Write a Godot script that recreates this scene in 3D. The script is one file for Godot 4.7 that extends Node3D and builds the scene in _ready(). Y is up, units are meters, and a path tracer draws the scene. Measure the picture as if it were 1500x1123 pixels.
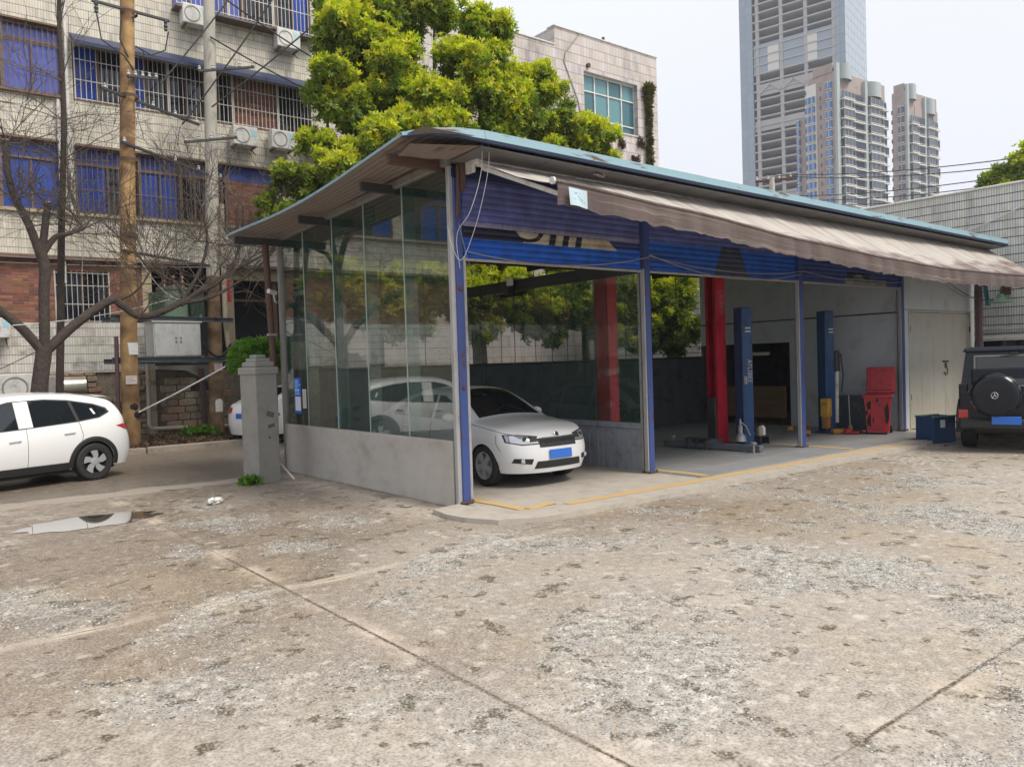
extends Node3D

var M := {}
var T := {}
var rng := RandomNumberGenerator.new()

func _ready():
	rng.seed = 4711
	# ---- camera, sky, sun, exposure ----
	var cam = Camera3D.new()
	cam.name = "camera"
	cam.position = Vector3(-5.9703, 1.95, 8.8224)
	cam.basis = Basis(Vector3.UP, -0.6693) * Basis(Vector3.RIGHT, -0.0273) * Basis(Vector3.BACK, -0.0318)
	cam.fov = 51.56
	cam.near = 0.05
	cam.far = 1500.0
	add_child(cam)
	cam.current = true
	var env = Environment.new()
	env.background_mode = Environment.BG_SKY
	var sm = ProceduralSkyMaterial.new()
	sm.sky_top_color = Color(0.86, 0.873, 0.90)
	sm.sky_horizon_color = Color(0.80, 0.808, 0.83)
	sm.sky_curve = 0.12
	sm.ground_bottom_color = Color(0.45, 0.43, 0.4)
	sm.ground_horizon_color = Color(0.8, 0.8, 0.8)
	sm.ground_curve = 0.05
	sm.sun_angle_max = 0.1
	var sky = Sky.new()
	sky.sky_material = sm
	env.sky = sky
	env.tonemap_mode = Environment.TONE_MAPPER_LINEAR
	env.tonemap_exposure = 1.46
	env.fog_enabled = true
	env.fog_density = 0.0005
	env.fog_light_color = Color(0.93, 0.95, 1.0)
	env.sdfgi_enabled = true
	env.ssao_enabled = true
	env.ssil_enabled = true
	var we = WorldEnvironment.new()
	we.name = "world_environment"
	we.environment = env
	add_child(we)
	var sun = DirectionalLight3D.new()
	sun.name = "sun"
	sun.light_energy = 0.85
	sun.light_angular_distance = 24.0
	sun.light_color = Color(1.0, 0.97, 0.92)
	sun.shadow_enabled = true
	add_child(sun)
	sun.look_at_from_position(Vector3(2.5, 9.0, 6.0), Vector3.ZERO)
	make_textures()
	make_materials()
	# ---- setting and large structure ----
	ground()
	workshop()
	awning()
	office_building()
	tiled_block()
	right_building()
	towers()
	# ---- objects ----
	pillar()
	poles()
	lifts()
	shop_things()
	vehicles()
	trees()
	wires()
	small_things()

# =============================== helpers ===============================
class MB:
	var v := PackedVector3Array()
	var n := PackedVector3Array()
	var uv := PackedVector2Array()
	var ix := PackedInt32Array()
	func pt(p: Vector3, nn: Vector3, t: Vector2) -> int:
		v.append(p); n.append(nn); uv.append(t)
		return v.size() - 1
	static func planar(p: Vector3, nn: Vector3) -> Vector2:
		var a = nn.abs()
		if a.y >= a.x and a.y >= a.z: return Vector2(p.x, p.z)
		if a.x >= a.z: return Vector2(p.z, -p.y)
		return Vector2(p.x, -p.y)
	func face(pts: Array) -> MB:   # counter-clockwise seen from outside
		var nn = Vector3.ZERO
		for i in range(1, pts.size() - 1):
			nn += (pts[i] - pts[0]).cross(pts[i + 1] - pts[0])
		nn = nn.normalized()
		var b = v.size()
		for p in pts: pt(p, nn, planar(p, nn))
		for i in range(1, pts.size() - 1):
			ix.append_array([b, b + i + 1, b + i])
		return self
	func face_uv(pts: Array, uvs: Array) -> MB:
		var b = v.size()
		face(pts)
		for i in pts.size(): uv[b + i] = uvs[i]
		return self
	func box(c: Vector3, s: Vector3, bs := Basis(), bev := 0.0) -> MB:
		var h = s * 0.5
		bev = minf(bev, minf(h.x, minf(h.y, h.z)) * 0.9)
		if bev <= 0.0:
			var p = []
			for i in 8: p.append(c + bs * Vector3(h.x if i & 1 else -h.x, h.y if i & 2 else -h.y, h.z if i & 4 else -h.z))
			for f in [[4, 5, 7, 6], [1, 0, 2, 3], [5, 1, 3, 7], [0, 4, 6, 2], [6, 7, 3, 2], [0, 1, 5, 4]]:
				face([p[f[0]], p[f[1]], p[f[2]], p[f[3]]])
			return self
		var q = []   # q[corner][axis]
		for i in 8:
			var sg = Vector3(1 if i & 1 else -1, 1 if i & 2 else -1, 1 if i & 4 else -1)
			var row = []
			for ax in 3:
				var w = sg * (h - Vector3.ONE * bev)
				w[ax] = sg[ax] * h[ax]
				row.append(c + bs * w)
			q.append(row)
		for f in [[4, 5, 7, 6, 2], [1, 0, 2, 3, 2], [5, 1, 3, 7, 0], [0, 4, 6, 2, 0], [6, 7, 3, 2, 1], [0, 1, 5, 4, 1]]:
			face([q[f[0]][f[4]], q[f[1]][f[4]], q[f[2]][f[4]], q[f[3]][f[4]]])
		for ax in 3:
			var a1 = (ax + 1) % 3
			var a2 = (ax + 2) % 3
			for k in 4:
				var i0 = (1 << a1 if k & 1 else 0) | (1 << a2 if k & 2 else 0)
				var i1 = i0 | (1 << ax)
				out_face([q[i0][a1], q[i1][a1], q[i1][a2], q[i0][a2]], c)
		for i in 8: out_face([q[i][0], q[i][1], q[i][2]], c)
		return self
	func out_face(pts: Array, c: Vector3) -> MB:
		var nn = (pts[1] - pts[0]).cross(pts[2] - pts[0])
		if nn.dot(pts[0] + pts[2] - 2.0 * c) < 0: pts.reverse()
		return face(pts)
	func grid(nu: int, nv: int, f: Callable, flip := false, uvs := Vector2(1, 1)) -> MB:   # smooth surface, f(u,v) in 0..1
		var b = v.size()
		var w = nv + 1
		var P = PackedVector3Array()
		for i in nu + 1:
			for j in w: P.append(f.call(float(i) / nu, float(j) / nv))
		for i in nu + 1:
			for j in w:
				var du = P[mini(i + 1, nu) * w + j] - P[maxi(i - 1, 0) * w + j]
				var dv = P[i * w + mini(j + 1, nv)] - P[i * w + maxi(j - 1, 0)]
				var nn = du.cross(dv).normalized() * (-1.0 if flip else 1.0)
				pt(P[i * w + j], nn, Vector2(float(i) / nu * uvs.x, float(j) / nv * uvs.y))
		for i in nu:
			for j in nv:
				var a = b + i * w + j
				if flip: ix.append_array([a, a + w, a + w + 1, a, a + w + 1, a + 1])
				else: ix.append_array([a, a + w + 1, a + w, a, a + 1, a + w + 1])
		return self
	func tube(pts: Array, rad, sides := 8, caps := true) -> MB:
		var up = Vector3.UP
		var rings = []
		var N = pts.size()
		var run = 0.0
		var side = Vector3.ZERO
		for i in N:
			var d = (pts[mini(i + 1, N - 1)] - pts[maxi(i - 1, 0)]).normalized()
			if i == 0:
				side = d.cross(up if absf(d.y) < 0.9 else Vector3.RIGHT).normalized()
			else:
				side = (side - d * side.dot(d)).normalized()
				run += pts[i].distance_to(pts[i - 1])
			var o = d.cross(side)
			var r = rad[i] if rad is Array else rad
			var b = v.size()
			for k in sides + 1:
				var a = TAU * k / sides
				var q = side * cos(a) + o * sin(a)
				pt(pts[i] + q * r, q, Vector2(a * maxf(r, 0.02), run))
			rings.append(b)
			if caps and (i == 0 or i == N - 1):
				var cap = []
				for k in sides: cap.append(v[b + k])
				if i == 0: cap.reverse()
				face(cap)
		for i in N - 1:
			for k in sides:
				var a = rings[i] + k
				var c = rings[i + 1] + k
				ix.append_array([a, c + 1, a + 1, a, c, c + 1])
		return self
	func lathe(prof: Array, seg: int, xf := Transform3D(), smooth := true) -> MB:   # prof: Vector2(radius, height), upwards; turned round local y
		for i in prof.size() - 1:
			var p0 = prof[i]
			var p1 = prof[i + 1]
			var nn = Vector2(p1.y - p0.y, p0.x - p1.x).normalized()
			var b = v.size()
			for k in seg + 1:
				var a = TAU * k / seg
				var cdir = Vector3(cos(a), 0, -sin(a))
				for p in [p0, p1]:
					pt(xf * (cdir * p.x + Vector3.UP * p.y), (xf.basis * (cdir * nn.x + Vector3.UP * nn.y)).normalized(), Vector2(a * 0.3, p.y))
			for k in seg:
				var a2 = b + k * 2
				ix.append_array([a2, a2 + 3, a2 + 2, a2, a2 + 1, a2 + 3])
		return self
	func prism(poly: PackedVector2Array, depth: float, xf := Transform3D()) -> MB:   # poly in local xy, extruded +z
		if Geometry2D.is_polygon_clockwise(poly): poly.reverse()
		var tri = Geometry2D.triangulate_polygon(poly)
		for k in range(0, tri.size(), 3):
			var a = poly[tri[k]]; var b = poly[tri[k + 1]]; var c = poly[tri[k + 2]]
			if (b - a).cross(c - a) < 0:
				var t = b; b = c; c = t
			face([xf * Vector3(a.x, a.y, depth), xf * Vector3(b.x, b.y, depth), xf * Vector3(c.x, c.y, depth)])
			face([xf * Vector3(c.x, c.y, 0), xf * Vector3(b.x, b.y, 0), xf * Vector3(a.x, a.y, 0)])
		for i in poly.size():
			var a = poly[i]; var b = poly[(i + 1) % poly.size()]
			face([xf * Vector3(a.x, a.y, 0), xf * Vector3(b.x, b.y, 0), xf * Vector3(b.x, b.y, depth), xf * Vector3(a.x, a.y, depth)])
		return self
	func patch(poly: PackedVector2Array, f: Callable, cell: float, off := 0.0, flip := false) -> MB:   # a polygon laid on the surface f
		var lo = poly[0]; var hi = poly[0]
		for p in poly:
			lo = lo.min(p); hi = hi.max(p)
		var nx = maxi(1, int(ceil((hi.x - lo.x) / cell))); var ny = maxi(1, int(ceil((hi.y - lo.y) / cell)))
		var cs = Vector2((hi.x - lo.x) / nx, (hi.y - lo.y) / ny)
		for i in nx:
			for j in ny:
				var o = lo + Vector2(i, j) * cs
				var sq = PackedVector2Array([o, o + Vector2(cs.x, 0), o + cs, o + Vector2(0, cs.y)])
				for part in Geometry2D.intersect_polygons(poly, sq):
					var tri = Geometry2D.triangulate_polygon(part)
					var b = v.size()
					for q in part:
						var e = 0.004
						var p0: Vector3 = f.call(q)
						var nn: Vector3 = (f.call(q + Vector2(e, 0)) - f.call(q - Vector2(e, 0))).cross(f.call(q + Vector2(0, e)) - f.call(q - Vector2(0, e))).normalized()
						if flip: nn = -nn
						pt(p0 + nn * off, nn, q)
					for k in range(0, tri.size(), 3):
						var a = tri[k]; var bb = tri[k + 1]; var c = tri[k + 2]
						var g = (v[b + bb] - v[b + a]).cross(v[b + c] - v[b + a])
						if g.dot(n[b + a]) > 0: ix.append_array([b + a, b + c, b + bb])
						else: ix.append_array([b + a, b + bb, b + c])
		return self
	func mesh() -> ArrayMesh:
		var arr = []
		arr.resize(Mesh.ARRAY_MAX)
		arr[Mesh.ARRAY_VERTEX] = v
		arr[Mesh.ARRAY_NORMAL] = n
		arr[Mesh.ARRAY_TEX_UV] = uv
		arr[Mesh.ARRAY_TEX_UV2] = uv
		arr[Mesh.ARRAY_INDEX] = ix
		var m = ArrayMesh.new()
		m.add_surface_from_arrays(Mesh.PRIMITIVE_TRIANGLES, arr)
		return m

func V(x, y, z) -> Vector3: return Vector3(x, y, z)
func R(axis: Vector3, deg: float) -> Basis: return Basis(axis, deg_to_rad(deg))
func poly(a: Array) -> PackedVector2Array:
	var p = PackedVector2Array()
	for i in range(0, a.size(), 2): p.append(Vector2(a[i], a[i + 1]))
	return p

func put(m: Mesh, called: String, mat: Material, parent: Node = self, xf := Transform3D()) -> MeshInstance3D:
	var o = MeshInstance3D.new()
	o.name = called
	o.mesh = m
	o.material_override = null
	if m.get_surface_count() > 0: o.set_surface_override_material(0, mat)
	o.transform = xf
	parent.add_child(o, true)
	return o
func obj(called: String, b: MB, mat: Material, parent: Node = self, xf := Transform3D()) -> MeshInstance3D:
	return put(b.mesh(), called, mat, parent, xf)
func tag(o: Node, label: String, category := "", group := "", kind := ""):
	if label: o.set_meta("label", label)
	if category: o.set_meta("category", category)
	if group: o.set_meta("group", group)
	if kind: o.set_meta("kind", kind)
	return o
func struct(called: String, b: MB, mat: Material, label := "") -> MeshInstance3D:
	return tag(obj(called, b, mat), label, "", "", "structure")
func thing(called: String, label: String, category: String, at := Vector3.ZERO, turn := 0.0, group := "") -> Node3D:
	var o = Node3D.new()
	o.name = called
	o.position = at
	o.rotation.y = turn
	add_child(o, true)
	return tag(o, label, category, group)
func stuff(o: Node): o.set_meta("kind", "stuff"); return o
func copies(called: String, m: Mesh, mat: Material, xfs: Array, cols: Array, parent: Node = self) -> MultiMeshInstance3D:
	var mm = MultiMesh.new()
	mm.transform_format = MultiMesh.TRANSFORM_3D
	mm.use_colors = cols.size() > 0
	mm.mesh = m
	mm.instance_count = xfs.size()
	for i in xfs.size():
		mm.set_instance_transform(i, xfs[i])
		if cols.size() > 0: mm.set_instance_color(i, cols[i])
	var o = MultiMeshInstance3D.new()
	o.name = called
	o.multimesh = mm
	o.material_override = mat
	parent.add_child(o, true)
	return stuff(o)
func rr(a: float, b: float) -> float: return rng.randf_range(a, b)
func sag(a: Vector3, b: Vector3, drop: float, k := 10) -> Array:
	var p = []
	for i in k + 1:
		var t = float(i) / k
		p.append(a.lerp(b, t) - Vector3.UP * drop * 4.0 * t * (1 - t))
	return p

# =============================== textures and materials ===============================
func noise(sd: int, freq: float, oct := 4, type := FastNoiseLite.TYPE_SIMPLEX_SMOOTH) -> FastNoiseLite:
	var f = FastNoiseLite.new()
	f.seed = sd
	f.frequency = freq
	f.noise_type = type
	f.fractal_octaves = oct
	return f
func nbytes(f: FastNoiseLite, w: int, h: int, seamless := false) -> PackedByteArray:
	var im = f.get_seamless_image(w, h) if seamless else f.get_image(w, h)
	im.convert(Image.FORMAT_L8)
	return im.get_data()
func tex(w: int, h: int, fmt: int, d: PackedByteArray) -> ImageTexture:
	return ImageTexture.create_from_image(Image.create_from_data(w, h, false, fmt, d))
func imgtex(im: Image) -> ImageTexture: return ImageTexture.create_from_image(im)

const GN := 2048
const GX := -9.5
const GZ := -13.0
const GS := 22.0
var patch_noise: FastNoiseLite
func make_textures():
	# tiled grime: colour with alpha = how much
	var N = 512
	var a = nbytes(noise(3, 0.008, 5), N, N, true)
	var b = nbytes(noise(9, 0.03, 4), N, N, true)
	for key in [["grime", Color(0.24, 0.21, 0.17), 90, 215, 0.5], ["soft", Color(0.36, 0.33, 0.29), 60, 235, 0.42], ["rust", Color(0.33, 0.16, 0.08), 140, 200, 0.9], ["dust", Color(0.6, 0.57, 0.52), 110, 210, 0.5], ["soot", Color(0.12, 0.115, 0.11), 95, 210, 0.6]]:
		var d = PackedByteArray()
		d.resize(N * N * 4)
		var c: Color = key[1]
		for i in N * N:
			var t = clampf((a[i] * 0.6 + b[i] * 0.4 - key[2]) / float(key[3] - key[2]), 0, 1)
			var s = 0.8 + b[i] / 255.0 * 0.4
			d[i * 4] = mini(255, int(c.r * 255 * s)); d[i * 4 + 1] = mini(255, int(c.g * 255 * s)); d[i * 4 + 2] = mini(255, int(c.b * 255 * s)); d[i * 4 + 3] = int(t * t * 255 * key[4])
		T[key[0]] = tex(N, N, Image.FORMAT_RGBA8, d)
	# fine grain in grey for relief and speckle
	var g = nbytes(noise(21, 0.09, 4), N, N, true)
	T.grain = tex(N, N, Image.FORMAT_L8, g)
	var g2 = nbytes(noise(22, 0.02, 5), N, N, true)
	T.lumps = tex(N, N, Image.FORMAT_L8, g2)
	# speckled detail for the ground
	var d2 = PackedByteArray()
	d2.resize(N * N * 4)
	var w1 = nbytes(noise(23, 0.12, 2, FastNoiseLite.TYPE_CELLULAR), N, N, true)
	for i in N * N:
		var q = g[i] - 128
		var lightp = w1[i] < 70
		var v = 205 if lightp else (60 if q < 0 else 190)
		d2[i * 4] = v; d2[i * 4 + 1] = int(v * 0.96); d2[i * 4 + 2] = int(v * 0.9)
		d2[i * 4 + 3] = mini(115, absi(q) * 5 / 4 + (45 if lightp else 0))
	T.speck = tex(N, N, Image.FORMAT_RGBA8, d2)
	tile_tex("tile", 16, 4, 512, 512, Color(0.87, 0.86, 0.83), Color(0.56, 0.55, 0.53), 3.0, 7)
	tile_tex("bigtile", 8, 4, 512, 512, Color(0.80, 0.77, 0.76), Color(0.56, 0.53, 0.52), 2.6, 8)
	tile_tex("whitetile", 16, 4, 512, 512, Color(0.86, 0.87, 0.86), Color(0.3, 0.3, 0.3), 3.8, 11)
	brick_tex()
	ground_tex()
	shutter_tex()
	awning_tex()
	pole_tex()
	print_tex()

func tile_tex(key: String, nx: int, ny: int, w: int, h: int, face: Color, joint: Color, jw: float, sd: int):
	rng.seed = sd
	var im = Image.create(w, h, false, Image.FORMAT_RGB8)
	im.fill(joint)
	var hm = Image.create(w, h, false, Image.FORMAT_L8)
	hm.fill(Color(0.2, 0.2, 0.2))
	for i in nx:
		for j in ny:
			var s = rr(0.96, 1.03)
			if rng.randf() < 0.04: s *= 0.92
			var c = Color(face.r * s, face.g * s * rr(0.985, 1.01), face.b * s * rr(0.96, 1.02))
			var r = Rect2i(int(i * w / float(nx) + jw), int(j * h / float(ny) + jw * 3.0), int(w / float(nx) - jw), int(h / float(ny) - jw * 3.4))
			im.fill_rect(r, c)
			hm.fill_rect(r, Color(1, 1, 1) * rr(0.85, 1.0))
	T[key] = imgtex(im)
	T[key + "_h"] = imgtex(hm)
func brick_tex():
	rng.seed = 5
	var w = 512; var h = 512
	var im = Image.create(w, h, false, Image.FORMAT_RGB8)
	im.fill(Color(0.5, 0.42, 0.36))
	var hm = Image.create(w, h, false, Image.FORMAT_L8)
	hm.fill(Color(0.1, 0.1, 0.1))
	for j in 16:
		for i in 5:
			var s = rr(0.75, 1.15)
			var c = Color(0.58 * s, 0.38 * s * rr(0.9, 1.15), 0.31 * s * rr(0.9, 1.2))
			var x = int((i + (0.5 if j % 2 else 0.0)) * w / 4.0) - 64
			var r = Rect2i(x + 2, j * 32 + 3, w / 4 - 4, 27)
			im.fill_rect(r, c)
			hm.fill_rect(r, Color(1, 1, 1) * rr(0.6, 1.0))
	T.brick = imgtex(im)
	T.brick_h = imgtex(hm)

func ground_tex():
	var n = GN
	patch_noise = noise(31, 0.55, 4)
	var mpp = GS / n
	var big = noise(32, 0.16 * mpp, 5); var mid = noise(33, 1.1 * mpp, 5); var fine = noise(34, 9.0 * mpp, 4)
	var pat = noise(31, 0.55 * mpp, 4); var moss = noise(36, 2.7 * mpp, 5); var scr = noise(37, 3.5 * mpp, 4)
	pat.offset = Vector3(GX / mpp, GZ / mpp, 0)
	var B = nbytes(big, n, n); var Mi = nbytes(mid, n, n); var F = nbytes(fine, n, n); var Pa = nbytes(pat, n, n); var Mo = nbytes(moss, n, n); var Sc = nbytes(scr, n, n)
	var d = PackedByteArray(); d.resize(n * n * 3)
	var hh = PackedByteArray(); hh.resize(n * n)
	var ro = PackedByteArray(); ro.resize(n * n)
	# per-row and per-column joint masks
	var jx = [-3.25, 2.4, 8.1]   # joints that run along z
	var jz = [2.05, 6.8]         # joints that run along x
	var colj = PackedFloat32Array(); colj.resize(n); var rowj = PackedFloat32Array(); rowj.resize(n)
	for i in n:
		var wx = GX + (i + 0.5) * mpp; var wz = GZ + (i + 0.5) * mpp
		var m = 9.0
		for q in [-3.25]: m = minf(m, absf(wx - q))
		colj[i] = m
		m = 9.0
		for q in jz: m = minf(m, absf(wz - q))
		rowj[i] = m
	for y in n:
		var wz = GZ + (y + 0.5) * mpp
		var alley = clampf((-5.0 - wz) * 1.2, 0, 1)
		var near = clampf((wz - 3.0) / 5.0, 0, 1)
		for x in n:
			var i = y * n + x
			var wx = GX + (x + 0.5) * mpp
			var f = (F[i] - 128) / 128.0
			var mi = (Mi[i] - 128) / 128.0
			var bg = (B[i] - 128) / 128.0
			var pa = (Pa[i] - 140) / 70.0 + near * 0.25 + mi * 0.6
			var wet = clampf(0.55 - wx * 0.045 + bg * 0.9 + mi * 0.35 - (wz - 1.5) * 0.16, 0, 1)
			wet = maxf(wet, alley * 0.95)
			if wx < -2.0 and wx > -5.6 and wz < -1.4 and wz > -4.4: wet = maxf(wet, clampf((1.35 - Vector2((wx + 3.9) / 1.25, (wz + 2.92) / 0.85).length()) * 2.5 + mi * 0.3, 0, 1))
			# base: dry pale concrete to damp brown
			var fs = f * (13.0 + near * 9.0)
			var r = lerpf(161, 128, wet) + mi * 15 + fs
			var g = lerpf(153, 114, wet) + mi * 14 + fs
			var b = lerpf(143, 100, wet) + mi * 12 + fs
			var t = clampf(pa, 0, 1) * (1.0 - alley)
			if t > 0.0:   # worn through to the grey aggregate
				var s = f * 42
				r = lerpf(r, 172 + s, t * 0.55); g = lerpf(g, 169 + s, t * 0.55); b = lerpf(b, 162 + s, t * 0.55)
			var fl = F[i]
			if fl > 176 and alley < 0.5:   # pale chips
				var k = (0.25 + t * 0.5) * clampf((fl - 176) / 20.0, 0, 1)
				r = lerpf(r, 214, k); g = lerpf(g, 210, k); b = lerpf(b, 204, k)
			elif fl < 78 and (t > 0.15 or Mo[i] > 150):   # dark pits
				var k2 = 0.55 * clampf((78 - fl) / 18.0, 0, 1)
				r = lerpf(r, 84, k2); g = lerpf(g, 74, k2); b = lerpf(b, 60, k2)
			var wl = clampf(1.0 - absf(wx + 0.35) / (0.55 + mi * 0.5), 0, 1) * clampf(wz + 6.0, 0, 1) * clampf(0.9 - wz, 0, 1)   # cement spilt along the wall foot
			r = lerpf(r, 204, wl * 0.75); g = lerpf(g, 190, wl * 0.75); b = lerpf(b, 172, wl * 0.75)
			var st = clampf((bg - 0.25) * 2.0 + mi * 0.6, 0, 1) * 0.2 * (1 - alley)   # yellowish silt
			r = lerpf(r, 198, st); g = lerpf(g, 176, st); b = lerpf(b, 136, st)
			var pale = clampf((Sc[i] - 178) / 22.0, 0, 1) * clampf(-mi * 2.0 + 0.3, 0, 1) * 0.55
			r = lerpf(r, 214, pale); g = lerpf(g, 205, pale); b = lerpf(b, 194, pale)
			var mo = clampf((Mo[i] - 183 + mi * 10 + (14 if t > 0.3 else 0)) / 7.0, 0, 1) * clampf((F[i] - 84) / 40.0, 0, 1) * (1 - alley * 0.6)   # dirt in hollows
			r = lerpf(r, 78, mo * 0.9); g = lerpf(g, 68, mo * 0.9); b = lerpf(b, 50, mo * 0.9)
			var dk = 1.0 - 0.2 * alley
			r *= dk; g *= dk; b *= dk
			var h = 150 + mi * 20 + f * (18 + t * 40) - mo * 50
			# joints
			var jd = colj[x] + absf(f) * 0.012 + mi * 0.006
			var isj = 0.0
			if wz > -4.5:
				isj = clampf((0.021 - jd) / 0.012, 0, 1) * (0.3 if wz < 0.5 else clampf(0.95 + mi, 0.6, 1.0))
				var rim = clampf((0.16 - jd) / 0.12, 0, 1) * clampf(0.5 + mi * 1.2, 0, 1) * 0.85
				r = lerpf(r, 206, rim); g = lerpf(g, 190, rim); b = lerpf(b, 174, rim)
			var jd2 = rowj[y] + absf(f) * 0.012 - mi * 0.01
			if wz > 4.0 or wx < 0.2:
				var thin = 0.017 if wz > 4.0 else 0.012
				isj = maxf(isj, clampf((thin - jd2) / 0.012, 0, 1) * (1.0 if wz > 4.0 else clampf(0.3 + mi, 0.0, 1.0)))
				var rim2 = clampf((0.13 - jd2) / 0.1, 0, 1) * clampf((0.15 if wz > 4.0 else 0.6) + mi * 0.9, 0, 1) * 0.85
				r = lerpf(r, 208, rim2); g = lerpf(g, 196, rim2); b = lerpf(b, 180, rim2)
			r = lerpf(r, 72, isj); g = lerpf(g, 62, isj); b = lerpf(b, 50, isj)
			h -= isj * 90
			d[i * 3] = clampi(int(r), 0, 255); d[i * 3 + 1] = clampi(int(g), 0, 255); d[i * 3 + 2] = clampi(int(b), 0, 255)
			hh[i] = clampi(int(h), 0, 255)
			ro[i] = clampi(int(235 - wet * 125 - alley * 10 - mo * 30 + f * 20), 0, 255)
	T.ground = tex(n, n, Image.FORMAT_RGB8, d)
	T.ground_h = tex(n, n, Image.FORMAT_L8, hh)
	T.ground_r = tex(n, n, Image.FORMAT_L8, ro)

func shutter_tex():   # print across the first shutter: u 0..1 over 3.68 m, v 0..1 from top over 1.06 m
	var w = 1024; var h = 300
	var im = Image.create(w, h, false, Image.FORMAT_RGB8)
	var nz = nbytes(noise(51, 0.01, 4), w, h); var n2 = nbytes(noise(52, 0.05, 3), w, h)
	for y in h:
		for x in w:
			var u = x / float(w); var v = y / float(h)
			var c = Color(0.02, 0.36, 0.80)
			var s = (nz[y * w + x] - 128) / 128.0
			if v < 0.70:
				c = Color(0.34, 0.38, 0.64)            # faded dark upper field
				if v > 0.52:
					c = Color(0.50, 0.50, 0.63)
				if v > 0.60: c = Color(0.13, 0.19, 0.42)
			if v > 0.585 and v < 0.74:
				var inside = u > 0.235 and u < 0.80 - (0.735 - v) * 0.42 + 0.05 and v > 0.59
				if inside and v < 0.735: c = Color(0.72, 0.68, 0.60)
				# lower halves of dark letters
				var e = Vector2((u - 0.325) / 0.085, (v - 0.57) / 0.155).length()
				if e > 0.72 and e < 1.0 and v < 0.735 and u > 0.235: c = Color(0.05, 0.08, 0.17)
				if e >= 1.0 and u < 0.30 and v < 0.735: c = Color(0.05, 0.08, 0.20)
				for q in [0.455, 0.53, 0.605]:
					if absf(u - q - (0.735 - v) * 0.08) < 0.017: c = Color(0.05, 0.08, 0.17)
			c = c * (1.0 + s * 0.16)
			var dirt = clampf((n2[y * w + x] - 140) / 110.0, 0, 0.35)
			c = c.lerp(Color(0.36, 0.34, 0.36), dirt * (1.0 if v < 0.6 else 0.35))
			im.set_pixel(x, y, Color(c.r, c.g, c.b))
	T.shutter_a = imgtex(im)
	im = Image.create(w, h, false, Image.FORMAT_RGB8)
	for y in h:
		for x in w:
			var u = x / float(w); var v = y / float(h)
			var s = (nz[y * w + x] - 128) / 128.0
			var c = Color(0.03, 0.34, 0.76)
			if v < 0.55: c = Color(0.34, 0.39, 0.66)
			if v > 0.5 and absf(u - 0.52) < 0.06 + (v - 0.5) * 0.12: c = Color(0.20, 0.24, 0.34)
			c = c * (1.0 + s * 0.16)
			c = c.lerp(Color(0.36, 0.34, 0.36), clampf((n2[y * w + x] - 140) / 110.0, 0, 0.3))
			im.set_pixel(x, y, c)
	T.shutter_b = imgtex(im)
	im = Image.create(w, h, false, Image.FORMAT_RGB8)
	for y in h:
		for x in w:
			var u = x / float(w); var v = y / float(h)
			var s = (nz[y * w + x] - 128) / 128.0
			var c = Color(0.2, 0.28, 0.55)
			if u > 0.42 and u < 0.86:
				if v > 0.93: c = Color(0.62, 0.60, 0.57)
				elif v > 0.90: c = Color(0.30, 0.30, 0.28)
				elif v > 0.87: c = Color(0.62, 0.60, 0.57)
				elif v > 0.78 and absf(u - 0.56) < 0.06 - (0.87 - v) * 0.4: c = Color(0.45, 0.46, 0.40)
				elif v > 0.74 and absf(u - 0.56) < 0.12: c = Color(0.08, 0.09, 0.14)
			im.set_pixel(x, y, c * (1.0 + s * 0.15))
	T.shutter_c = imgtex(im)

func awning_tex():   # v 0 at the wall, 1 at the front bar
	var w = 1024; var h = 256
	var f = noise(61, 0.012, 5)
	var st = nbytes(noise(62, 0.05, 3), w, 16); var bl = nbytes(f, w, h)
	var im = Image.create(w, h, false, Image.FORMAT_RGB8)
	for y in h:
		var v = y / float(h)
		for x in w:
			var k = bl[y * w + x] / 255.0
			var s = st[5 * w + x] / 255.0
			var t = clampf((v - 0.62 + (k - 0.5) * 0.7 + (s - 0.5) * 0.5) * 2.2 + maxf(0, x / float(w) - 0.75) * 2.4, 0, 1)
			var c = Color(0.69, 0.665, 0.64).lerp(Color(0.39, 0.32, 0.31), t)
			c = c * (0.86 + s * 0.26)
			im.set_pixel(x, y, c)
	T.awning = imgtex(im)

func pole_tex():
	var w = 128; var h = 512
	var a = nbytes(noise(71, 0.02, 4), w, h); var b = nbytes(noise(72, 0.006, 4), w, h)
	for key in [["pole_a", Color(0.63, 0.51, 0.35), Color(0.47, 0.36, 0.25)], ["pole_b", Color(0.56, 0.46, 0.36), Color(0.42, 0.34, 0.27)]]:
		var im = Image.create(w, h, false, Image.FORMAT_RGB8)
		for y in h:
			for x in w:
				var t = clampf((b[y * w + x] - 110) / 90.0, 0, 1)
				var c: Color = key[1].lerp(key[2], t) * (0.82 + a[y * w + x] / 255.0 * 0.36)
				im.set_pixel(x, y, c)
		T[key[0]] = imgtex(im)

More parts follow.
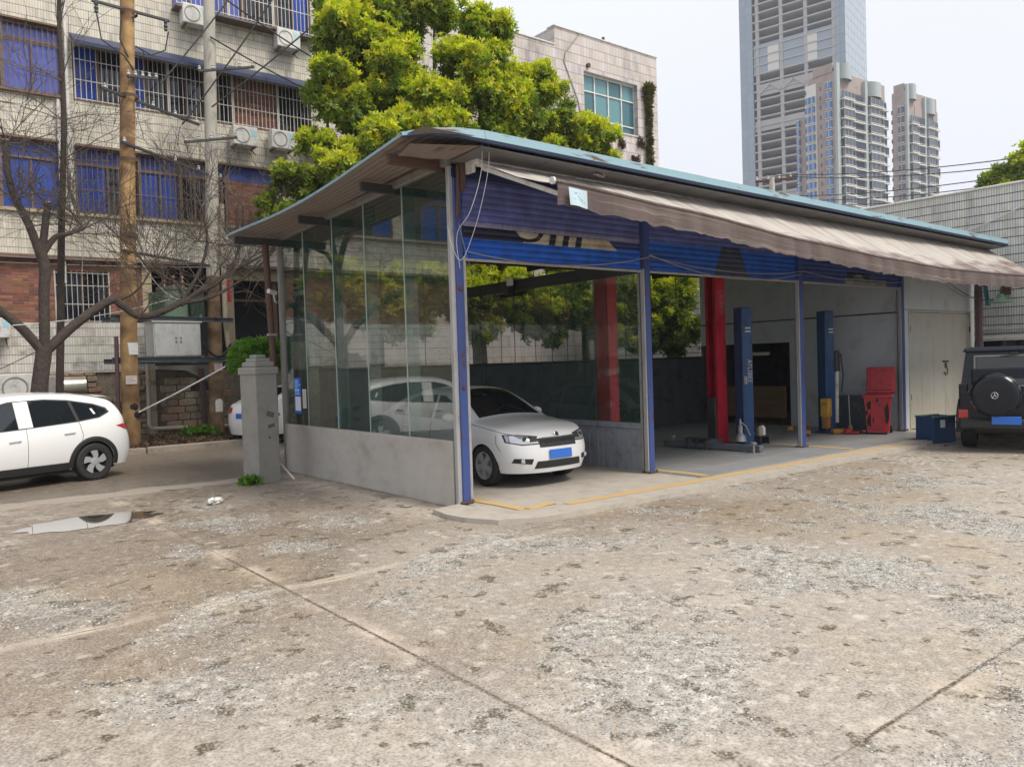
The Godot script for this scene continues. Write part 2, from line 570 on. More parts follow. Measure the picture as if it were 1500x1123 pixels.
func print_tex():
	var im = Image.create(128, 320, false, Image.FORMAT_RGB8)
	im.fill(Color(0.03, 0.38, 0.78))
	rng.seed = 77
	for j in 7:
		var y = 22 + j * 20
		im.fill_rect(Rect2i(12, y, int(rr(60, 104)), 7 if j != 4 else 12), Color(0.75, 0.9, 0.97))
	im.fill_rect(Rect2i(14, 170, 100, 126), Color(0.86, 0.87, 0.9))
	T.poster = imgtex(im)
	im = Image.create(64, 160, false, Image.FORMAT_RGB8)
	im.fill(Color(0.86, 0.82, 0.8))
	for j in 14: im.fill_rect(Rect2i(10, 14 + j * 10, int(rr(24, 44)), 3), Color(0.6, 0.52, 0.5))
	T.notice = imgtex(im)
	im = Image.create(96, 64, false, Image.FORMAT_RGB8)
	im.fill(Color(0.84, 0.82, 0.82))
	for j in 5: im.fill_rect(Rect2i(10, 10 + j * 10, int(rr(40, 76)), 3), Color(0.65, 0.45, 0.5))
	T.notice_b = imgtex(im)
	im = Image.create(128, 80, false, Image.FORMAT_RGB8)
	im.fill(Color(0.74, 0.82, 0.86))
	for j in 26: im.fill_rect(Rect2i(int(rr(24, 100)), int(rr(14, 60)), int(rr(3, 16)), 3), Color(0.42, 0.58, 0.68))
	T.cardprint = imgtex(im)

func mat(key: String, c: Color, rough := 0.7, o := {}) -> StandardMaterial3D:   # c in linear real-world values
	var m = StandardMaterial3D.new()
	m.resource_name = key
	m.albedo_color = c.linear_to_srgb()
	m.roughness = rough
	m.metallic = o.get("metal", 0.0)
	if o.has("spec"): m.metallic_specular = o.spec
	if o.has("tex"):
		m.albedo_texture = o.tex
		m.uv1_scale = o.get("uv", Vector3.ONE)
	if o.has("g"):
		m.detail_enabled = true
		m.detail_albedo = T[o.g]
		m.detail_uv_layer = BaseMaterial3D.DETAIL_UV_2
		m.uv2_scale = o.get("uv2", Vector3(0.35, 0.35, 1))
	if o.has("bump"):
		m.heightmap_enabled = true
		m.heightmap_texture = o.bump
		m.heightmap_scale = o.get("bs", 0.5)
		if not o.has("tex"): m.uv1_scale = o.get("uv", Vector3.ONE)
	if o.has("coat"):
		m.clearcoat_enabled = true
		m.clearcoat = o.coat
		m.clearcoat_roughness = 0.03
	if o.has("back"):
		m.backlight_enabled = true
		m.backlight = o.back
	if o.has("vc"): m.vertex_color_use_as_albedo = true
	if o.has("alpha"):
		m.transparency = BaseMaterial3D.TRANSPARENCY_ALPHA
		m.albedo_color.a = o.alpha
	M[key] = m
	return m

func make_materials():
	var W = Color(1, 1, 1)
	var gm = mat("ground", W * 0.98, 1.0, {tex = T.ground, uv = Vector3(1, 1, 1), g = "speck", uv2 = Vector3(17, 17, 1), bump = T.ground_h, bs = 1.8})
	gm.roughness_texture = T.ground_r
	mat("apron", Color(0.44, 0.40, 0.35), 0.85, {g = "soft", uv2 = Vector3(0.5, 0.5, 1), bump = T.grain, bs = 0.4, uv = Vector3(1.5, 1.5, 1)})
	mat("kerb", Color(0.30, 0.26, 0.22), 0.8, {g = "grime", bump = T.lumps, bs = 1.0})
	mat("soil", Color(0.16, 0.12, 0.085), 0.9, {g = "grime", bump = T.lumps, bs = 3.0})
	mat("cement", Color(0.44, 0.42, 0.385), 0.85, {g = "soft", uv2 = Vector3(0.22, 0.3, 1), bump = T.grain, bs = 0.25, uv = Vector3(1, 1, 1)})
	mat("cement_dark", Color(0.28, 0.275, 0.25), 0.8, {g = "soft", uv2 = Vector3(0.4, 0.6, 1), bump = T.grain, bs = 0.3})
	mat("floor_tile", Color(0.30, 0.31, 0.32), 0.38, {g = "dust", uv2 = Vector3(0.3, 0.3, 1)})
	mat("floor_tile_b", Color(0.26, 0.27, 0.285), 0.42, {g = "dust", uv2 = Vector3(0.4, 0.4, 1)})
	mat("grout", Color(0.16, 0.16, 0.16), 0.8)
	mat("yellow_paint", Color(0.56, 0.38, 0.15), 0.7, {g = "dust", uv2 = Vector3(0.8, 0.8, 1)})
	mat("post_blue", Color(0.04, 0.075, 0.25), 0.45, {g = "rust", uv2 = Vector3(1.3, 0.5, 1)})
	mat("rail_grey", Color(0.42, 0.42, 0.42), 0.45, {metal = 0.3, g = "grime", uv2 = Vector3(0.8, 0.4, 1)})
	mat("frame_grey", Color(0.30, 0.29, 0.27), 0.5, {metal = 0.2, g = "grime", uv2 = Vector3(0.8, 0.5, 1)})
	mat("dark_steel", Color(0.045, 0.05, 0.055), 0.5, {g = "soot"})
	mat("rusty", Color(0.10, 0.055, 0.04), 0.75, {g = "rust", uv2 = Vector3(0.7, 0.7, 1)})
	mat("roof_under", Color(0.25, 0.205, 0.175), 0.6, {g = "rust", uv2 = Vector3(0.5, 0.12, 1)})
	mat("soffit", Color(0.16, 0.155, 0.155), 0.6, {g = "grime", uv2 = Vector3(0.3, 0.6, 1)})
	mat("fascia", Color(0.24, 0.38, 0.44), 0.45, {g = "rust", uv2 = Vector3(0.22, 1.3, 1)})
	mat("fascia_dark", Color(0.03, 0.05, 0.10), 0.6)
	mat("glass", Color(0.016, 0.06, 0.042), 0.0, {alpha = 0.28, coat = 1.0})
	mat("glass_fin", Color(0.10, 0.28, 0.24), 0.0, {alpha = 0.3})
	mat("glass_clear", Color(0.02, 0.075, 0.05), 0.0, {alpha = 0.36, coat = 0.6})
	mat("glass_edge", Color(0.42, 0.56, 0.50), 0.3)
	mat("shutter_a", W * 0.9, 0.42, {tex = T.shutter_a})
	mat("shutter_b", W * 0.9, 0.42, {tex = T.shutter_b})
	mat("shutter_c", W * 0.9, 0.45, {tex = T.shutter_c})
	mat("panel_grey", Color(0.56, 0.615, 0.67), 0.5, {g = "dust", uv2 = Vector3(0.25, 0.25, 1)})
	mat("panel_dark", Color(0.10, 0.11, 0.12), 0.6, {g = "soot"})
	mat("panel_steel", Color(0.30, 0.33, 0.38), 0.4, {metal = 0.25, g = "grime", uv2 = Vector3(0.8, 0.6, 1)})
	mat("panel_white", Color(0.62, 0.66, 0.68), 0.5, {g = "dust", uv2 = Vector3(0.4, 0.25, 1)})
	mat("door_cream", Color(0.52, 0.50, 0.44), 0.55, {g = "dust", uv2 = Vector3(0.5, 0.3, 1)})
	mat("black", Color(0.012, 0.012, 0.013), 0.5)
	mat("recess", Color(0.02, 0.022, 0.026), 0.8)
	mat("awning", W * 0.95, 0.8, {tex = T.awning})
	mat("valance", Color(0.105, 0.078, 0.074), 0.9, {g = "dust", uv2 = Vector3(0.7, 1.2, 1)})
	mat("white_metal", Color(0.66, 0.66, 0.64), 0.4, {g = "grime", uv2 = Vector3(0.6, 0.6, 1)})
	mat("tile", Color(0.87, 0.85, 0.80), 0.42, {tex = T.tile, uv = Vector3(1 / 1.0, 1 / 0.92, 1), bump = T.tile_h, bs = 0.3, g = "grime", uv2 = Vector3(0.4, 0.05, 1)})
	mat("tile_stained", W * 0.86, 0.5, {tex = T.tile, uv = Vector3(1 / 1.0, 1 / 0.92, 1), bump = T.tile_h, bs = 0.3, g = "soot", uv2 = Vector3(0.2, 0.35, 1)})
	mat("whitetile", W * 0.95, 0.4, {tex = T.whitetile, uv = Vector3(1 / 1.0, 1 / 0.92, 1), bump = T.whitetile_h, bs = 0.3, g = "grime", uv2 = Vector3(0.2, 0.06, 1)})
	mat("bigtile", W * 0.9, 0.5, {tex = T.bigtile, uv = Vector3(1 / 1.5, 1 / 1.72, 1), bump = T.bigtile_h, bs = 0.4, g = "grime", uv2 = Vector3(0.12, 0.05, 1)})
	mat("brick", W * 0.85, 0.85, {tex = T.brick, uv = Vector3(1 / 0.98, 1 / 1.2, 1), bump = T.brick_h, bs = 0.8, g = "grime", uv2 = Vector3(0.3, 0.3, 1)})
	mat("stone_a", Color(0.31, 0.25, 0.18), 0.9, {g = "soot", uv2 = Vector3(0.9, 0.9, 1), bump = T.lumps, bs = 1.5})
	mat("stone_b", Color(0.24, 0.20, 0.15), 0.9, {g = "soot", uv2 = Vector3(0.9, 0.9, 1), bump = T.lumps, bs = 1.5})
	mat("stone_c", Color(0.32, 0.20, 0.14), 0.9, {g = "soot", uv2 = Vector3(0.9, 0.9, 1), bump = T.lumps, bs = 1.5})
	mat("beige_wall", Color(0.40, 0.34, 0.24), 0.85, {g = "grime", uv2 = Vector3(0.25, 0.25, 1)})
	mat("pane_blue", Color(0.02, 0.06, 0.34), 0.2, {coat = 0.2})
	mat("pane_blue_b", Color(0.11, 0.14, 0.48), 0.2, {coat = 0.4})
	mat("pane_dark", Color(0.015, 0.018, 0.03), 0.08, {coat = 0.5})
	mat("pane_green", Color(0.02, 0.035, 0.03), 0.15)
	mat("pane_teal", Color(0.10, 0.24, 0.27), 0.08, {coat = 0.6})
	mat("pane_teal_b", Color(0.04, 0.13, 0.16), 0.08, {coat = 0.6})
	mat("frame_brown", Color(0.17, 0.11, 0.08), 0.6, {g = "grime"})
	mat("grille_white", Color(0.55, 0.55, 0.52), 0.5, {g = "grime"})
	mat("grille_rust", Color(0.16, 0.12, 0.10), 0.7, {g = "rust"})
	mat("blue_metal", Color(0.014, 0.025, 0.085), 0.5, {g = "soot", uv2 = Vector3(0.4, 0.4, 1)})
	mat("blue_strip", Color(0.045, 0.075, 0.30), 0.5, {g = "soot", uv2 = Vector3(0.4, 0.9, 1)})
	mat("pole_a", W, 0.85, {tex = T.pole_a, uv = Vector3(1, 0.25, 1), bump = T.grain, bs = 0.3})
	mat("pole_b", W, 0.85, {tex = T.pole_b, uv = Vector3(1, 0.25, 1), bump = T.grain, bs = 0.3})
	mat("pole_grey", Color(0.46, 0.44, 0.39), 0.85, {g = "grime", uv2 = Vector3(1, 0.3, 1)})
	mat("cable", Color(0.02, 0.02, 0.022), 0.6)
	mat("cable_grey", Color(0.28, 0.27, 0.26), 0.6)
	mat("cable_white", Color(0.62, 0.61, 0.59), 0.5)
	mat("porcelain", Color(0.5, 0.48, 0.46), 0.25)
	mat("porcelain_red", Color(0.12, 0.03, 0.025), 0.3)
	mat("cabinet", Color(0.58, 0.60, 0.60), 0.4, {g = "soft", uv2 = Vector3(0.7, 0.4, 1)})
	mat("green_metal", Color(0.13, 0.20, 0.14), 0.5, {g = "grime"})
	mat("grey_blue", Color(0.13, 0.15, 0.17), 0.5, {g = "soot"})
	mat("pvc", Color(0.42, 0.37, 0.28), 0.5, {g = "grime"})
	mat("purple_pipe", Color(0.12, 0.065, 0.075), 0.6, {g = "grime"})
	mat("tin", Color(0.5, 0.47, 0.40), 0.3, {metal = 0.8, g = "dust"})
	mat("lift_red", Color(0.52, 0.02, 0.045), 0.4, {g = "soot", uv2 = Vector3(0.7, 0.3, 1)})
	mat("lift_blue", Color(0.022, 0.075, 0.20), 0.45, {g = "soot", uv2 = Vector3(0.7, 0.3, 1)})
	mat("lift_yellow", Color(0.62, 0.36, 0.06), 0.5, {g = "soot", uv2 = Vector3(1, 1, 1)})
	mat("lift_orange", Color(0.42, 0.20, 0.05), 0.55, {g = "soot", uv2 = Vector3(1, 1, 1)})
	mat("ink_white", Color(0.55, 0.58, 0.62), 0.6)
	mat("ink_rose", Color(0.42, 0.22, 0.25), 0.6)
	mat("paper", Color(0.78, 0.78, 0.77), 0.8)
	mat("wood", Color(0.20, 0.125, 0.07), 0.65, {g = "grime", uv2 = Vector3(0.2, 1.2, 1)})
	mat("bin_red", Color(0.48, 0.025, 0.04), 0.45, {g = "soot", uv2 = Vector3(1.3, 1.3, 1)})
	mat("tar", Color(0.02, 0.018, 0.018), 0.8)
	mat("board_blue", Color(0.115, 0.15, 0.19), 0.5, {g = "dust"})
	mat("rubber", Color(0.022, 0.022, 0.023), 0.75)
	mat("car_white", Color(0.80, 0.81, 0.82), 0.28, {coat = 0.8})
	mat("car_black", Color(0.009, 0.012, 0.02), 0.16, {spec = 0.42})
	mat("car_trim", Color(0.02, 0.02, 0.021), 0.6)
	mat("car_glass", Color(0.012, 0.016, 0.02), 0.03, {coat = 0.6})
	mat("seam", Color(0.03, 0.03, 0.032), 0.8)
	mat("alloy", Color(0.50, 0.51, 0.52), 0.3, {metal = 0.4})
	mat("chrome", Color(0.75, 0.76, 0.78), 0.1, {metal = 1.0})
	mat("lamp_glass", Color(0.55, 0.57, 0.6), 0.1, {metal = 0.6})
	mat("tail_red", Color(0.5, 0.015, 0.03), 0.15, {coat = 0.8})
	mat("plate_blue", Color(0.03, 0.16, 0.62), 0.4)
	mat("bark", Color(0.060, 0.045, 0.038), 0.9, {bump = T.lumps, bs = 2.0, uv = Vector3(1.2, 0.6, 1), g = "soot"})
	mat("bark_grey", Color(0.12, 0.095, 0.075), 0.9, {bump = T.lumps, bs = 2.0, uv = Vector3(1.2, 0.6, 1), g = "soot"})
	mat("cut_wood", Color(0.55, 0.45, 0.28), 0.8)
	mat("leaf", W, 0.5, {vc = true, back = Color(0.9, 1.0, 0.45)})
	mat("stones", W, 0.8, {vc = true})
	mat("litter", W, 0.9, {vc = true})
	mat("water", Color(0.085, 0.075, 0.062), 0.02, {spec = 0.75, coat = 1.0})
	mat("tower_glass", Color(0.24, 0.31, 0.38), 0.12, {coat = 0.6})
	mat("tower_glass_b", Color(0.26, 0.33, 0.40), 0.18, {coat = 0.6})
	mat("tower_slab", Color(0.42, 0.41, 0.40), 0.8)
	mat("tower_core", Color(0.03, 0.045, 0.075), 0.8)
	mat("tower_pink", Color(0.36, 0.295, 0.265), 0.8, {g = "grime", uv2 = Vector3(0.03, 0.03, 1)})
	mat("tower_white", Color(0.68, 0.66, 0.62), 0.8)
	mat("tower_grey", Color(0.36, 0.42, 0.42), 0.7)
	mat("tower_win", Color(0.06, 0.17, 0.40), 0.12, {coat = 0.6})
	mat("tower_win_dark", Color(0.05, 0.07, 0.10), 0.2, {coat = 0.4})
	mat("lamp_green", Color(0.13, 0.22, 0.16), 0.5, {g = "rust"})
	mat("cloth_teal", Color(0.05, 0.22, 0.27), 0.8)
	mat("terracotta", Color(0.16, 0.12, 0.11), 0.8)
	mat("crate_blue", Color(0.02, 0.06, 0.16), 0.5)

# =============================== ground ===============================
func ground():
	var b = MB.new()
	var u0 = (-450.0 - GX) / GS; var u1 = (450.0 - GX) / GS
	var v0 = (-450.0 - GZ) / GS; var v1 = (450.0 - GZ) / GS
	b.face_uv([V(-450, 0, 450), V(450, 0, 450), V(450, 0, -450), V(-450, 0, -450)], [Vector2(u0, v1), Vector2(u1, v1), Vector2(u1, v0), Vector2(u0, v0)])
	struct("ground", b, M.ground)
	# worn patches where the aggregate stands out
	var st = MB.new()
	st.lathe([Vector2(0.0, -0.5), Vector2(1.0, -0.1), Vector2(0.75, 0.35), Vector2(0.0, 0.5)], 5)
	var xf = []; var cols = []
	rng.seed = 99
	var clump = noise(88, 2.2, 3)
	while xf.size() < 90000:
		var z = 7.6 - 9.5 * pow(rng.randf(), 1.5)
		var x = rr(-7.5, 6.5)
		var d = Vector2(x + 5.97, z - 8.82).length()
		var q = patch_noise.get_noise_2d(x, z) + clump.get_noise_2d(x, z) * 0.35 + clampf((z - 3.0) / 5.0, 0, 1) * 0.22
		if q < 0.02 + rng.randf() * 0.5: continue
		if absf(x + 3.25) < 0.07 or (x > -1.2 and z < 1.75): continue
		var s = rr(0.0035, 0.009) * (1.5 if rng.randf() < 0.08 else 1.0) * (0.8 + d * 0.05)
		var bs = Basis(Vector3(rr(-1, 1), rr(-1, 1), rr(-1, 1)).normalized(), rr(0, 6)).scaled(V(s * rr(0.8, 1.5), s * 0.6, s))
		xf.append(Transform3D(bs, V(x, -s * 0.05, z)))
		var g = rr(0.22, 0.44)
		if rng.randf() < 0.25: g = rr(0.10, 0.2)
		if rng.randf() < 0.05: g = 0.6
		var k = rng.randf()
		cols.append(Color(g * (1.0 if k < 0.6 else 0.92), g * (0.98 if k < 0.6 else 0.97), g * (0.92 if k < 0.6 else 1.0)))
	tag(copies("gravel", st.mesh(), M.stones, xf, cols), "small grey and white stones standing out of the worn concrete yard")
	# pale concrete strip between yard and alley
	b = MB.new()
	var e = noise(41, 1.3, 3)
	var f = func(u, v):
		var x = -14.0 + 13.2 * u
		var z = -5.55 + 0.62 * v + 0.05 * x * 0.2 + e.get_noise_2d(x, v * 0.7) * 0.22
		return V(x, 0.002 + 0.035 * pow(sin(PI * v), 0.6) * (0.8 + 0.5 * e.get_noise_2d(x, 3.0)), z)
	b.grid(70, 6, f, true)
	struct("threshold", b, M.kerb)
	# bank of soil at the foot of the old building with its kerb
	b = MB.new()
	var sn = noise(43, 1.1, 4)
	var f2 = func(u, v):
		var x = -16.0 + 32.0 * u
		var z = -12.1 - 3.2 * v
		return V(x, 0.10 + 0.18 * v * v + (0.06 * sn.get_noise_2d(x, z) if v > 0 else 0.0), z)
	b.grid(110, 14, f2)
	struct("soil_bank", b, M.soil)
	for k in 10:
		var kb = MB.new()
		var x0 = -14.0 + k * 2.6
		kb.box(V(x0 + 1.3, 0.055, -12.02), V(2.57, 0.15 + 0.01 * (k % 3), 0.16), R(Vector3.UP, rr(-0.5, 0.5)), 0.02)
		struct("kerb", kb, M.kerb)
	# puddle in the yard
	b = MB.new()
	var pn = noise(45, 1.1, 3)
	var ring = []
	for k in 64:
		var a = TAU * k / 64
		var rad = 1.0 + 0.28 * pn.get_noise_2d(cos(a) * 1.4, sin(a) * 1.4)
		ring.append(V(-3.9 + cos(a) * rad * 0.84, 0.006, -2.92 - sin(a) * rad * 0.50))
	for k in 64: b.face([V(-3.9, 0.006, -2.92), ring[k], ring[(k + 1) % 64]])
	struct("puddle", b, M.water)
	# slab, apron, painted lines and tiles of the workshop floor
	b = MB.new()
	b.box(V(8.27, 0.025, -2.4), V(16.3, 0.05, 6.8))
	var slab = struct("workshop_floor", b, M.apron)
	b = MB.new()
	var outer = [V(-0.02, 0, 0.0), V(-0.42, 0, 0.05), V(-0.5, 0, 0.5), V(-0.46, 0, 0.85), V(-0.27, 0, 1.27), V(0.25, 0, 1.54), V(1.4, 0, 1.57), V(4.0, 0, 1.56), V(7, 0, 1.55), V(10.2, 0, 1.60), V(10.6, 0, 1.45), V(16.4, 0, 1.3)]
	var inner = [V(0.0, 0, 0.02), V(-0.12, 0, 0.1), V(-0.14, 0, 0.45), V(-0.12, 0, 0.7), V(-0.02, 0, 0.98), V(0.35, 0, 1.22), V(1.4, 0, 1.26), V(4.0, 0, 1.3), V(7, 0, 1.34), V(10.0, 0, 1.42), V(10.5, 0, 1.3), V(16.4, 0, 1.15)]
	var back = [V(0.02, 0, 0.0), V(0.05, 0, 0.1), V(0.1, 0, 0.3), V(0.12, 0, 0.5), V(0.12, 0, 0.8), V(0.4, 0, 0.98), V(1.4, 0, 0.98), V(4, 0, 0.98), V(7, 0, 0.98), V(10, 0, 0.98), V(10.5, 0, 0.98), V(16.4, 0, 0.98)]
	for i in outer.size() - 1:
		var o0 = outer[i]; var o1 = outer[i + 1]; var i0 = inner[i] + V(0, 0.066, 0); var i1 = inner[i + 1] + V(0, 0.066, 0)
		var l0 = o0 + V(0, 0.06, 0); var l1 = o1 + V(0, 0.06, 0)
		b.face([o0, o1, l1, l0]); b.face([l0, l1, i1, i0]); b.face([i0, i1, back[i + 1] + V(0, 0.0545, 0), back[i] + V(0, 0.0545, 0)])
	struct("apron", b, M.apron)
	for s in [[V(0.36, 0.059, -0.25), V(0.40, 0.059, 1.0)], [V(1.0, 0.066, 1.10), V(10.2, 0.064, 1.30)], [V(0.42, 0.059, 0.98), V(0.95, 0.059, 0.86)], [V(4.1, 0.069, -0.1), V(4.12, 0.069, 0.95)], [V(8.55, 0.069, -1.9), V(8.6, 0.069, 0.95)]]:
		var a: Vector3 = s[0]; var c: Vector3 = s[1]
		var sd = (c - a).normalized().cross(Vector3.UP) * 0.075
		var m = MB.new()
		var kk = 12
		for i in kk:
			var p0 = a.lerp(c, i / float(kk)); var p1 = a.lerp(c, (i + 1) / float(kk))
			m.face([p0 + sd * (1.0 + 0.12 * sin(i * 7.0)), p1 + sd * (1.0 + 0.12 * sin(i * 7.0 + 7.0)), p1 - sd, p0 - sd])
		obj("painted_line", m, M.yellow_paint, slab)
	var tl = MB.new()
	tl.box(Vector3.ZERO, V(0.592, 0.012, 0.592), Basis(), 0.003)
	var tm = tl.mesh()
	rng.seed = 12
	for i in 14:
		for j in 11:
			put(tm, "floor_tile", M.floor_tile if rng.randf() < 0.6 else M.floor_tile_b, slab, Transform3D(Basis(), V(4.25 + i * 0.6, 0.0575 + rr(0, 0.0012), 0.66 - j * 0.6)))

# =============================== workshop ===============================
func roof_y(x: float, z: float) -> float:
	var y = 4.80 - 0.0522 * (0.8 - z) - 0.012 * maxf(x, 0)
	if x < 0: y -= 0.13 * pow(sin(PI * clampf((0.5 - z) / 6.4, 0, 1)), 1.3) * (-x / 0.85)
	return y
func slat_mesh(x0: float, x1: float, y0: float, h: float, k: int, n: int) -> ArrayMesh:
	var b = MB.new()
	var f = func(u, v):
		return V(lerpf(x0, x1, u), y0 - (k + v) * h, 0.007 * sin(PI * clampf(v * 1.1, 0, 1)) - (0.004 if v > 0.95 else 0.0))
	b.grid(1, 7, f, false)
	for i in b.uv.size():
		b.uv[i] = Vector2(b.uv[i].x, (k + b.uv[i].y) / float(n))
	return b.mesh()
func workshop():
	var t = thing("workshop_shed", "blue and grey open-fronted car workshop with glass side wall and corrugated roof", "workshop")
	var b = MB.new()
	b.box(V(0.07, 0.45, -2.93), V(0.14, 0.905, 5.72), Basis(), 0.012)
	obj("low_wall", b, M.cement, t)
	# glass side wall
	var zs = [-0.03, -1.25, -2.44, -3.57, -4.76, -5.74]
	for i in 5:
		b = MB.new()
		var z0 = zs[i] - 0.006; var z1 = zs[i + 1] + 0.006
		var y0 = 4.585 + 0.0358 * z0; var y1 = 4.585 + 0.0358 * z1
		var xg = 0.05
		for q in [[xg, 1], [xg + 0.01, -1]]:
			var pts = [V(q[0], 0.905, z1), V(q[0], 0.905, z0), V(q[0], y0, z0), V(q[0], y1, z1)]
			if q[1] > 0: pts.reverse()
			pts.reverse()
			b.face(pts)
		obj("pane", b, M.glass, t)
		if i > 0:
			b = MB.new()
			b.box(V(0.054, 0.905 + (y0 - 0.905) / 2, zs[i]), V(0.016, y0 - 0.905, 0.012))
			obj("pane_joint", b, M.glass_edge, t)
			b = MB.new()   # glass fin standing behind the joint
			for sg in [-1, 1]:
				var fp = [V(0.075, 0.905, zs[i] + 0.005 * sg), V(0.27, 0.905, zs[i] + 0.005 * sg), V(0.27, y0, zs[i] + 0.005 * sg), V(0.075, y0, zs[i] + 0.005 * sg)]
				if sg < 0: fp.reverse()
				b.face(fp)
			obj("glass_fin", b, M.glass_fin, t)
	# frame of the side wall
	b = MB.new()
	b.box(V(0.045, 2.29, 0.0), V(0.07, 4.58, 0.07), Basis(), 0.006)
	obj("frame_post", b, M.rail_grey, t)
	b = MB.new()
	b.box(V(0.05, 2.2, -5.80), V(0.10, 4.4, 0.10), Basis(), 0.008)
	obj("frame_post", b, M.frame_grey, t)
	b = MB.new()
	var tilt = Basis(Vector3.RIGHT, -atan(0.0358)) 
	b.box(V(0.05, 4.545, -2.9), V(0.09, 0.11, 5.8), tilt, 0.008)
	obj("top_rail", b, M.frame_grey, t)
	# purlins that stick out under the overhang
	for q in [[-0.18, 4.63, -0.78, true], [-1.45, 4.55, -0.50, false], [-3.75, 4.45, -0.45, false], [-5.72, 4.36, -0.85, false]]:
		b = MB.new()
		b.box(V((q[2] + 16.5) / 2, q[1] - 0.02, q[0]), V(16.5 - q[2], 0.13, 0.07), Basis(), 0.01)
		obj("purlin", b, M.rusty if q[3] else M.dark_steel, t)
	# posts of the front, with shutter rails
	var px = [0.135, 3.85, 8.345, 12.555]
	for i in 4:
		b = MB.new()
		b.box(V(px[i], 2.23, 0.0), V(0.125, 4.4, 0.125), Basis(), 0.01)
		obj("post", b, M.post_blue, t)
		b = MB.new()
		if i == 0: b.box(V(0.222, 1.72, 0.01), V(0.045, 3.34, 0.08), Basis(), 0.004)
		else: b.box(V(px[i] - 0.077, 1.72, 0.01), V(0.024, 3.34, 0.08), Basis(), 0.004)
		obj("guide_rail", b, M.rail_grey, t)
		b = MB.new()
		b.box(V(px[i], 0.075, 0.0), V(0.2, 0.02, 0.19), Basis(), 0.004)
		for sx in [-1, 1]: b.lathe([Vector2(0.0, 0.0), Vector2(0.014, 0.0), Vector2(0.014, 0.02), Vector2(0, 0.02)], 6, Transform3D(Basis(), V(px[i] + sx * 0.08, 0.085, 0.075)))
		obj("base_plate", b, M.rusty, t)
	for q in [[V(0.135, 2.95, 0.068), 0.035], [V(0.135, 1.62, 0.068), 0.03]]:
		b = MB.new()
		b.lathe([Vector2(0, 0), Vector2(q[1], 0), Vector2(q[1] * 0.8, 0.015), Vector2(0, 0.02)], 14, Transform3D(R(Vector3.RIGHT, 90), q[0]))
		obj("cover_plate", b, M.rusty, t)
	b = MB.new()
	b.box(V(8.2, 4.50, -0.02), V(16.3, 0.14, 0.12), Basis(), 0.01)
	obj("front_beam", b, M.blue_metal, t)
	# three rolled-up shutters, slat by slat
	var doors = [[0.245, 3.74, "shutter_a"], [3.92, 8.235, "shutter_b"], [8.41, 12.445, "shutter_c"]]
	for q in doors:
		var bar = MB.new()
		bar.box(V((q[0] + q[1]) / 2, 3.352, 0.012), V(q[1] - q[0], 0.035, 0.045), Basis(), 0.006)
		var sh = obj("roller_shutter", bar, M.rail_grey, t)
		for k in 12: put(slat_mesh(q[0], q[1], 4.43, 0.0885, k, 12), "slat", M[q[2]], sh)
	# closed fourth bay: panels, double door
	for k in 4:
		b = MB.new()
		b.box(V(12.63 + 0.972 * (k + 0.5), 3.68, 0.0), V(0.966, 1.6, 0.06), Basis(), 0.004)
		obj("wall_panel", b, M.panel_white, t)
	for q in [[12.62, 12.86], [16.28, 16.52]]:
		b = MB.new()
		b.box(V((q[0] + q[1]) / 2, 1.46, 0.0), V(q[1] - q[0] - 0.006, 2.82, 0.06), Basis(), 0.004)
		obj("wall_panel", b, M.panel_white, t)
	b = MB.new()
	b.box(V(14.57, 2.845, 0.012), V(3.42, 0.055, 0.07), Basis(), 0.006)
	for x in [12.885, 16.255]: b.box(V(x, 1.44, 0.012), V(0.05, 2.76, 0.07), Basis(), 0.006)
	obj("door_frame", b, M.door_cream, t)
	for s in 2:
		var x0 = 12.912 if s == 0 else 14.776
		var x1 = 14.768 if s == 0 else 16.228
		b = MB.new()
		b.box(V((x0 + x1) / 2, 1.44, 0.0), V(x1 - x0, 2.74, 0.045), Basis(), 0.005)
		for k in 3: b.box(V(lerpf(x0, x1, (k + 0.5) / 3.0 + 0.16), 1.44, 0.023), V(0.012, 2.7, 0.006))
		var d = obj("door", b, M.door_cream, t)
		for y in [2.35, 0.75]:
			b = MB.new()
			b.lathe([Vector2(0, 0), Vector2(0.018, 0), Vector2(0.018, 0.14), Vector2(0, 0.14)], 8, Transform3D(Basis(), V(x0 + 0.01 if s == 0 else x1 - 0.01, y, 0.035)))
			obj("hinge", b, M.rusty, d)
		if s == 0:
			b = MB.new()
			b.box(V(14.77, 1.62, 0.04), V(0.3, 0.04, 0.03), Basis(), 0.005)
			b.box(V(14.77, 1.52, 0.045), V(0.06, 0.12, 0.03), Basis(), 0.01)
			b.tube([V(14.66, 1.36, 0.05), V(14.72, 1.28, 0.06), V(14.8, 1.3, 0.06), V(14.86, 1.4, 0.05), V(14.8, 1.5, 0.05)], 0.012, 6)
			obj("latch", b, M.rusty, d)
	# partition between first and second bay: steel sheet below, glass above
	for k in 6:
		b = MB.new()
		b.box(V(3.87, 0.41, -0.14 - 0.93 * (k + 0.5)), V(0.03, 0.70, 0.922), Basis(), 0.004)
		for j in 4: b.box(V(3.853, 0.41, -0.14 - 0.93 * k - 0.13 - 0.22 * j), V(0.014, 0.68, 0.02))
		obj("steel_panel", b, M.panel_steel, t)
	b = MB.new()
	b.box(V(3.87, 0.815, -2.95), V(0.09, 0.10, 5.6), Basis(), 0.008)
	obj("partition_rail", b, M.panel_steel, t)
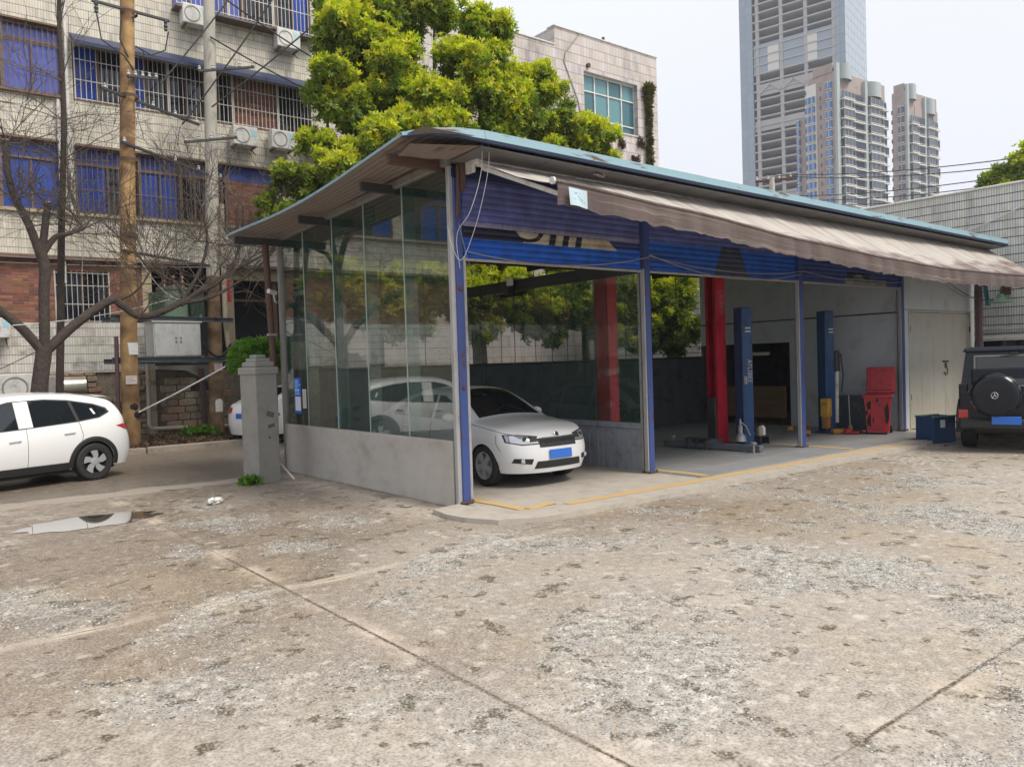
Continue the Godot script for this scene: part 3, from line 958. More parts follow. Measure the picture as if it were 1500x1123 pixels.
	for k in 5:
		b = MB.new()
		var z0 = -0.13 - 1.12 * k; var z1 = -0.12 - 1.12 * (k + 1)
		b.face([V(3.87, 0.865, z0), V(3.87, 0.865, z1), V(3.87, 3.35, z1), V(3.87, 3.35, z0)].duplicate())
		obj("pane", b, M.glass_clear, t)
		if k > 0:
			b = MB.new()
			b.box(V(3.87, 2.1, z0 + 0.005), V(0.012, 2.48, 0.008))
			obj("pane_joint", b, M.dark_steel, t)
	b = MB.new()
	b.box(V(3.87, 3.45, -2.95), V(0.16, 0.20, 5.7), Basis(), 0.01)
	obj("partition_beam", b, M.dark_steel, t)
	b = MB.new()
	b.box(V(3.80, 1.72, -0.095), V(0.04, 3.34, 0.05), Basis(), 0.004)
	obj("partition_post", b, M.frame_grey, t)
	# back wall: dark panels below, a band of panes above
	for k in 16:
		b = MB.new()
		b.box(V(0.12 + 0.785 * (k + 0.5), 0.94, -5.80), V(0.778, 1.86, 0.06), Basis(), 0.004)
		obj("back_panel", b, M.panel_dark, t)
	b = MB.new()
	b.box(V(6.35, 1.90, -5.80), V(12.5, 0.06, 0.10), Basis(), 0.006)
	b.box(V(6.35, 4.27, -5.80), V(12.5, 0.14, 0.10), Basis(), 0.006)
	obj("window_rail", b, M.dark_steel, t)
	for k in 12:
		b = MB.new()
		var x0 = 0.12 + 1.04 * k
		b.face([V(x0 + 0.01, 1.93, -5.80), V(x0 + 1.03, 1.93, -5.80), V(x0 + 1.03, 4.2, -5.80), V(x0 + 0.01, 4.2, -5.80)])
		obj("pane", b, M.glass_clear, t)
		b = MB.new()
		var wide = 0.10 if k in [0, 4, 8] else 0.014
		b.box(V(x0, 3.06, -5.80), V(wide, 2.3, wide * 0.8))
		obj("mullion", b, M.dark_steel, t)
	# right inner wall with a dark doorway
	for k in 6:
		var z0 = -0.08 - 0.953 * k; var z1 = z0 - 0.948
		for q in [[0.05, 2.805], [2.825, 4.45]]:
			if q[0] < 1 and z1 < -2.97 and z0 > -4.94:
				q = [2.23, 2.805]
			b = MB.new()
			b.box(V(12.64, (q[0] + q[1]) / 2, (z0 + z1) / 2), V(0.05, q[1] - q[0], z0 - z1), Basis(), 0.003)
			obj("inner_panel", b, M.panel_grey, t)
	b = MB.new()
	b.box(V(12.61, 2.815, -2.94), V(0.03, 0.035, 5.7))
	obj("panel_rail", b, M.panel_dark, t)
	b = MB.new()   # store room behind the closed bay
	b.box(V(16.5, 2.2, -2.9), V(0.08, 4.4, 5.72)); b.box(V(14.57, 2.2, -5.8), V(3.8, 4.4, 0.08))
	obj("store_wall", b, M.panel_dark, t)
	b = MB.new()
	b.box(V(12.95, 1.95, -4.02), V(0.04, 0.09, 0.52))
	obj("tube_light", b, M.paper, t)
	# roof sheet, edge trim, soffit, fascia
	b = MB.new()
	var f = func(u, v):
		var x = -0.85 + 17.45 * u
		var z = -6.2 + 7.0 * v
		var ph = fposmod(x / 0.125, 1.0)
		var rib = clampf((0.5 - absf(ph - 0.5) * 2.0) * 4.0 , 0.0, 1.0)
		return V(x, roof_y(x, z) + 0.032 * rib * smoothstep(0.78, 0.3, z) - 0.03 * smoothstep(0.2, 0.8, z), z)
	b.grid(1396, 14, f, true)
	obj("roof_sheet", b, M.roof_under, t)
	b = MB.new()
	var edge = []
	for k in 21: edge.append(V(-0.86, roof_y(-0.85, -6.2 + 6.6 * k / 20.0) + 0.012, -6.2 + 6.6 * k / 20.0))
	for k in 20:
		for q in [[edge[k] + V(0, 0.022, 0), edge[k + 1] + V(0, 0.022, 0), edge[k + 1] - V(0, 0.018, 0), edge[k] - V(0, 0.018, 0)]]:
			b.face([q[3], q[2], q[1], q[0]])
			b.face([q[0], q[1], q[1] + V(0.09, 0.012, 0), q[0] + V(0.09, 0.012, 0)])
	obj("roof_edge", b, M.fascia, t)
	for k in 14:
		b = MB.new()
		var x0 = 0.02 + k * 1.18
		b.box(V(x0 + 0.585, 4.645 - 0.012 * (x0 + 0.5), 0.42), V(1.165, 0.012, 0.70), R(Vector3.BACK, -0.69) * R(Vector3.RIGHT, -3))
		obj("soffit_panel", b, M.soffit, t)
	b = MB.new()
	b.face([V(-0.8, 4.66, 0.42), V(0.0, 4.665, 0.78), V(0.0, 4.64, 0.08), V(-0.75, 4.6, 0.05)])
	obj("soffit_panel", b, M.roof_under, t)
	var fx = [V(-0.9, 4.79, 0.40), V(-0.62, 4.835, 0.60), V(-0.3, 4.855, 0.74), V(0.05, 4.855, 0.82), V(2.45, 4.825, 0.82), V(4.9, 4.79, 0.82), V(7.3, 4.765, 0.83), V(9.7, 4.735, 0.82), V(12.1, 4.71, 0.82), V(14.4, 4.68, 0.82), V(16.62, 4.655, 0.82)]
	for k in fx.size() - 1:
		var a: Vector3 = fx[k]; var c: Vector3 = fx[k + 1]
		var hh = 0.15 if k > 2 else 0.06 + 0.03 * k
		var h1 = 0.15 if k > 1 else 0.09 + 0.03 * k
		b = MB.new()
		var out = (c - a).cross(Vector3.UP).normalized() * -1.0
		if out.z < 0: out = -out
		out = out * (0.004 * (k % 2))
		var pr0 = [a + out, a + out + V(0, -hh * 0.75, 0.015), a + out + V(0, -hh, 0.0), a + V(0, -hh, -0.05)]
		var pr1 = [c + out, c + out + V(0, -h1 * 0.75, 0.015), c + out + V(0, -h1, 0.0), c + V(0, -h1, -0.05)]
		b.face([pr0[1], pr1[1], pr1[0], pr0[0]])
		b.face([a + V(0.0, 0.03, -0.16) + out, pr0[0], pr1[0], c + V(0.0, 0.03, -0.16) + out])
		obj("fascia_panel", b, M.fascia, t)
		b = MB.new()
		b.face([pr0[2], pr1[2], pr1[1], pr0[1]]); b.face([pr0[3], pr1[3], pr1[2], pr0[2]])
		obj("fascia_lip", b, M.fascia_dark, t)
	b = MB.new()
	b.box(V(16.62, 4.58, 0.6), V(0.012, 0.16, 0.44))
	obj("fascia_end", b, M.fascia, t)
	# rafters inside
	for x in [1.95, 6.1, 8.35, 10.5]:
		b = MB.new()
		b.box(V(x, 4.25, -2.9), V(0.08, 0.16, 5.6), tilt, 0.006)
		obj("rafter", b, M.dark_steel, t)

# =============================== awning ===============================
func bar_y(x: float) -> float:
	var xs = [0.3, 2.7, 5.7, 8.4, 10.6, 13.0, 16.6]
	var ys = [4.07, 3.94, 3.73, 3.60, 3.53, 3.54, 3.60]
	for i in 6:
		if x <= xs[i + 1]: return lerpf(ys[i], ys[i + 1], smoothstep(0, 1, (x - xs[i]) / (xs[i + 1] - xs[i])) * 0.5 + 0.5 * (x - xs[i]) / (xs[i + 1] - xs[i]))
	return ys[6]
func awning():
	var t = thing("awning", "long faded brown retractable awning stretched along the workshop front", "awning")
	var b = MB.new()
	var wn = noise(55, 0.9, 3)
	var f = func(u, v):
		var x = lerpf(lerpf(0.32, 0.36, v), 16.6, u)
		var yb = 4.60 - 0.008 * x
		var y = lerpf(yb, bar_y(x), v) - 0.10 * sin(PI * v) * (0.6 + 0.5 * wn.get_noise_1d(x)) + 0.02 * sin(x * 5.0 + v * 3.0) * v + 0.012 * wn.get_noise_2d(x * 6, v * 4)
		return V(x, y, lerpf(0.36, 1.78, v))
	b.grid(220, 14, f, true)
	for i in b.uv.size(): b.uv[i] = Vector2(b.uv[i].x, b.uv[i].y)
	obj("fabric", b, M.awning, t)
	b = MB.new()
	var vn = noise(56, 1.4, 3)
	var f2 = func(u, v):
		var x = lerpf(0.37, 16.6, u)
		var drop = 0.26 + 0.022 * absf(sin(x * 7.0)) + 0.02 * vn.get_noise_1d(x * 3)
		return V(x, bar_y(x) - 0.01 - drop * v, 1.80 + 0.012 * v + 0.03 * v * sin(x * 9.0 + sin(x * 2.3) * 2.0) + 0.02 * v * vn.get_noise_1d(x * 4))
	b.grid(420, 6, f2)
	obj("valance", b, M.valance, t)
	b = MB.new()
	var pts = []
	for k in 41: pts.append(V(0.31 + 16.3 * k / 40.0, bar_y(0.31 + 16.3 * k / 40.0), 1.785))
	b.tube(pts, 0.028, 8)
	obj("front_bar", b, M.valance, t)
	b = MB.new()
	b.lathe([Vector2(0, 0), Vector2(0.045, 0), Vector2(0.045, 0.03), Vector2(0.0, 0.03)], 12, Transform3D(R(Vector3.BACK, 90), V(0.32, bar_y(0.3), 1.785)))
	obj("bar_cap", b, M.white_metal, t)
	b = MB.new()
	b.tube([V(0.3, 4.60, 0.28), V(16.5, 4.47, 0.28)], 0.05, 10)
	obj("roller_tube", b, M.white_metal, t)
	b = MB.new()
	b.box(V(0.26, 4.60, 0.2), V(0.05, 0.26, 0.18), Basis(), 0.01)
	b.box(V(0.30, 4.62, 0.3), V(0.10, 0.10, 0.10), Basis(), 0.02)
	obj("bracket", b, M.white_metal, t)
	b = MB.new()
	b.box(V(0.20, 4.47, 0.06), V(0.09, 0.42, 0.10), Basis(), 0.01)
	b.tube([V(0.12, 4.58, 0.1), V(0.10, 4.2, 0.12), V(0.09, 3.9, 0.1)], 0.022, 6)
	obj("hanger_plate", b, M.rusty, t)
	for q in [[V(0.34, 4.52, 0.36), V(0.56, 3.92, 1.74)], [V(8.4, 4.45, 0.3), V(8.9, 3.56, 1.72)]]:
		b = MB.new()
		var d: Vector3 = (q[1] - q[0]).normalized()
		b.box((q[0] + q[1]) / 2, V(0.045, 0.06, q[0].distance_to(q[1])), Basis.looking_at(-d, Vector3.UP), 0.008)
		obj("folding_arm", b, M.white_metal, t)
	for x in [2.25, 6.2, 10.1]:
		b = MB.new()
		b.box(V(x, 4.59, 0.62), V(0.26, 0.02, 0.06), R(Vector3.UP, 20), 0.004)
		b.tube([V(x - 0.12, 4.60, 0.6), V(x - 0.02, 4.66, 0.62), V(x + 0.1, 4.6, 0.64)], 0.012, 6)
		obj("clamp", b, M.frame_grey, t)
	# card tied to the valance
	b = MB.new()
	var f3 = func(u, v): return V(0.48 + 0.30 * u + 0.02 * v, bar_y(0.6) - 0.06 - 0.21 * v - 0.02 * u, 1.87 + 0.02 * sin(u * 5.0) * v)
	b.grid(8, 6, f3)
	tag(obj("card", b, mat("cardprint", Color(1, 1, 1), 0.6, {tex = T.cardprint})), "pale blue printed card hung on the left end of the awning valance", "card")

# =============================== old office building on the left ===============================
func win_cell(t: Node3D, x0: float, x1: float, y0: float, y1: float, kind: String, grille: String, zf := -15.0, trans := 0.0):
	var w = x1 - x0; var h = y1 - y0; var cx = (x0 + x1) / 2; var cy = (y0 + y1) / 2
	if kind == "brick":
		var bb = MB.new()
		bb.box(V(cx, cy - trans / 2, zf - 0.10), V(w - 0.01, h - trans, 0.12))
		obj("brick_infill", bb, M.brick, t)
		if trans > 0:
			bb = MB.new()
			bb.box(V(cx, y1 - trans / 2, zf - 0.07), V(w - 0.01, trans - 0.02, 0.05))
			obj("blue_strip", bb, M.blue_strip, t)
		if grille: grille_bars(t, x0, x1, y0, y1, grille, zf)
		return
	var fr = MB.new()
	var fw = 0.06
	fr.box(V(cx, y0 + fw / 2, zf - 0.10), V(w, fw, 0.09)); fr.box(V(cx, y1 - fw / 2, zf - 0.10), V(w, fw, 0.09))
	fr.box(V(x0 + fw / 2, cy, zf - 0.10), V(fw, h - fw * 2, 0.09)); fr.box(V(x1 - fw / 2, cy, zf - 0.10), V(fw, h - fw * 2, 0.09))
	fr.box(V(cx, cy - trans / 2, zf - 0.10), V(0.05, h - trans - fw * 2, 0.09))
	if trans > 0: fr.box(V(cx, y1 - trans, zf - 0.10), V(w - fw * 2, 0.06, 0.085))
	var win = obj("window", fr, M.frame_brown, t)
	for s in 2:
		var b = MB.new()
		var a0 = x0 + fw if s == 0 else cx + 0.025
		var a1 = cx - 0.025 if s == 0 else x1 - fw
		b.box(V((a0 + a1) / 2, (y0 + fw + y1 - trans - fw) / 2, zf - 0.115 - 0.015 * s), V(a1 - a0, y1 - trans - y0 - fw * 2 + 0.03, 0.012))
		var m = M.pane_dark
		if kind == "blue" or (kind == "mixl" and s == 0) or (kind == "mixr" and s == 1): m = M.pane_blue
		if kind == "pale": m = M.pane_blue_b
		obj("pane", b, m, win)
	if trans > 0:
		var b = MB.new()
		b.box(V(cx, y1 - trans / 2 - 0.01, zf - 0.11), V(w - fw * 2, trans - fw - 0.02, 0.012))
		obj("transom_pane", b, M.blue_strip if kind != "pale" else M.pane_blue_b, win)
	if grille: grille_bars(t, x0, x1, y0, y1, grille, zf)
func grille_bars(t: Node3D, x0: float, x1: float, y0: float, y1: float, m: String, zf: float):
	var b = MB.new()
	var n = int((x1 - x0) / 0.125)
	for i in n + 1:
		var x = lerpf(x0 + 0.03, x1 - 0.03, i / float(n))
		b.box(V(x, (y0 + y1) / 2, zf + 0.03), V(0.016, y1 - y0, 0.016))
	for y in [y0 + 0.04, lerpf(y0, y1, 0.36), lerpf(y0, y1, 0.72), y1 - 0.05]:
		b.box(V((x0 + x1) / 2, y, zf + 0.03), V(x1 - x0, 0.022, 0.022))
	for x in [x0 + 0.02, x1 - 0.02]: b.box(V(x, (y0 + y1) / 2, zf + 0.03), V(0.03, y1 - y0, 0.03))
	obj("grille", b, M[m], t)
func band(t: Node3D, called: String, x0: float, x1: float, y0: float, y1: float, m: String, zf := -15.0, d := 0.3):
	var b = MB.new()
	b.box(V((x0 + x1) / 2, (y0 + y1) / 2, zf - d / 2), V(x1 - x0, y1 - y0, d))
	obj(called, b, M[m], t)
func office_building():
	var t = thing("office_building", "old grey tiled four storey block with blue windows, barred openings and brick infill", "building")
	var XL = -24.0; var XR = 5.64
	# tiled bands between the rows of windows
	band(t, "tiled_wall", XL, XR, 5.10, 6.26, "tile")
	band(t, "tiled_wall", XL, XR, 8.10, 9.28, "tile")
	band(t, "tiled_wall", XL, XR, 11.08, 12.32, "tile")
	band(t, "tiled_wall", XL, XR, 14.2, 16.2, "tile")
	band(t, "tiled_wall", XL, -0.2, 2.02, 3.36, "tile_stained")
	# piers
	for q in [[-1.95, -1.70, 9.28, 11.08], [5.08, XR, 9.28, 11.08], [5.16, XR, 12.32, 14.2], [0.42, 0.92, 12.32, 14.2], [-8.2, -7.8, 9.28, 11.08], [-13.2, -12.8, 9.28, 11.08], [-18.5, -18.0, 9.28, 11.08]]:
		band(t, "tiled_wall", q[0], q[1], q[2], q[3], "tile")
	for q in [[-2.05, -1.75, 6.26, 8.10], [1.75, 2.0, 6.26, 8.10], [3.72, XR, 6.26, 8.10], [-8.2, -7.8, 6.26, 8.10], [-13.2, -12.8, 6.26, 8.10], [-18.5, -18, 6.26, 8.10]]:
		band(t, "tiled_wall", q[0], q[1], q[2], q[3], "tile")
	band(t, "tiled_wall", XL, -5.2, 12.32, 14.2, "tile")
	band(t, "tiled_wall", -2.4, 0.42, 12.32, 14.2, "tile")
	# dark inside behind everything
	var b = MB.new()
	b.box(V((XL + XR) / 2, 8.1, -19.0), V(XR - XL - 0.02, 16.0, 6.6))
	obj("core", b, M.recess, t)
	b = MB.new()
	b.box(V(XR - 0.15, 8.0, -15.5), V(0.28, 16.1, 0.5))
	obj("corner_wall", b, M.tile, t)
	# ledges
	for q in [[XL, XR, 5.06, 0.10, 0.18, "frame_brown"], [XL, -2.02, 8.10, 0.07, 0.14, "frame_brown"], [-1.72, 3.75, 8.08, 0.07, 0.14, "frame_brown"], [XL, XR, 6.24, 0.08, 0.10, "beige_wall"], [XL, -1.95, 9.27, 0.06, 0.12, "frame_brown"], [XL, -1.95, 11.10, 0.06, 0.14, "frame_brown"], [0.9, 5.2, 12.30, 0.06, 0.42, "grille_rust"]]:
		b = MB.new()
		b.box(V((q[0] + q[1]) / 2, q[2], -15.0 + q[4] / 2), V(q[1] - q[0], q[3], q[4]), Basis(), 0.008)
		obj("ledge", b, M[q[5]], t)
	# second storey windows
	for q in [[-4.9, -3.45, "mixr"], [-3.45, -2.05, "blue"], [-1.75, -0.15, "mixl"], [-0.15, 0.95, "blue"], [0.95, 1.75, "dark"]]:
		win_cell(t, q[0], q[1], 6.28, 8.08, q[2], "grille_rust" if q[0] > -3 else "", -15.0, 0.45)
	win_cell(t, 2.0, 2.3, 6.28, 8.08, "dark", "", -15.0, 0.45)
	win_cell(t, 2.3, 3.72, 6.28, 8.08, "brick", "", -15.0, 0.45)
	for k in 10:
		var x0 = -7.8 + 1.45 * k if k < 2 else -12.8 + 1.53 * (k - 2) if k < 5 else -18.0 + 1.6 * (k - 5) if k < 8 else -23.9 + 2.6 * (k - 8)
		var x1 = x0 + (1.45 if k < 2 else 1.53 if k < 5 else 1.6 if k < 8 else 2.6)
		win_cell(t, x0, x1, 6.28, 8.08, ["mixl", "blue", "dark", "mixr"][k % 4], "", -15.0, 0.45)
		win_cell(t, x0, x1, 9.3, 11.06, ["pale", "mixr", "blue", "dark"][k % 4], "grille_rust", -15.0, 0.4)
	# third storey windows
	for q in [[-4.9, -3.3, "pale"], [-3.3, -1.95, "pale"]]:
		win_cell(t, q[0], q[1], 9.3, 11.06, q[2], "grille_rust", -15.0, 0.4)
	for q in [[-1.68, -0.45, "mixl"], [-0.45, 0.72, "mixl"], [0.72, 1.75, "dark"], [1.75, 2.55, "dark"], [2.55, 3.95, "brick"], [3.95, 5.08, "dark"]]:
		win_cell(t, q[0], q[1], 9.3, 10.8, q[2], "grille_white")
	b = MB.new()   # sloping blue sheet over the grilles
	for k in 4:
		var x0 = -1.74 + 1.72 * k; var x1 = x0 + 1.70
		b.face([V(x0, 10.70, -14.45), V(x1, 10.70, -14.45), V(x1, 11.05, -14.98), V(x0, 11.05, -14.98)])
		b.face([V(x0, 10.68, -14.46), V(x0, 11.03, -14.99), V(x1, 11.03, -14.99), V(x1, 10.68, -14.46)])
		b.face([V(x0, 10.60, -14.45), V(x1, 10.60, -14.45), V(x1, 10.70, -14.45), V(x0, 10.70, -14.45)])
	obj("sheet_canopy", b, M.blue_metal, t)
	band(t, "lintel", -1.7, 5.08, 10.8, 11.08, "tile")
	# fourth storey windows behind a projecting cage
	for q in [[-5.2, -3.8, "dark"], [-3.8, -2.4, "blue"], [0.92, 1.95, "pale"], [1.95, 3.0, "pale"], [3.0, 4.0, "dark"], [4.0, 5.16, "mixr"]]:
		win_cell(t, q[0], q[1], 12.34, 14.18, q[2], "")
	grille_bars(t, 0.92, 2.4, 12.34, 14.1, "grille_white", -14.62)
	grille_bars(t, 2.4, 3.75, 12.34, 14.1, "grille_white", -14.62)
	grille_bars(t, 3.75, 5.16, 12.34, 14.1, "grille_white", -14.62)
	# first storey: brick with a barred window
	band(t, "brick_wall", XL, -2.36, 3.36, 5.02, "brick", -15.02, 0.25)
	band(t, "brick_wall", -1.02, -0.2, 3.36, 5.02, "brick", -15.02, 0.25)
	band(t, "brick_wall", -2.36, -1.02, 4.74, 5.02, "brick", -15.02, 0.25)
	win_cell(t, -2.36, -1.02, 3.36, 4.74, "dark", "grille_white", -15.06)
	# recess behind the transformer, balcony to the right
	band(t, "side_wall", -0.2, 0.05, 0.0, 5.02, "beige_wall", -15.0, 1.0)
	band(t, "balcony_front", 2.15, XR, 1.95, 2.80, "beige_wall", -15.0, 0.2)
	band(t, "balcony_post", 2.15, 2.35, 2.80, 5.02, "beige_wall", -15.0, 0.25)
	band(t, "balcony_post", 3.6, 3.72, 2.80, 4.66, "frame_brown", -15.1, 0.12)
	band(t, "balcony_post", 4.9, 5.1, 2.80, 5.02, "beige_wall", -15.0, 0.25)
	band(t, "balcony_beam", 2.35, XR, 4.66, 5.02, "beige_wall", -15.0, 0.25)
	band(t, "balcony_rail", 2.4, 4.85, 4.05, 4.12, "frame_brown", -15.3, 0.06)
	band(t, "inner_wall", 2.35, XR, 0.0, 1.95, "cement_dark", -15.6, 0.1)
	band(t, "back_wall", 0.05, 2.2, 0.0, 1.2, "stone_b", -15.5, 0.1)
	# rubble masonry at the foot, stone by stone
	b = MB.new()
	b.box(V(-10.1, 1.0, -15.17), V(27.8, 2.02, 0.2))
	var f = obj("foundation", b, M.stone_b, t)
	rng.seed = 64
	var y = 0.25
	var row = 0
	while y < 1.95:
		var h = rr(0.12, 0.17)
		var x = -4.3 + (0.15 if row % 2 else 0.0)
		while x < -0.3:
			var w = rr(0.22, 0.4)
			if rng.randf() > 0.1 and not (y > 1.3 and x > -1.55 and x < -0.85):
				var s = MB.new()
				s.box(V(x + w / 2, y + h / 2, -15.04 + rr(-0.02, 0.02)), V(w - 0.02, h - 0.018, 0.10), R(Vector3.BACK, rr(-2, 2)), 0.015)
				obj("stone", s, M[["stone_a", "stone_b", "stone_a", "stone_c"][rng.randi() % 4]], f)
			x += w
		y += h
		row += 1
	y = 0.2
	row = 0
	while y < 1.75:   # brick pier between the two poles
		var h = 0.2
		var x = 0.07 + (0.12 if row % 2 else 0.0)
		while x < 1.72:
			var w = rr(0.32, 0.5)
			if not (y > 1.25 and x > 0.75):
				var s = MB.new()
				s.box(V(x + w / 2, y + h / 2, -14.62 + rr(-0.015, 0.015)), V(w - 0.018, h - 0.018, 0.18), Basis(), 0.012)
				obj("stone", s, M[["stone_a", "stone_b", "stone_c"][rng.randi() % 3]], f)
			x += w
		y += h
		row += 1
	b = MB.new()   # slanting stair slab above the pier
	b.prism(poly([0.05, 2.15, 1.7, 2.15, 1.7, 1.5, 1.25, 1.75, 0.8, 2.0, 0.05, 2.05]), 0.5, Transform3D(Basis(), V(0, 0, -15.2)))
	obj("stair_slab", b, M.cement_dark, t)
	# down pipes on the wall
	for q in [[-1.87, 6.2, 13.6], [-2.12, 4.4, 9.2]]:
		b = MB.new()
		b.tube([V(q[0], q[1], -14.9), V(q[0] + 0.03, q[2], -14.9)], 0.045, 8)
		obj("down_pipe", b, M.white_metal, t)
	# outdoor air conditioner units
	ac_unit(V(1.45, 11.86, -14.72), 0.56, "air conditioner unit on the old block, under the top grille beside the grey pole")
	ac_unit(V(4.22, 11.80, -14.72), 0.56, "air conditioner unit on the old block, right of the grey pole below the top windows")
	ac_unit(V(2.75, 8.62, -14.72), 0.56, "air conditioner unit half hidden by twigs just right of the grey pole")
	ac_unit(V(3.92, 8.68, -14.72), 0.56, "middle air conditioner unit above the brick-filled window, near the green tree")
	ac_unit(V(5.08, 8.72, -14.72), 0.60, "air conditioner unit at the building corner, partly behind yellow-green leaves")
	ac_unit(V(-3.28, 1.32, -14.55), 0.72, "weathered air conditioner unit low on the rubble wall behind the white car")
	ac_unit(V(-3.75, 2.95, -14.75), 0.5, "small white air conditioner unit at the left edge beside the tree fork")
func ac_unit(at: Vector3, h: float, label: String):
	var t = thing("air_conditioner", label, "air conditioner", at, 0, "air conditioner units on the old block")
	var w = h * 1.32
	var b = MB.new()
	b.box(V(0, h / 2, 0), V(w, h, 0.34), Basis(), 0.02)
	obj("case", b, M.white_metal, t)
	b = MB.new()
	var fc = Transform3D(R(Vector3.RIGHT, 90), V(-w * 0.14, h * 0.5, 0.171))
	b.lathe([Vector2(h * 0.40, 0.0), Vector2(h * 0.40, 0.012), Vector2(h * 0.36, 0.012), Vector2(h * 0.34, -0.004), Vector2(0.001, -0.004)], 24, fc)
	obj("fan_grille", b, M.frame_grey, t)
	b = MB.new()
	b.box(V(w * 0.34, h * 0.68, 0.172), V(w * 0.22, h * 0.3, 0.006))
	obj("sticker", b, mat("sticker", Color(0.35, 0.6, 0.7), 0.5), t)
	b = MB.new()
	for s in [-1, 1]:
		b.box(V(w * 0.38 * s, -0.02, -0.02), V(0.04, 0.04, 0.46))
		b.box(V(w * 0.38 * s, -0.14, -0.02), V(0.025, 0.025, 0.42), R(Vector3.RIGHT, 35))
	obj("wall_bracket", b, M.grille_rust, t)

# =============================== white tiled block on the right ===============================
func tiled_block():
	var t = thing("tiled_building", "low white tiled building rising behind the right end of the workshop", "building")
	var b = MB.new()
	b.box(V(23.0, 3.1, -2.0), V(11.0, 6.2, 26.0))
	obj("wall", b, M.whitetile, t)
	b = MB.new()
	b.box(V(23.0, 6.22, -2.0), V(11.08, 0.07, 26.08), Basis(), 0.02)
	obj("coping", b, M.white_metal, t)
	b = MB.new()
	b.box(V(17.42, 2.20, 2.0), V(0.5, 0.09, 5.4), R(Vector3.BACK, 14), 0.01)
	b.box(V(17.46, 2.42, 2.0), V(0.1, 0.04, 5.4), Basis(), 0.005)
	obj("ledge", b, M.white_metal, t)
	b = MB.new()
	b.box(V(17.49, 1.1, 1.6), V(0.06, 2.0, 4.4))
	obj("dark_window", b, M.pane_dark, t)
	# things on and before it
	t = thing("yard_lamp", "green enamel lamp shade on a rusty bracket on the white tiled wall", "lamp", V(17.2, 3.1, 0.42))
	b = MB.new()
	b.lathe([Vector2(0.27, 0.0), Vector2(0.24, 0.035), Vector2(0.11, 0.12), Vector2(0.07, 0.22), Vector2(0.0, 0.23)], 20)
	b.lathe([Vector2(0.0, 0.20), Vector2(0.09, 0.12), Vector2(0.24, 0.02), Vector2(0.27, 0.0)], 20)
	obj("shade", b, M.lamp_green, t)
	b = MB.new()
	b.tube([V(0, 0.2, 0), V(0, 0.34, 0), V(0.08, 0.42, 0), V(0.28, 0.42, 0)], 0.02, 8)
	b.box(V(0.27, 0.36, 0.04), V(0.04, 0.3, 0.22), Basis(), 0.006)
	obj("bracket", b, M.rusty, t)
	t = thing("awning_post", "dark purple steel post standing at the far end of the awning", "post", V(16.1, 0, 0.3))
	b = MB.new()
	b.box(V(0, 2.2, 0), V(0.17, 4.3, 0.12), Basis(), 0.01)
	obj("shaft", b, M.purple_pipe, t)
	b = MB.new()
	b.box(V(0.115, 1.9, 0.0), V(0.06, 3.6, 0.10), Basis(), 0.01)
	obj("channel", b, M.frame_grey, t)
	b = MB.new()
	var f = func(u, v): return V(16.22 + 0.10 * v + 0.12 * u * v + 0.02 * sin(u * 9), 3.56 - 0.55 * v - 0.08 * u * sin(v * 3), 0.42 + 0.05 * sin(u * 7 + v * 3))
	b.grid(8, 10, f)
	tag(obj("rag", b, M.cloth_teal), "teal rag tied to the purple post under the awning", "rag")

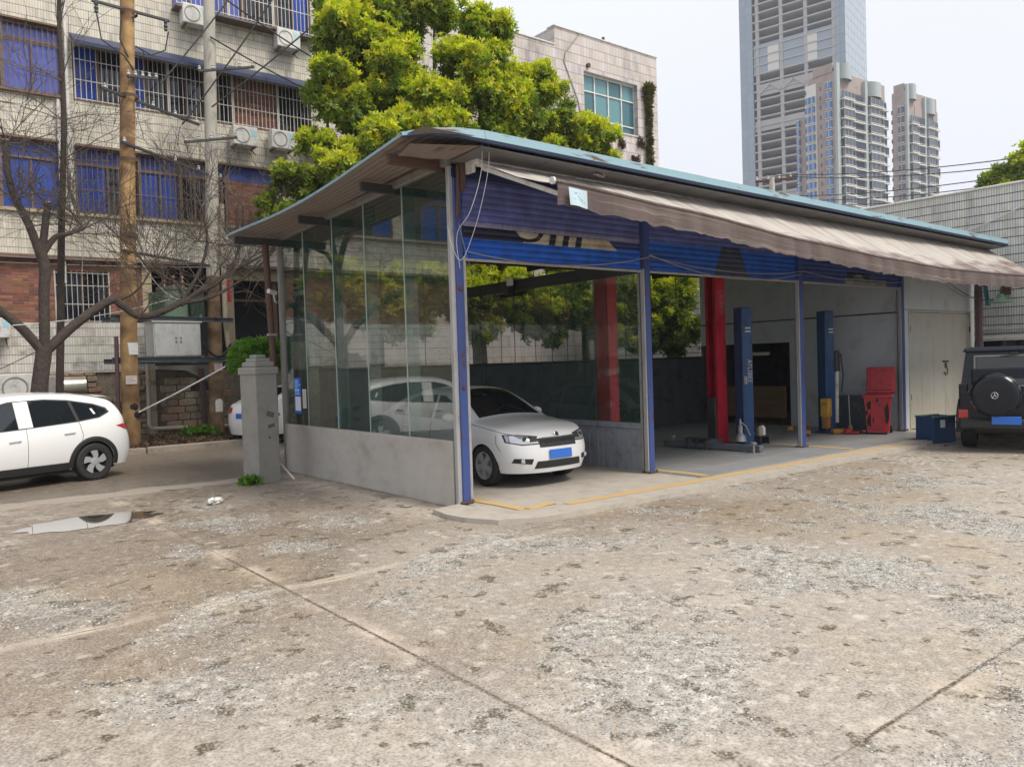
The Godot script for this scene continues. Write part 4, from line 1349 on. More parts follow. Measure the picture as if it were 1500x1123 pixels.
# =============================== pale tiled building behind the tree ===============================
func right_building():
	var t = thing("teal_window_building", "tall pale tiled building with one teal window above the workshop roof", "building")
	var Z = -17.0
	var b = MB.new()
	var x0 = 5.9; var x1 = 24.0; var yt = 16.42
	var wx0 = 19.1; var wx1 = 22.6; var wy0 = 12.45; var wy1 = 14.85
	for q in [[x0, wx0, 0, yt - 0.82], [wx1, x1, 0, yt], [wx0, wx1, 0, wy0], [wx0, wx1, wy1, yt]]:
		b.box(V((q[0] + q[1]) / 2, (q[2] + q[3]) / 2, Z - 0.2), V(q[1] - q[0], q[3] - q[2], 0.4))
	b.box(V((17.4 + wx0) / 2, yt - 0.41, Z - 0.2), V(wx0 - 17.4, 0.82, 0.4))
	b.box(V(x1 - 0.2, yt / 2, Z - 5.4), V(0.4, yt, 10.0))
	b.box(V(17.6, yt - 0.41, Z - 2.4), V(0.4, 0.82, 4.0))
	obj("wall", b, M.bigtile, t)
	b = MB.new()
	b.box(V(14.9, 7.5, Z - 5.5), V(17.8, 15.0, 9.0))
	obj("core", b, M.cement_dark, t)
	b = MB.new()
	b.box(V((17.4 + x1) / 2, yt + 0.03, Z - 0.2), V(x1 - 17.4 + 0.1, 0.06, 0.5), Basis(), 0.01)
	b.box(V((x0 + 17.4) / 2, yt - 0.79, Z - 0.2), V(17.4 - x0, 0.06, 0.5), Basis(), 0.01)
	obj("coping", b, M.white_metal, t)
	b = MB.new()
	var cw = (wx1 - wx0) / 4.0
	for k in 5: b.box(V(wx0 + cw * k, (wy0 + wy1) / 2, Z - 0.26), V(0.06, wy1 - wy0, 0.07))
	for y in [wy0 + 0.03, wy0 + 0.42, wy1 - 0.78, wy1 - 0.03]: b.box(V((wx0 + wx1) / 2, y, Z - 0.262), V(wx1 - wx0, 0.055, 0.06))
	var w = obj("window", b, M.white_metal, t)
	for k in 4:
		var ys = [wy0 + 0.05, wy0 + 0.40, wy0 + 0.44, wy1 - 0.80, wy1 - 0.76, wy1 - 0.05]
		for j in 3:
			b = MB.new()
			b.box(V(wx0 + cw * (k + 0.5), (ys[j * 2] + ys[j * 2 + 1]) / 2, Z - 0.29), V(cw - 0.06, ys[j * 2 + 1] - ys[j * 2], 0.012))
			obj("pane", b, M.pane_teal_b if (j == 0 or (k + j) % 3 == 1) else M.pane_teal, w)
	b = MB.new()
	b.box(V((wx0 + wx1) / 2, wy0 - 0.04, Z - 0.1), V(wx1 - wx0 + 0.2, 0.08, 0.3), Basis(), 0.01)
	obj("sill", b, M.bigtile, t)
	b = MB.new()
	b.tube([V(18.9, yt, Z + 0.03), V(18.0, 15.4, Z + 0.03), V(17.9, 15.0, Z + 0.03), V(18.7, 13.4, Z + 0.03), V(18.9, 12.4, Z + 0.03)], 0.022, 5)
	obj("loose_cable", b, M.cable_grey, t)
	b = MB.new()
	b.lathe([Vector2(0.0, 0.0), Vector2(0.1, 0.0), Vector2(0.1, 0.12), Vector2(0, 0.12)], 10, Transform3D(R(Vector3.RIGHT, 90), V(19.35, 15.1, Z)))
	b.box(V(20.4, yt + 0.12, Z), V(0.1, 0.12, 0.1))
	obj("vent", b, M.rusty, t)
	b = MB.new()
	b.tube([V(23.25, 8, Z + 0.08), V(23.2, 14.0, Z + 0.08)], 0.07, 8)
	obj("down_pipe", b, M.cement_dark, t)
	# weeds that hang on the wall
	rng.seed = 31
	var xf = []; var cl = []
	for k in 260:
		var y = 14.9 - pow(rng.randf(), 1.6) * 4.6
		var s = 0.05 + 0.22 * smoothstep(13.6, 14.8, y)
		xf.append(Transform3D(rand_basis().scaled(Vector3.ONE * 1.6), V(23.2 + rr(-s, s), y, Z + 0.12 + rr(0, 0.12))))
		cl.append(Color(0.10, 0.11, 0.035) if rng.randf() < 0.6 else Color(0.16, 0.12, 0.06))
	for k in 60:
		var c = [V(21.4, 11.9, 0), V(22.7, 12.2, 0), V(22.3, 11.3, 0)][k % 3]
		xf.append(Transform3D(rand_basis().scaled(Vector3.ONE * 1.2), V(c.x + rr(-0.2, 0.2), c.y + rr(-0.25, 0.15), Z + 0.08)))
		cl.append(Color(0.09, 0.06, 0.04))
	copies("wall_weeds", leaf_mesh(), M.leaf, xf, cl, t)
func rand_basis() -> Basis: return Basis(Vector3(rr(-1, 1), rr(-1, 1), rr(-1, 1)).normalized(), rr(0, TAU))

# =============================== towers far behind ===============================
func towers():
	# unfinished tower: corner at C, faces run along dl and dr
	var t = thing("unfinished_tower", "very tall unfinished tower with open concrete floors between strips of blue-grey glass", "tower", V(314.0, 0, -164.5), atan2(0.2226, 0.9749))
	# local frame: -z runs along the left face, +x along the right face
	var H = 196.0
	var L = 45.6; var Wd = 32.6
	var b = MB.new()
	b.box(V(Wd / 2 + 4.5, H / 2, -L / 2), V(Wd - 9.5, H, L - 1.0))
	obj("core", b, M.tower_core, t)
	for q in [[0.0, 3.8], [39.6, 45.6]]:
		b = MB.new()
		b.box(V(0.4, H / 2, -(q[0] + q[1]) / 2), V(0.8, H, q[1] - q[0]))
		var g = obj("glass_strip", b, M.tower_glass, t)
		for k in range(12, 51):
			for s in 2:
				var pb = MB.new()
				var z0 = lerpf(q[0], q[1], s * 0.5) + 0.06; var z1 = lerpf(q[0], q[1], (s + 1) * 0.5) - 0.06
				pb.box(V(-0.06, 3.84 * k + 1.92, -(z0 + z1) / 2), V(0.1, 3.72, z1 - z0))
				obj("pane", pb, M.tower_glass if (k * 7 + s * 3) % 5 else M.tower_glass_b, g)
	b = MB.new()
	b.box(V(Wd / 2, H / 2, -0.4), V(Wd, H, 0.8)); b.box(V(Wd - 0.4, H / 2, -L / 2), V(0.8, H, L)); b.box(V(Wd / 2, H / 2, -L + 0.4), V(Wd, H, 0.8))
	var gs = obj("glass_side", b, M.tower_glass_b, t)
	for k in range(12, 51):
		for s in 7:
			var pb = MB.new()
			pb.box(V(Wd / 7.0 * (s + 0.5), 3.84 * k + 1.92, 0.05), V(Wd / 7.0 - 0.14, 3.7, 0.1))
			obj("pane", pb, M.tower_glass if (k + s) % 2 else M.tower_glass_b, gs)
	for k in range(8, 51):
		b = MB.new()
		b.box(V(4.6, 3.84 * k, -21.7), V(9.0, 0.62, 35.6))
		obj("floor_slab", b, M.tower_slab, t)
	for z in [4.6, 16.3, 26.9, 37.6]:
		b = MB.new()
		b.box(V(0.9, H / 2, -z), V(1.2, H, 1.5))
		obj("column", b, M.tower_slab, t)
	for q in [[33, 36.4, 1], [26.4, 27.6, 0], [18.0, 19.2, 0]]:
		b = MB.new()
		b.box(V(0.9, 3.84 * (q[0] + q[1]) / 2 , -21.7), V(0.5, 3.84 * (q[1] - q[0]), 35.4))
		obj("infill_wall", b, M.tower_glass_b if q[2] == 1 else M.tower_slab, t)
	for z in [10.5, 21.7, 32.2]:   # braces of the transfer storey
		b = MB.new()
		for s in [-1, 1]:
			b.box(V(0.3, 3.84 * 31.2, -z + s * 2.3), V(0.9, 0.9, 6.4), R(Vector3.RIGHT, 36 * s))
		b.box(V(0.72, 3.84 * 31.1, -z), V(0.5, 5.0, 10.6))
		obj("brace", b, M.tower_slab, t)
	for z in [30.5, 14.0]:
		for k in [33, 34, 35]:
			b = MB.new()
			b.box(V(0.55, 3.84 * (k + 0.5), -z), V(0.4, 3.3, 5.0))
			obj("white_panel", b, M.tower_white, t)
	# two apartment towers
	flats("pink apartment tower with blue bay windows, in front of the unfinished tower", V(213.67, 0, -113.67), 84.3, 12.9, 26.2, 230.0)
	flats("narrower pink apartment tower with grey balconies, furthest to the right", V(301.2, 0, -134.3), 100.8, 8.12, 22.8, 300.0)

func flats(label: String, at: Vector3, H: float, L: float, Wd: float, depth: float):
	var t = thing("apartment_tower", label, "tower", at, atan2(-0.0677, 0.9977))
	var k1 = depth / 230.0
	var first = L > 10
	var b = MB.new()
	# local: left face along -z, balcony face along +x
	b.box(V(Wd / 2, (H - 1) / 2, -L * 0.32), V(Wd, H - 1, L * 0.64))
	b.box(V(Wd * 0.06, H - 1 + 1.0 * k1, -L * 0.3), V(Wd * 0.12, 3.0, L * 0.5))
	obj("wall", b, M.tower_pink, t)
	var sh = 2.78 * k1
	var n = int(H / sh) - 1
	if first:
		b = MB.new()
		b.box(V(2.5, (H - 3) / 2, -(7.7)), V(5.6, H - 3, 3.6))
		obj("white_stair_wall", b, M.tower_white, t)
		b = MB.new()
		b.box(V(4.0, (H - 12) / 2, -11.4), V(7.0, H - 12, 3.6))
		obj("rear_wall", b, M.tower_pink, t)
	# bay windows on the left face
	var cols = [[0.9, 2.6, 0.0], [6.3, 7.6, -0.35], [7.75, 9.0, -0.35], [11.9, 12.9, 0.3]] if first else [[0.5, 2.6, 0.0]]
	for c in cols:
		for k in range(int(n * 0.3), n):
			if c[0] > 11 and k > n - 4: continue
			if c[0] > 6 and k > n - 2: continue
			b = MB.new()
			b.box(V(-0.25 + c[2], sh * (k + 0.55), -(c[0] + c[1]) / 2), V(0.7, sh * 0.66, c[1] - c[0]))
			var w = obj("window", b, M.tower_win if first else M.tower_win_dark, t)
			b = MB.new()
			b.box(V(-0.22 + c[2], sh * (k + 0.17), -(c[0] + c[1]) / 2), V(0.85, 0.16 * k1, c[1] - c[0] + 0.15)); b.box(V(-0.22 + c[2], sh * (k + 0.93), -(c[0] + c[1]) / 2), V(0.85, 0.16 * k1, c[1] - c[0] + 0.15))
			b.box(V(-0.62 + c[2], sh * (k + 0.55), -(c[0] + c[1]) / 2), V(0.06, sh * 0.66, 0.1))
			obj("frame", b, M.tower_white, w)
	var small = [4.6, 9.4] if first else [5.2]
	for z in small:
		for k in range(int(n * 0.3), n):
			b = MB.new()
			b.box(V(-0.02 if z < 9 else -0.4, sh * (k + 0.55), -z), V(0.1, sh * 0.42, 0.5 * k1))
			obj("window", b, M.tower_win_dark, t)
	# balcony face
	for q in [[0.0, 0.06, 0.8], [0.06, 0.28, 1.2], [0.28, 0.53, -0.4], [0.53, 0.58, 1.1], [0.58, 0.86, 1.2], [0.86, 1.0, 0.0]]:
		var x0 = Wd * q[0]; var x1 = Wd * q[1]
		if q[2] > 0 and q[1] - q[0] < 0.15:
			b = MB.new()
			b.box(V((x0 + x1) / 2, (H + (1.2 if q[0] < 0.1 else -2.0)) / 2, q[2] / 2), V(x1 - x0, H + (1.2 if q[0] < 0.1 else -2.0), q[2]))
			obj("pier", b, M.tower_grey, t)
			continue
		if q[2] <= 0:
			b = MB.new()
			b.box(V((x0 + x1) / 2, (H - 6) / 2, q[2] / 2 + 0.2), V(x1 - x0, H - 6, 0.3))
			obj("back_wall", b, M.terracotta if (q[0] < 0.5 and first) else M.tower_pink, t)
		else:
			b = MB.new()   # rounded crown above the balcony stack
			b.lathe([Vector2((x1 - x0) / 2, 0), Vector2((x1 - x0) / 2, 4.4 * k1), Vector2(0, 4.5 * k1)], 16, Transform3D(Basis().scaled(V(1, 1, 0.6)), V((x0 + x1) / 2, H - (3.2 if q[0] < 0.3 else 6.2) * k1, 0.2)))
			obj("crown", b, M.tower_grey, t)
		for k in range(int(n * 0.3), n - 1):
			b = MB.new()
			b.box(V((x0 + x1) / 2, sh * k + 0.1, q[2] * 0.5 + 0.7), V(x1 - x0 - 0.1, 0.3 * k1, 1.5), Basis())
			b.box(V((x0 + x1) / 2, sh * k + 0.55 * k1, q[2] * 0.5 + 1.42), V(x1 - x0 - 0.1, 0.14, 0.06), Basis())
			var bl = obj("balcony", b, M.tower_white, t)
			b = MB.new()
			b.box(V((x0 + x1) / 2, sh * (k + 0.55), q[2] * 0.5 + (0.6 if (k * 5 + int(x0)) % 3 else 1.2)), V(x1 - x0 - 0.4, sh * 0.8, 0.1))
			obj("glazing", b, M.tower_win_dark if q[2] > 0 else M.tower_core, bl)
			if q[2] > 0:
				b = MB.new()
				for s in 4: b.box(V(lerpf(x0 + 0.3, x1 - 0.3, s / 3.0), sh * (k + 0.55), q[2] * 0.5 + 1.3), V(0.1, sh * 0.8, 0.08))
				obj("mullion", b, M.tower_grey, bl)

# =============================== pillar, poles and what hangs on them ===============================
func pillar():
	var t = thing("gate_pillar", "square grey cement pillar with stepped cap at the glass wall corner", "pillar", V(-0.86, 0, -4.75), 0.16)
	var b = MB.new()
	b.box(V(0, 0.95, 0), V(0.42, 1.92, 0.52), Basis(), 0.015)
	obj("shaft", b, M.cement_dark, t)
	b = MB.new()
	b.box(V(0, 1.93, 0), V(0.47, 0.13, 0.57), Basis(), 0.02)
	b.box(V(0, 2.04, 0), V(0.37, 0.09, 0.45), Basis(), 0.015)
	b.box(V(0, 2.115, 0), V(0.28, 0.07, 0.34), Basis(), 0.012)
	b.box(V(0, 2.18, 0), V(0.19, 0.06, 0.23), Basis(), 0.012)
	obj("cap", b, M.cement_dark, t)
	b = MB.new()
	for q in [[0.05, 1.18, 0.14, 0.09, -18], [0.06, 0.98, 0.13, 0.06, 14], [0.02, 0.78, 0.04, 0.04, 0]]:
		b.box(V(q[0], q[1], 0.261), V(q[2], q[3], 0.004), R(Vector3.BACK, q[4]))
	obj("torn_sticker", b, mat("torn", Color(0.10, 0.10, 0.095), 0.9, {g = "dust", uv2 = Vector3(6, 6, 1)}), t)
	# dark pipe and stick in the gap behind the pillar
	t = thing("down_pipe", "dark brown drain pipe in the gap between pillar and glass wall", "pipe", V(-0.2, 0, -5.75))
	b = MB.new()
	b.tube([V(0, 0, 0), V(0.02, 2.2, 0), V(-0.06, 4.3, 0.02)], 0.06, 10)
	obj("pipe", b, M.rusty, t)
	for y in [1.1, 2.6]:
		b = MB.new()
		b.box(V(0, y, 0.02), V(0.16, 0.05, 0.14), Basis(), 0.01)
		obj("clip", b, M.frame_grey, t)
	t = thing("security_camera", "small white camera on the wall top corner above the green shrub", "camera", V(-0.1, 3.35, -5.72), 0.4)
	b = MB.new()
	b.lathe([Vector2(0, 0), Vector2(0.045, 0), Vector2(0.045, 0.18), Vector2(0, 0.2)], 12, Transform3D(R(Vector3.BACK, 80), V(-0.05, 0.03, 0.05)))
	obj("body", b, M.white_metal, t)
	b = MB.new()
	b.tube([V(-0.1, 0.0, 0.05), V(-0.05, -0.12, 0.03), V(0.02, -0.14, 0.0)], 0.015, 6)
	obj("arm", b, M.white_metal, t)
	b = MB.new()
	b.tube([V(-0.42, 0.02, -4.4), V(-0.5, 0.3, -4.9), V(-0.46, 0.75, -5.3)], 0.02, 6)
	tag(obj("stick", b, M.white_metal), "thin pale stick leaning in the gap beside the cement pillar", "stick")

func poles():
	var t = thing("utility_pole", "ochre concrete utility pole with crossarms, nearest the white car", "utility pole")
	var b = MB.new()
	b.tube([V(-1.12, -0.1, -12.85), V(-1.1, 2.5, -12.87), V(-0.95, 6.5, -12.93), V(-0.72, 11.9, -13.0)], [0.21, 0.20, 0.185, 0.165], 20)
	obj("shaft", b, M.pole_a, t)
	cross_arm(t, V(-1.6, 11.12, -12.82), V(0.25, 11.1, -12.95), true)
	cross_arm(t, V(-1.5, 8.95, -12.6), V(1.1, 8.72, -13.6), false)
	cross_arm(t, V(-0.9, 9.35, -12.6), V(-0.05, 9.62, -13.2), false)
	cross_arm(t, V(-1.1, 7.72, -12.68), V(1.8, 7.35, -13.9), false)
	cross_arm(t, V(-1.2, 5.02, -12.66), V(1.2, 4.85, -13.5), false)
	for y in [11.0, 8.9, 7.3, 5.4, 4.6]:
		b = MB.new()
		b.lathe([Vector2(0.205, 0), Vector2(0.205, 0.09)], 18, Transform3D(Basis(), V(-1.08 + (y - 2.5) * 0.04, y, -12.9)))
		obj("band", b, M.rusty, t)
	b = MB.new()
	for q in [V(-1.08, 1.12, -12.66), V(-1.0, 0.92, -12.65)]: b.lathe([Vector2(0, 0), Vector2(0.1, 0), Vector2(0, 0.02)], 9, Transform3D(R(Vector3.RIGHT, 90) * R(Vector3.UP, 20), q))
	obj("tar_patch", b, M.tar, t)
	b = MB.new()
	b.tube([V(-1.4, 0.0, -12.95), V(-1.36, 2.9, -12.95)], 0.05, 8)
	obj("side_pipe", b, M.purple_pipe, t)
	t = thing("utility_pole", "grey-topped utility pole with brown foot, just left of the workshop", "utility pole")
	b = MB.new()
	b.tube([V(1.30, -0.1, -13.8), V(1.38, 4.6, -13.8)], [0.20, 0.185], 20)
	obj("foot", b, M.pole_b, t)
	b = MB.new()
	b.tube([V(1.375, 4.6, -13.8), V(1.6, 13.0, -13.8)], [0.182, 0.15], 20)
	obj("shaft", b, M.pole_grey, t)
	cross_arm(t, V(1.1, 10.15, -13.5), V(2.6, 10.5, -13.3), false)
	cross_arm(t, V(0.6, 8.1, -13.3), V(2.1, 8.5, -13.5), false)
	b = MB.new()
	b.tube([V(1.62, 6.6, -13.58), V(1.58, 3.4, -13.55), V(1.62, 2.6, -13.5)], 0.07, 10)
	obj("cable_duct", b, M.pvc, t)
	b = MB.new()
	b.tube([V(1.72, 3.9, -13.7), V(1.7, 4.5, -13.7)], 0.10, 10)
	obj("red_cap", b, M.lift_red, t)
	# notices pasted to the poles
	for q in [[V(-1.11, 1.80, -12.635), 0.27, 0.21, "notice_b", "white printed notice pasted on the ochre pole at head height"], [V(-1.05, 2.58, -12.655), 0.28, 0.3, "paper", "torn white poster remnant on the ochre pole beside the cabinet"], [V(1.36, 2.06, -13.59), 0.22, 0.19, "notice_b", "small white notice on the brown pole foot under the steel beam"], [V(1.33, 1.0, -13.585), 0.2, 0.36, "paper", "blank white sign with rounded top on the brown pole foot"]]:
		b = MB.new()
		var w = q[1]; var h = q[2]
		var f = func(u, v):
			var a = (u - 0.5) * w / 0.205
			var ht = 0.5 * h - v * h
			if q[3] == "paper" and q[2] > 0.33: ht -= 0.08 * pow(absf(u - 0.5) * 2, 3.0) * (1.0 if v < 0.3 else 0.0)
			return V(sin(a) * 0.212, ht, cos(a) * 0.212 - 0.212)
		b.grid(8, 6, f)
		var m = M.paper
		if q[3] == "notice_b": m = mat("notice_b", Color(1, 1, 1), 0.8, {tex = T.notice_b})
		tag(obj("notice", b, m, self, Transform3D(Basis(), q[0])), q[4], "notice")
	# steel platform between the poles
	t = thing("steel_platform", "grey steel channel platform spanning the two utility poles", "platform")
	for q in [[2.29, -13.05], [2.27, -14.05], [3.37, -13.05], [3.37, -14.05]]:
		b = MB.new()
		var z = q[1]
		var a = V(-1.45, q[0] + 0.02, z); var c = V(1.75, q[0] - 0.02, z - 0.35)
		var d = (c - a).normalized()
		b.box((a + c) / 2, V(a.distance_to(c), 0.13, 0.012), Basis(d, Vector3.UP, d.cross(Vector3.UP)), 0.002)
		b.box((a + c) / 2 + V(0, 0.06, 0.03), V(a.distance_to(c), 0.012, 0.07), Basis(d, Vector3.UP, d.cross(Vector3.UP)), 0.002)
		b.box((a + c) / 2 + V(0, -0.06, 0.03), V(a.distance_to(c), 0.012, 0.07), Basis(d, Vector3.UP, d.cross(Vector3.UP)), 0.002)
		obj("channel_beam", b, M.grey_blue, t)
	for x in [-0.5, 0.8]:
		b = MB.new()
		for y in [2.36, 3.44]: b.box(V(x, y, -13.7), V(0.08, 0.08, 1.1), Basis(), 0.004)
		obj("cross_beam", b, M.grey_blue, t)
	# switch cabinet
	t = thing("switch_cabinet", "pale grey two-door electric cabinet standing on the steel platform", "cabinet", V(0.14, 2.36, -13.42), 0.10)
	b = MB.new()
	b.box(V(0, 0.46, 0), V(1.24, 0.90, 0.56), Basis(), 0.012)
	obj("case", b, M.cabinet, t)
	b = MB.new()
	b.box(V(0, 0.925, 0.0), V(1.32, 0.035, 0.64), Basis(), 0.008)
	obj("lid", b, M.cabinet, t)
	for s in [-1, 1]:
		b = MB.new()
		b.box(V(0.30 * s, 0.46, 0.285), V(0.575, 0.84, 0.02), Basis(), 0.006)
		var d = obj("door", b, M.cabinet, t)
		b = MB.new()
		for y in [0.40, 0.50]: b.box(V(0.06 * s + 0.02, y, 0.30), V(0.05, 0.06, 0.014), Basis(), 0.004)
		obj("lock", b, M.frame_grey, d)
	# transformer
	t = thing("transformer", "round green transformer on the platform above the cabinet", "transformer", V(0.3, 3.46, -13.9))
	b = MB.new()
	b.lathe([Vector2(0, 0), Vector2(0.38, 0.0), Vector2(0.38, 0.72), Vector2(0.41, 0.73), Vector2(0.41, 0.80), Vector2(0, 0.82)], 24)
	obj("tank", b, M.green_metal, t)
	b = MB.new()
	for k in 10: b.box(V(-0.62 + 0.035 * k, 0.34, 0.12), V(0.008, 0.6, 0.3))
	for k in 10: b.box(V(0.42 + 0.035 * k, 0.34, 0.12), V(0.008, 0.6, 0.3))
	obj("cooling_fins", b, M.green_metal, t)
	for k in 3:
		b = MB.new()
		var pr = []
		for j in 6:
			pr.append(Vector2(0.07 if j % 2 == 0 else 0.04, 0.06 * j))
		b.lathe(pr, 10, Transform3D(Basis(), V(-0.24 + 0.24 * k, 0.82, 0.1)))
		obj("bushing", b, M.porcelain_red, t)
	# pipes at the foot of the wall
	t = thing("water_pipe", "beige plastic pipe running down and along the wall foot", "pipe")
	b = MB.new()
	b.tube([V(-0.28, 2.25, -14.45), V(-0.30, 0.55, -14.45), V(-0.26, 0.45, -14.45), V(-0.16, 0.42, -14.45), V(2.2, 0.34, -14.42)], 0.06, 10)
	obj("pipe", b, M.pvc, t)
	b = MB.new()
	for q in [V(0.6, 0.39, -14.44), V(1.5, 0.36, -14.43)]: b.box(q, V(0.05, 0.15, 0.15), Basis(), 0.01)
	obj("collar", b, M.pvc, t)
	t = thing("steel_prop", "purple painted steel prop under the dark stair beside the brown pole", "prop")
	b = MB.new()
	b.box(V(1.12, 1.0, -14.28), V(0.14, 2.1, 0.12), R(Vector3.BACK, 2), 0.01)
	obj("post", b, M.purple_pipe, t)
	b = MB.new()
	b.box(V(1.12, 0.2, -14.28), V(0.3, 0.04, 0.3), Basis(), 0.006)
	obj("foot_plate", b, M.rusty, t)
	b = MB.new()
	b.tube(sag(V(-1.0, 0.98, -12.6), V(1.9, 2.55, -12.0), 0.04, 8), 0.022, 6)
	tag(obj("slanting_rod", b, M.white_metal), "pale slanting rod from the ochre pole up towards the shrub", "rod")
	# metal duct on the rubble wall
	t = thing("ventilation_duct", "short round tin ventilation duct sticking out of the rubble wall", "duct", V(-2.15, 1.66, -14.7))
	b = MB.new()
	b.lathe([Vector2(0.0, 0.0), Vector2(0.27, 0.0), Vector2(0.27, 0.5), Vector2(0.285, 0.5), Vector2(0.285, 0.54), Vector2(0.25, 0.54), Vector2(0.24, 0.1), Vector2(0, 0.1)], 28, Transform3D(R(Vector3.BACK, -90), V(-0.2, 0, 0.0)))
	obj("pipe", b, M.tin, t)
	b = MB.new()
	b.box(V(-0.36, 0.0, -0.05), V(0.34, 0.6, 0.5), Basis(), 0.02)
	b.box(V(0.05, -0.32, 0), V(0.6, 0.12, 0.4), Basis(), 0.01)
	obj("box", b, M.frame_grey, t)
	# small pole beyond the roof
	t = thing("distant_pole", "small concrete pole top with two crossarms rising beyond the roof", "utility pole", V(33.95, 0, -17.3))
	b = MB.new()
	b.tube([V(0, 0, 0), V(0, 11.9, 0)], [0.22, 0.15], 12)
	obj("shaft", b, M.pole_grey, t)
	for q in [11.75, 10.55]:
		b = MB.new()
		b.box(V(0.05, q, 0.08), V(2.0, 0.12, 0.12), R(Vector3.UP, -56), 0.01)
		var arm = obj("crossarm", b, M.rusty, t)
		for k in 4:
			b = MB.new()
			b.lathe([Vector2(0.05, 0), Vector2(0.09, 0.06), Vector2(0.05, 0.12), Vector2(0.08, 0.18), Vector2(0, 0.24)], 8, Transform3D(Basis(), V(0.05 + (-0.9 + 0.6 * k) * 0.56, q + 0.05, 0.08 + (-0.9 + 0.6 * k) * 0.83)))
			obj("insulator", b, M.porcelain, arm)

func cross_arm(t: Node3D, a: Vector3, c: Vector3, hanging: bool):
	var b = MB.new()
	var d = (c - a).normalized()
	var bs = Basis(d, d.cross(Vector3.BACK).normalized() * -1.0, Vector3.BACK)
	bs = bs.orthonormalized()
	b.box((a + c) / 2, V(a.distance_to(c), 0.065, 0.065), bs, 0.006)
	var arm = obj("crossarm", b, M.dark_steel, t)
	var n = 3 if hanging else 5
	for k in n:
		var p = a.lerp(c, (k + 0.12) / (n - 0.76))
		b = MB.new()
		var dirn = -1.0 if hanging else 1.0
		b.lathe([Vector2(0.03, 0.02 * dirn), Vector2(0.05, 0.05 * dirn), Vector2(0.032, 0.12 * dirn), Vector2(0.055, 0.16 * dirn), Vector2(0.034, 0.22 * dirn), Vector2(0.05, 0.26 * dirn), Vector2(0.0, 0.30 * dirn)] if hanging else [Vector2(0.03, 0.02), Vector2(0.05, 0.05), Vector2(0.03, 0.09), Vector2(0.045, 0.12), Vector2(0.0, 0.16)], 10, Transform3D(Basis(), p))
		obj("insulator", b, M.dark_steel if hanging else M.porcelain, arm)

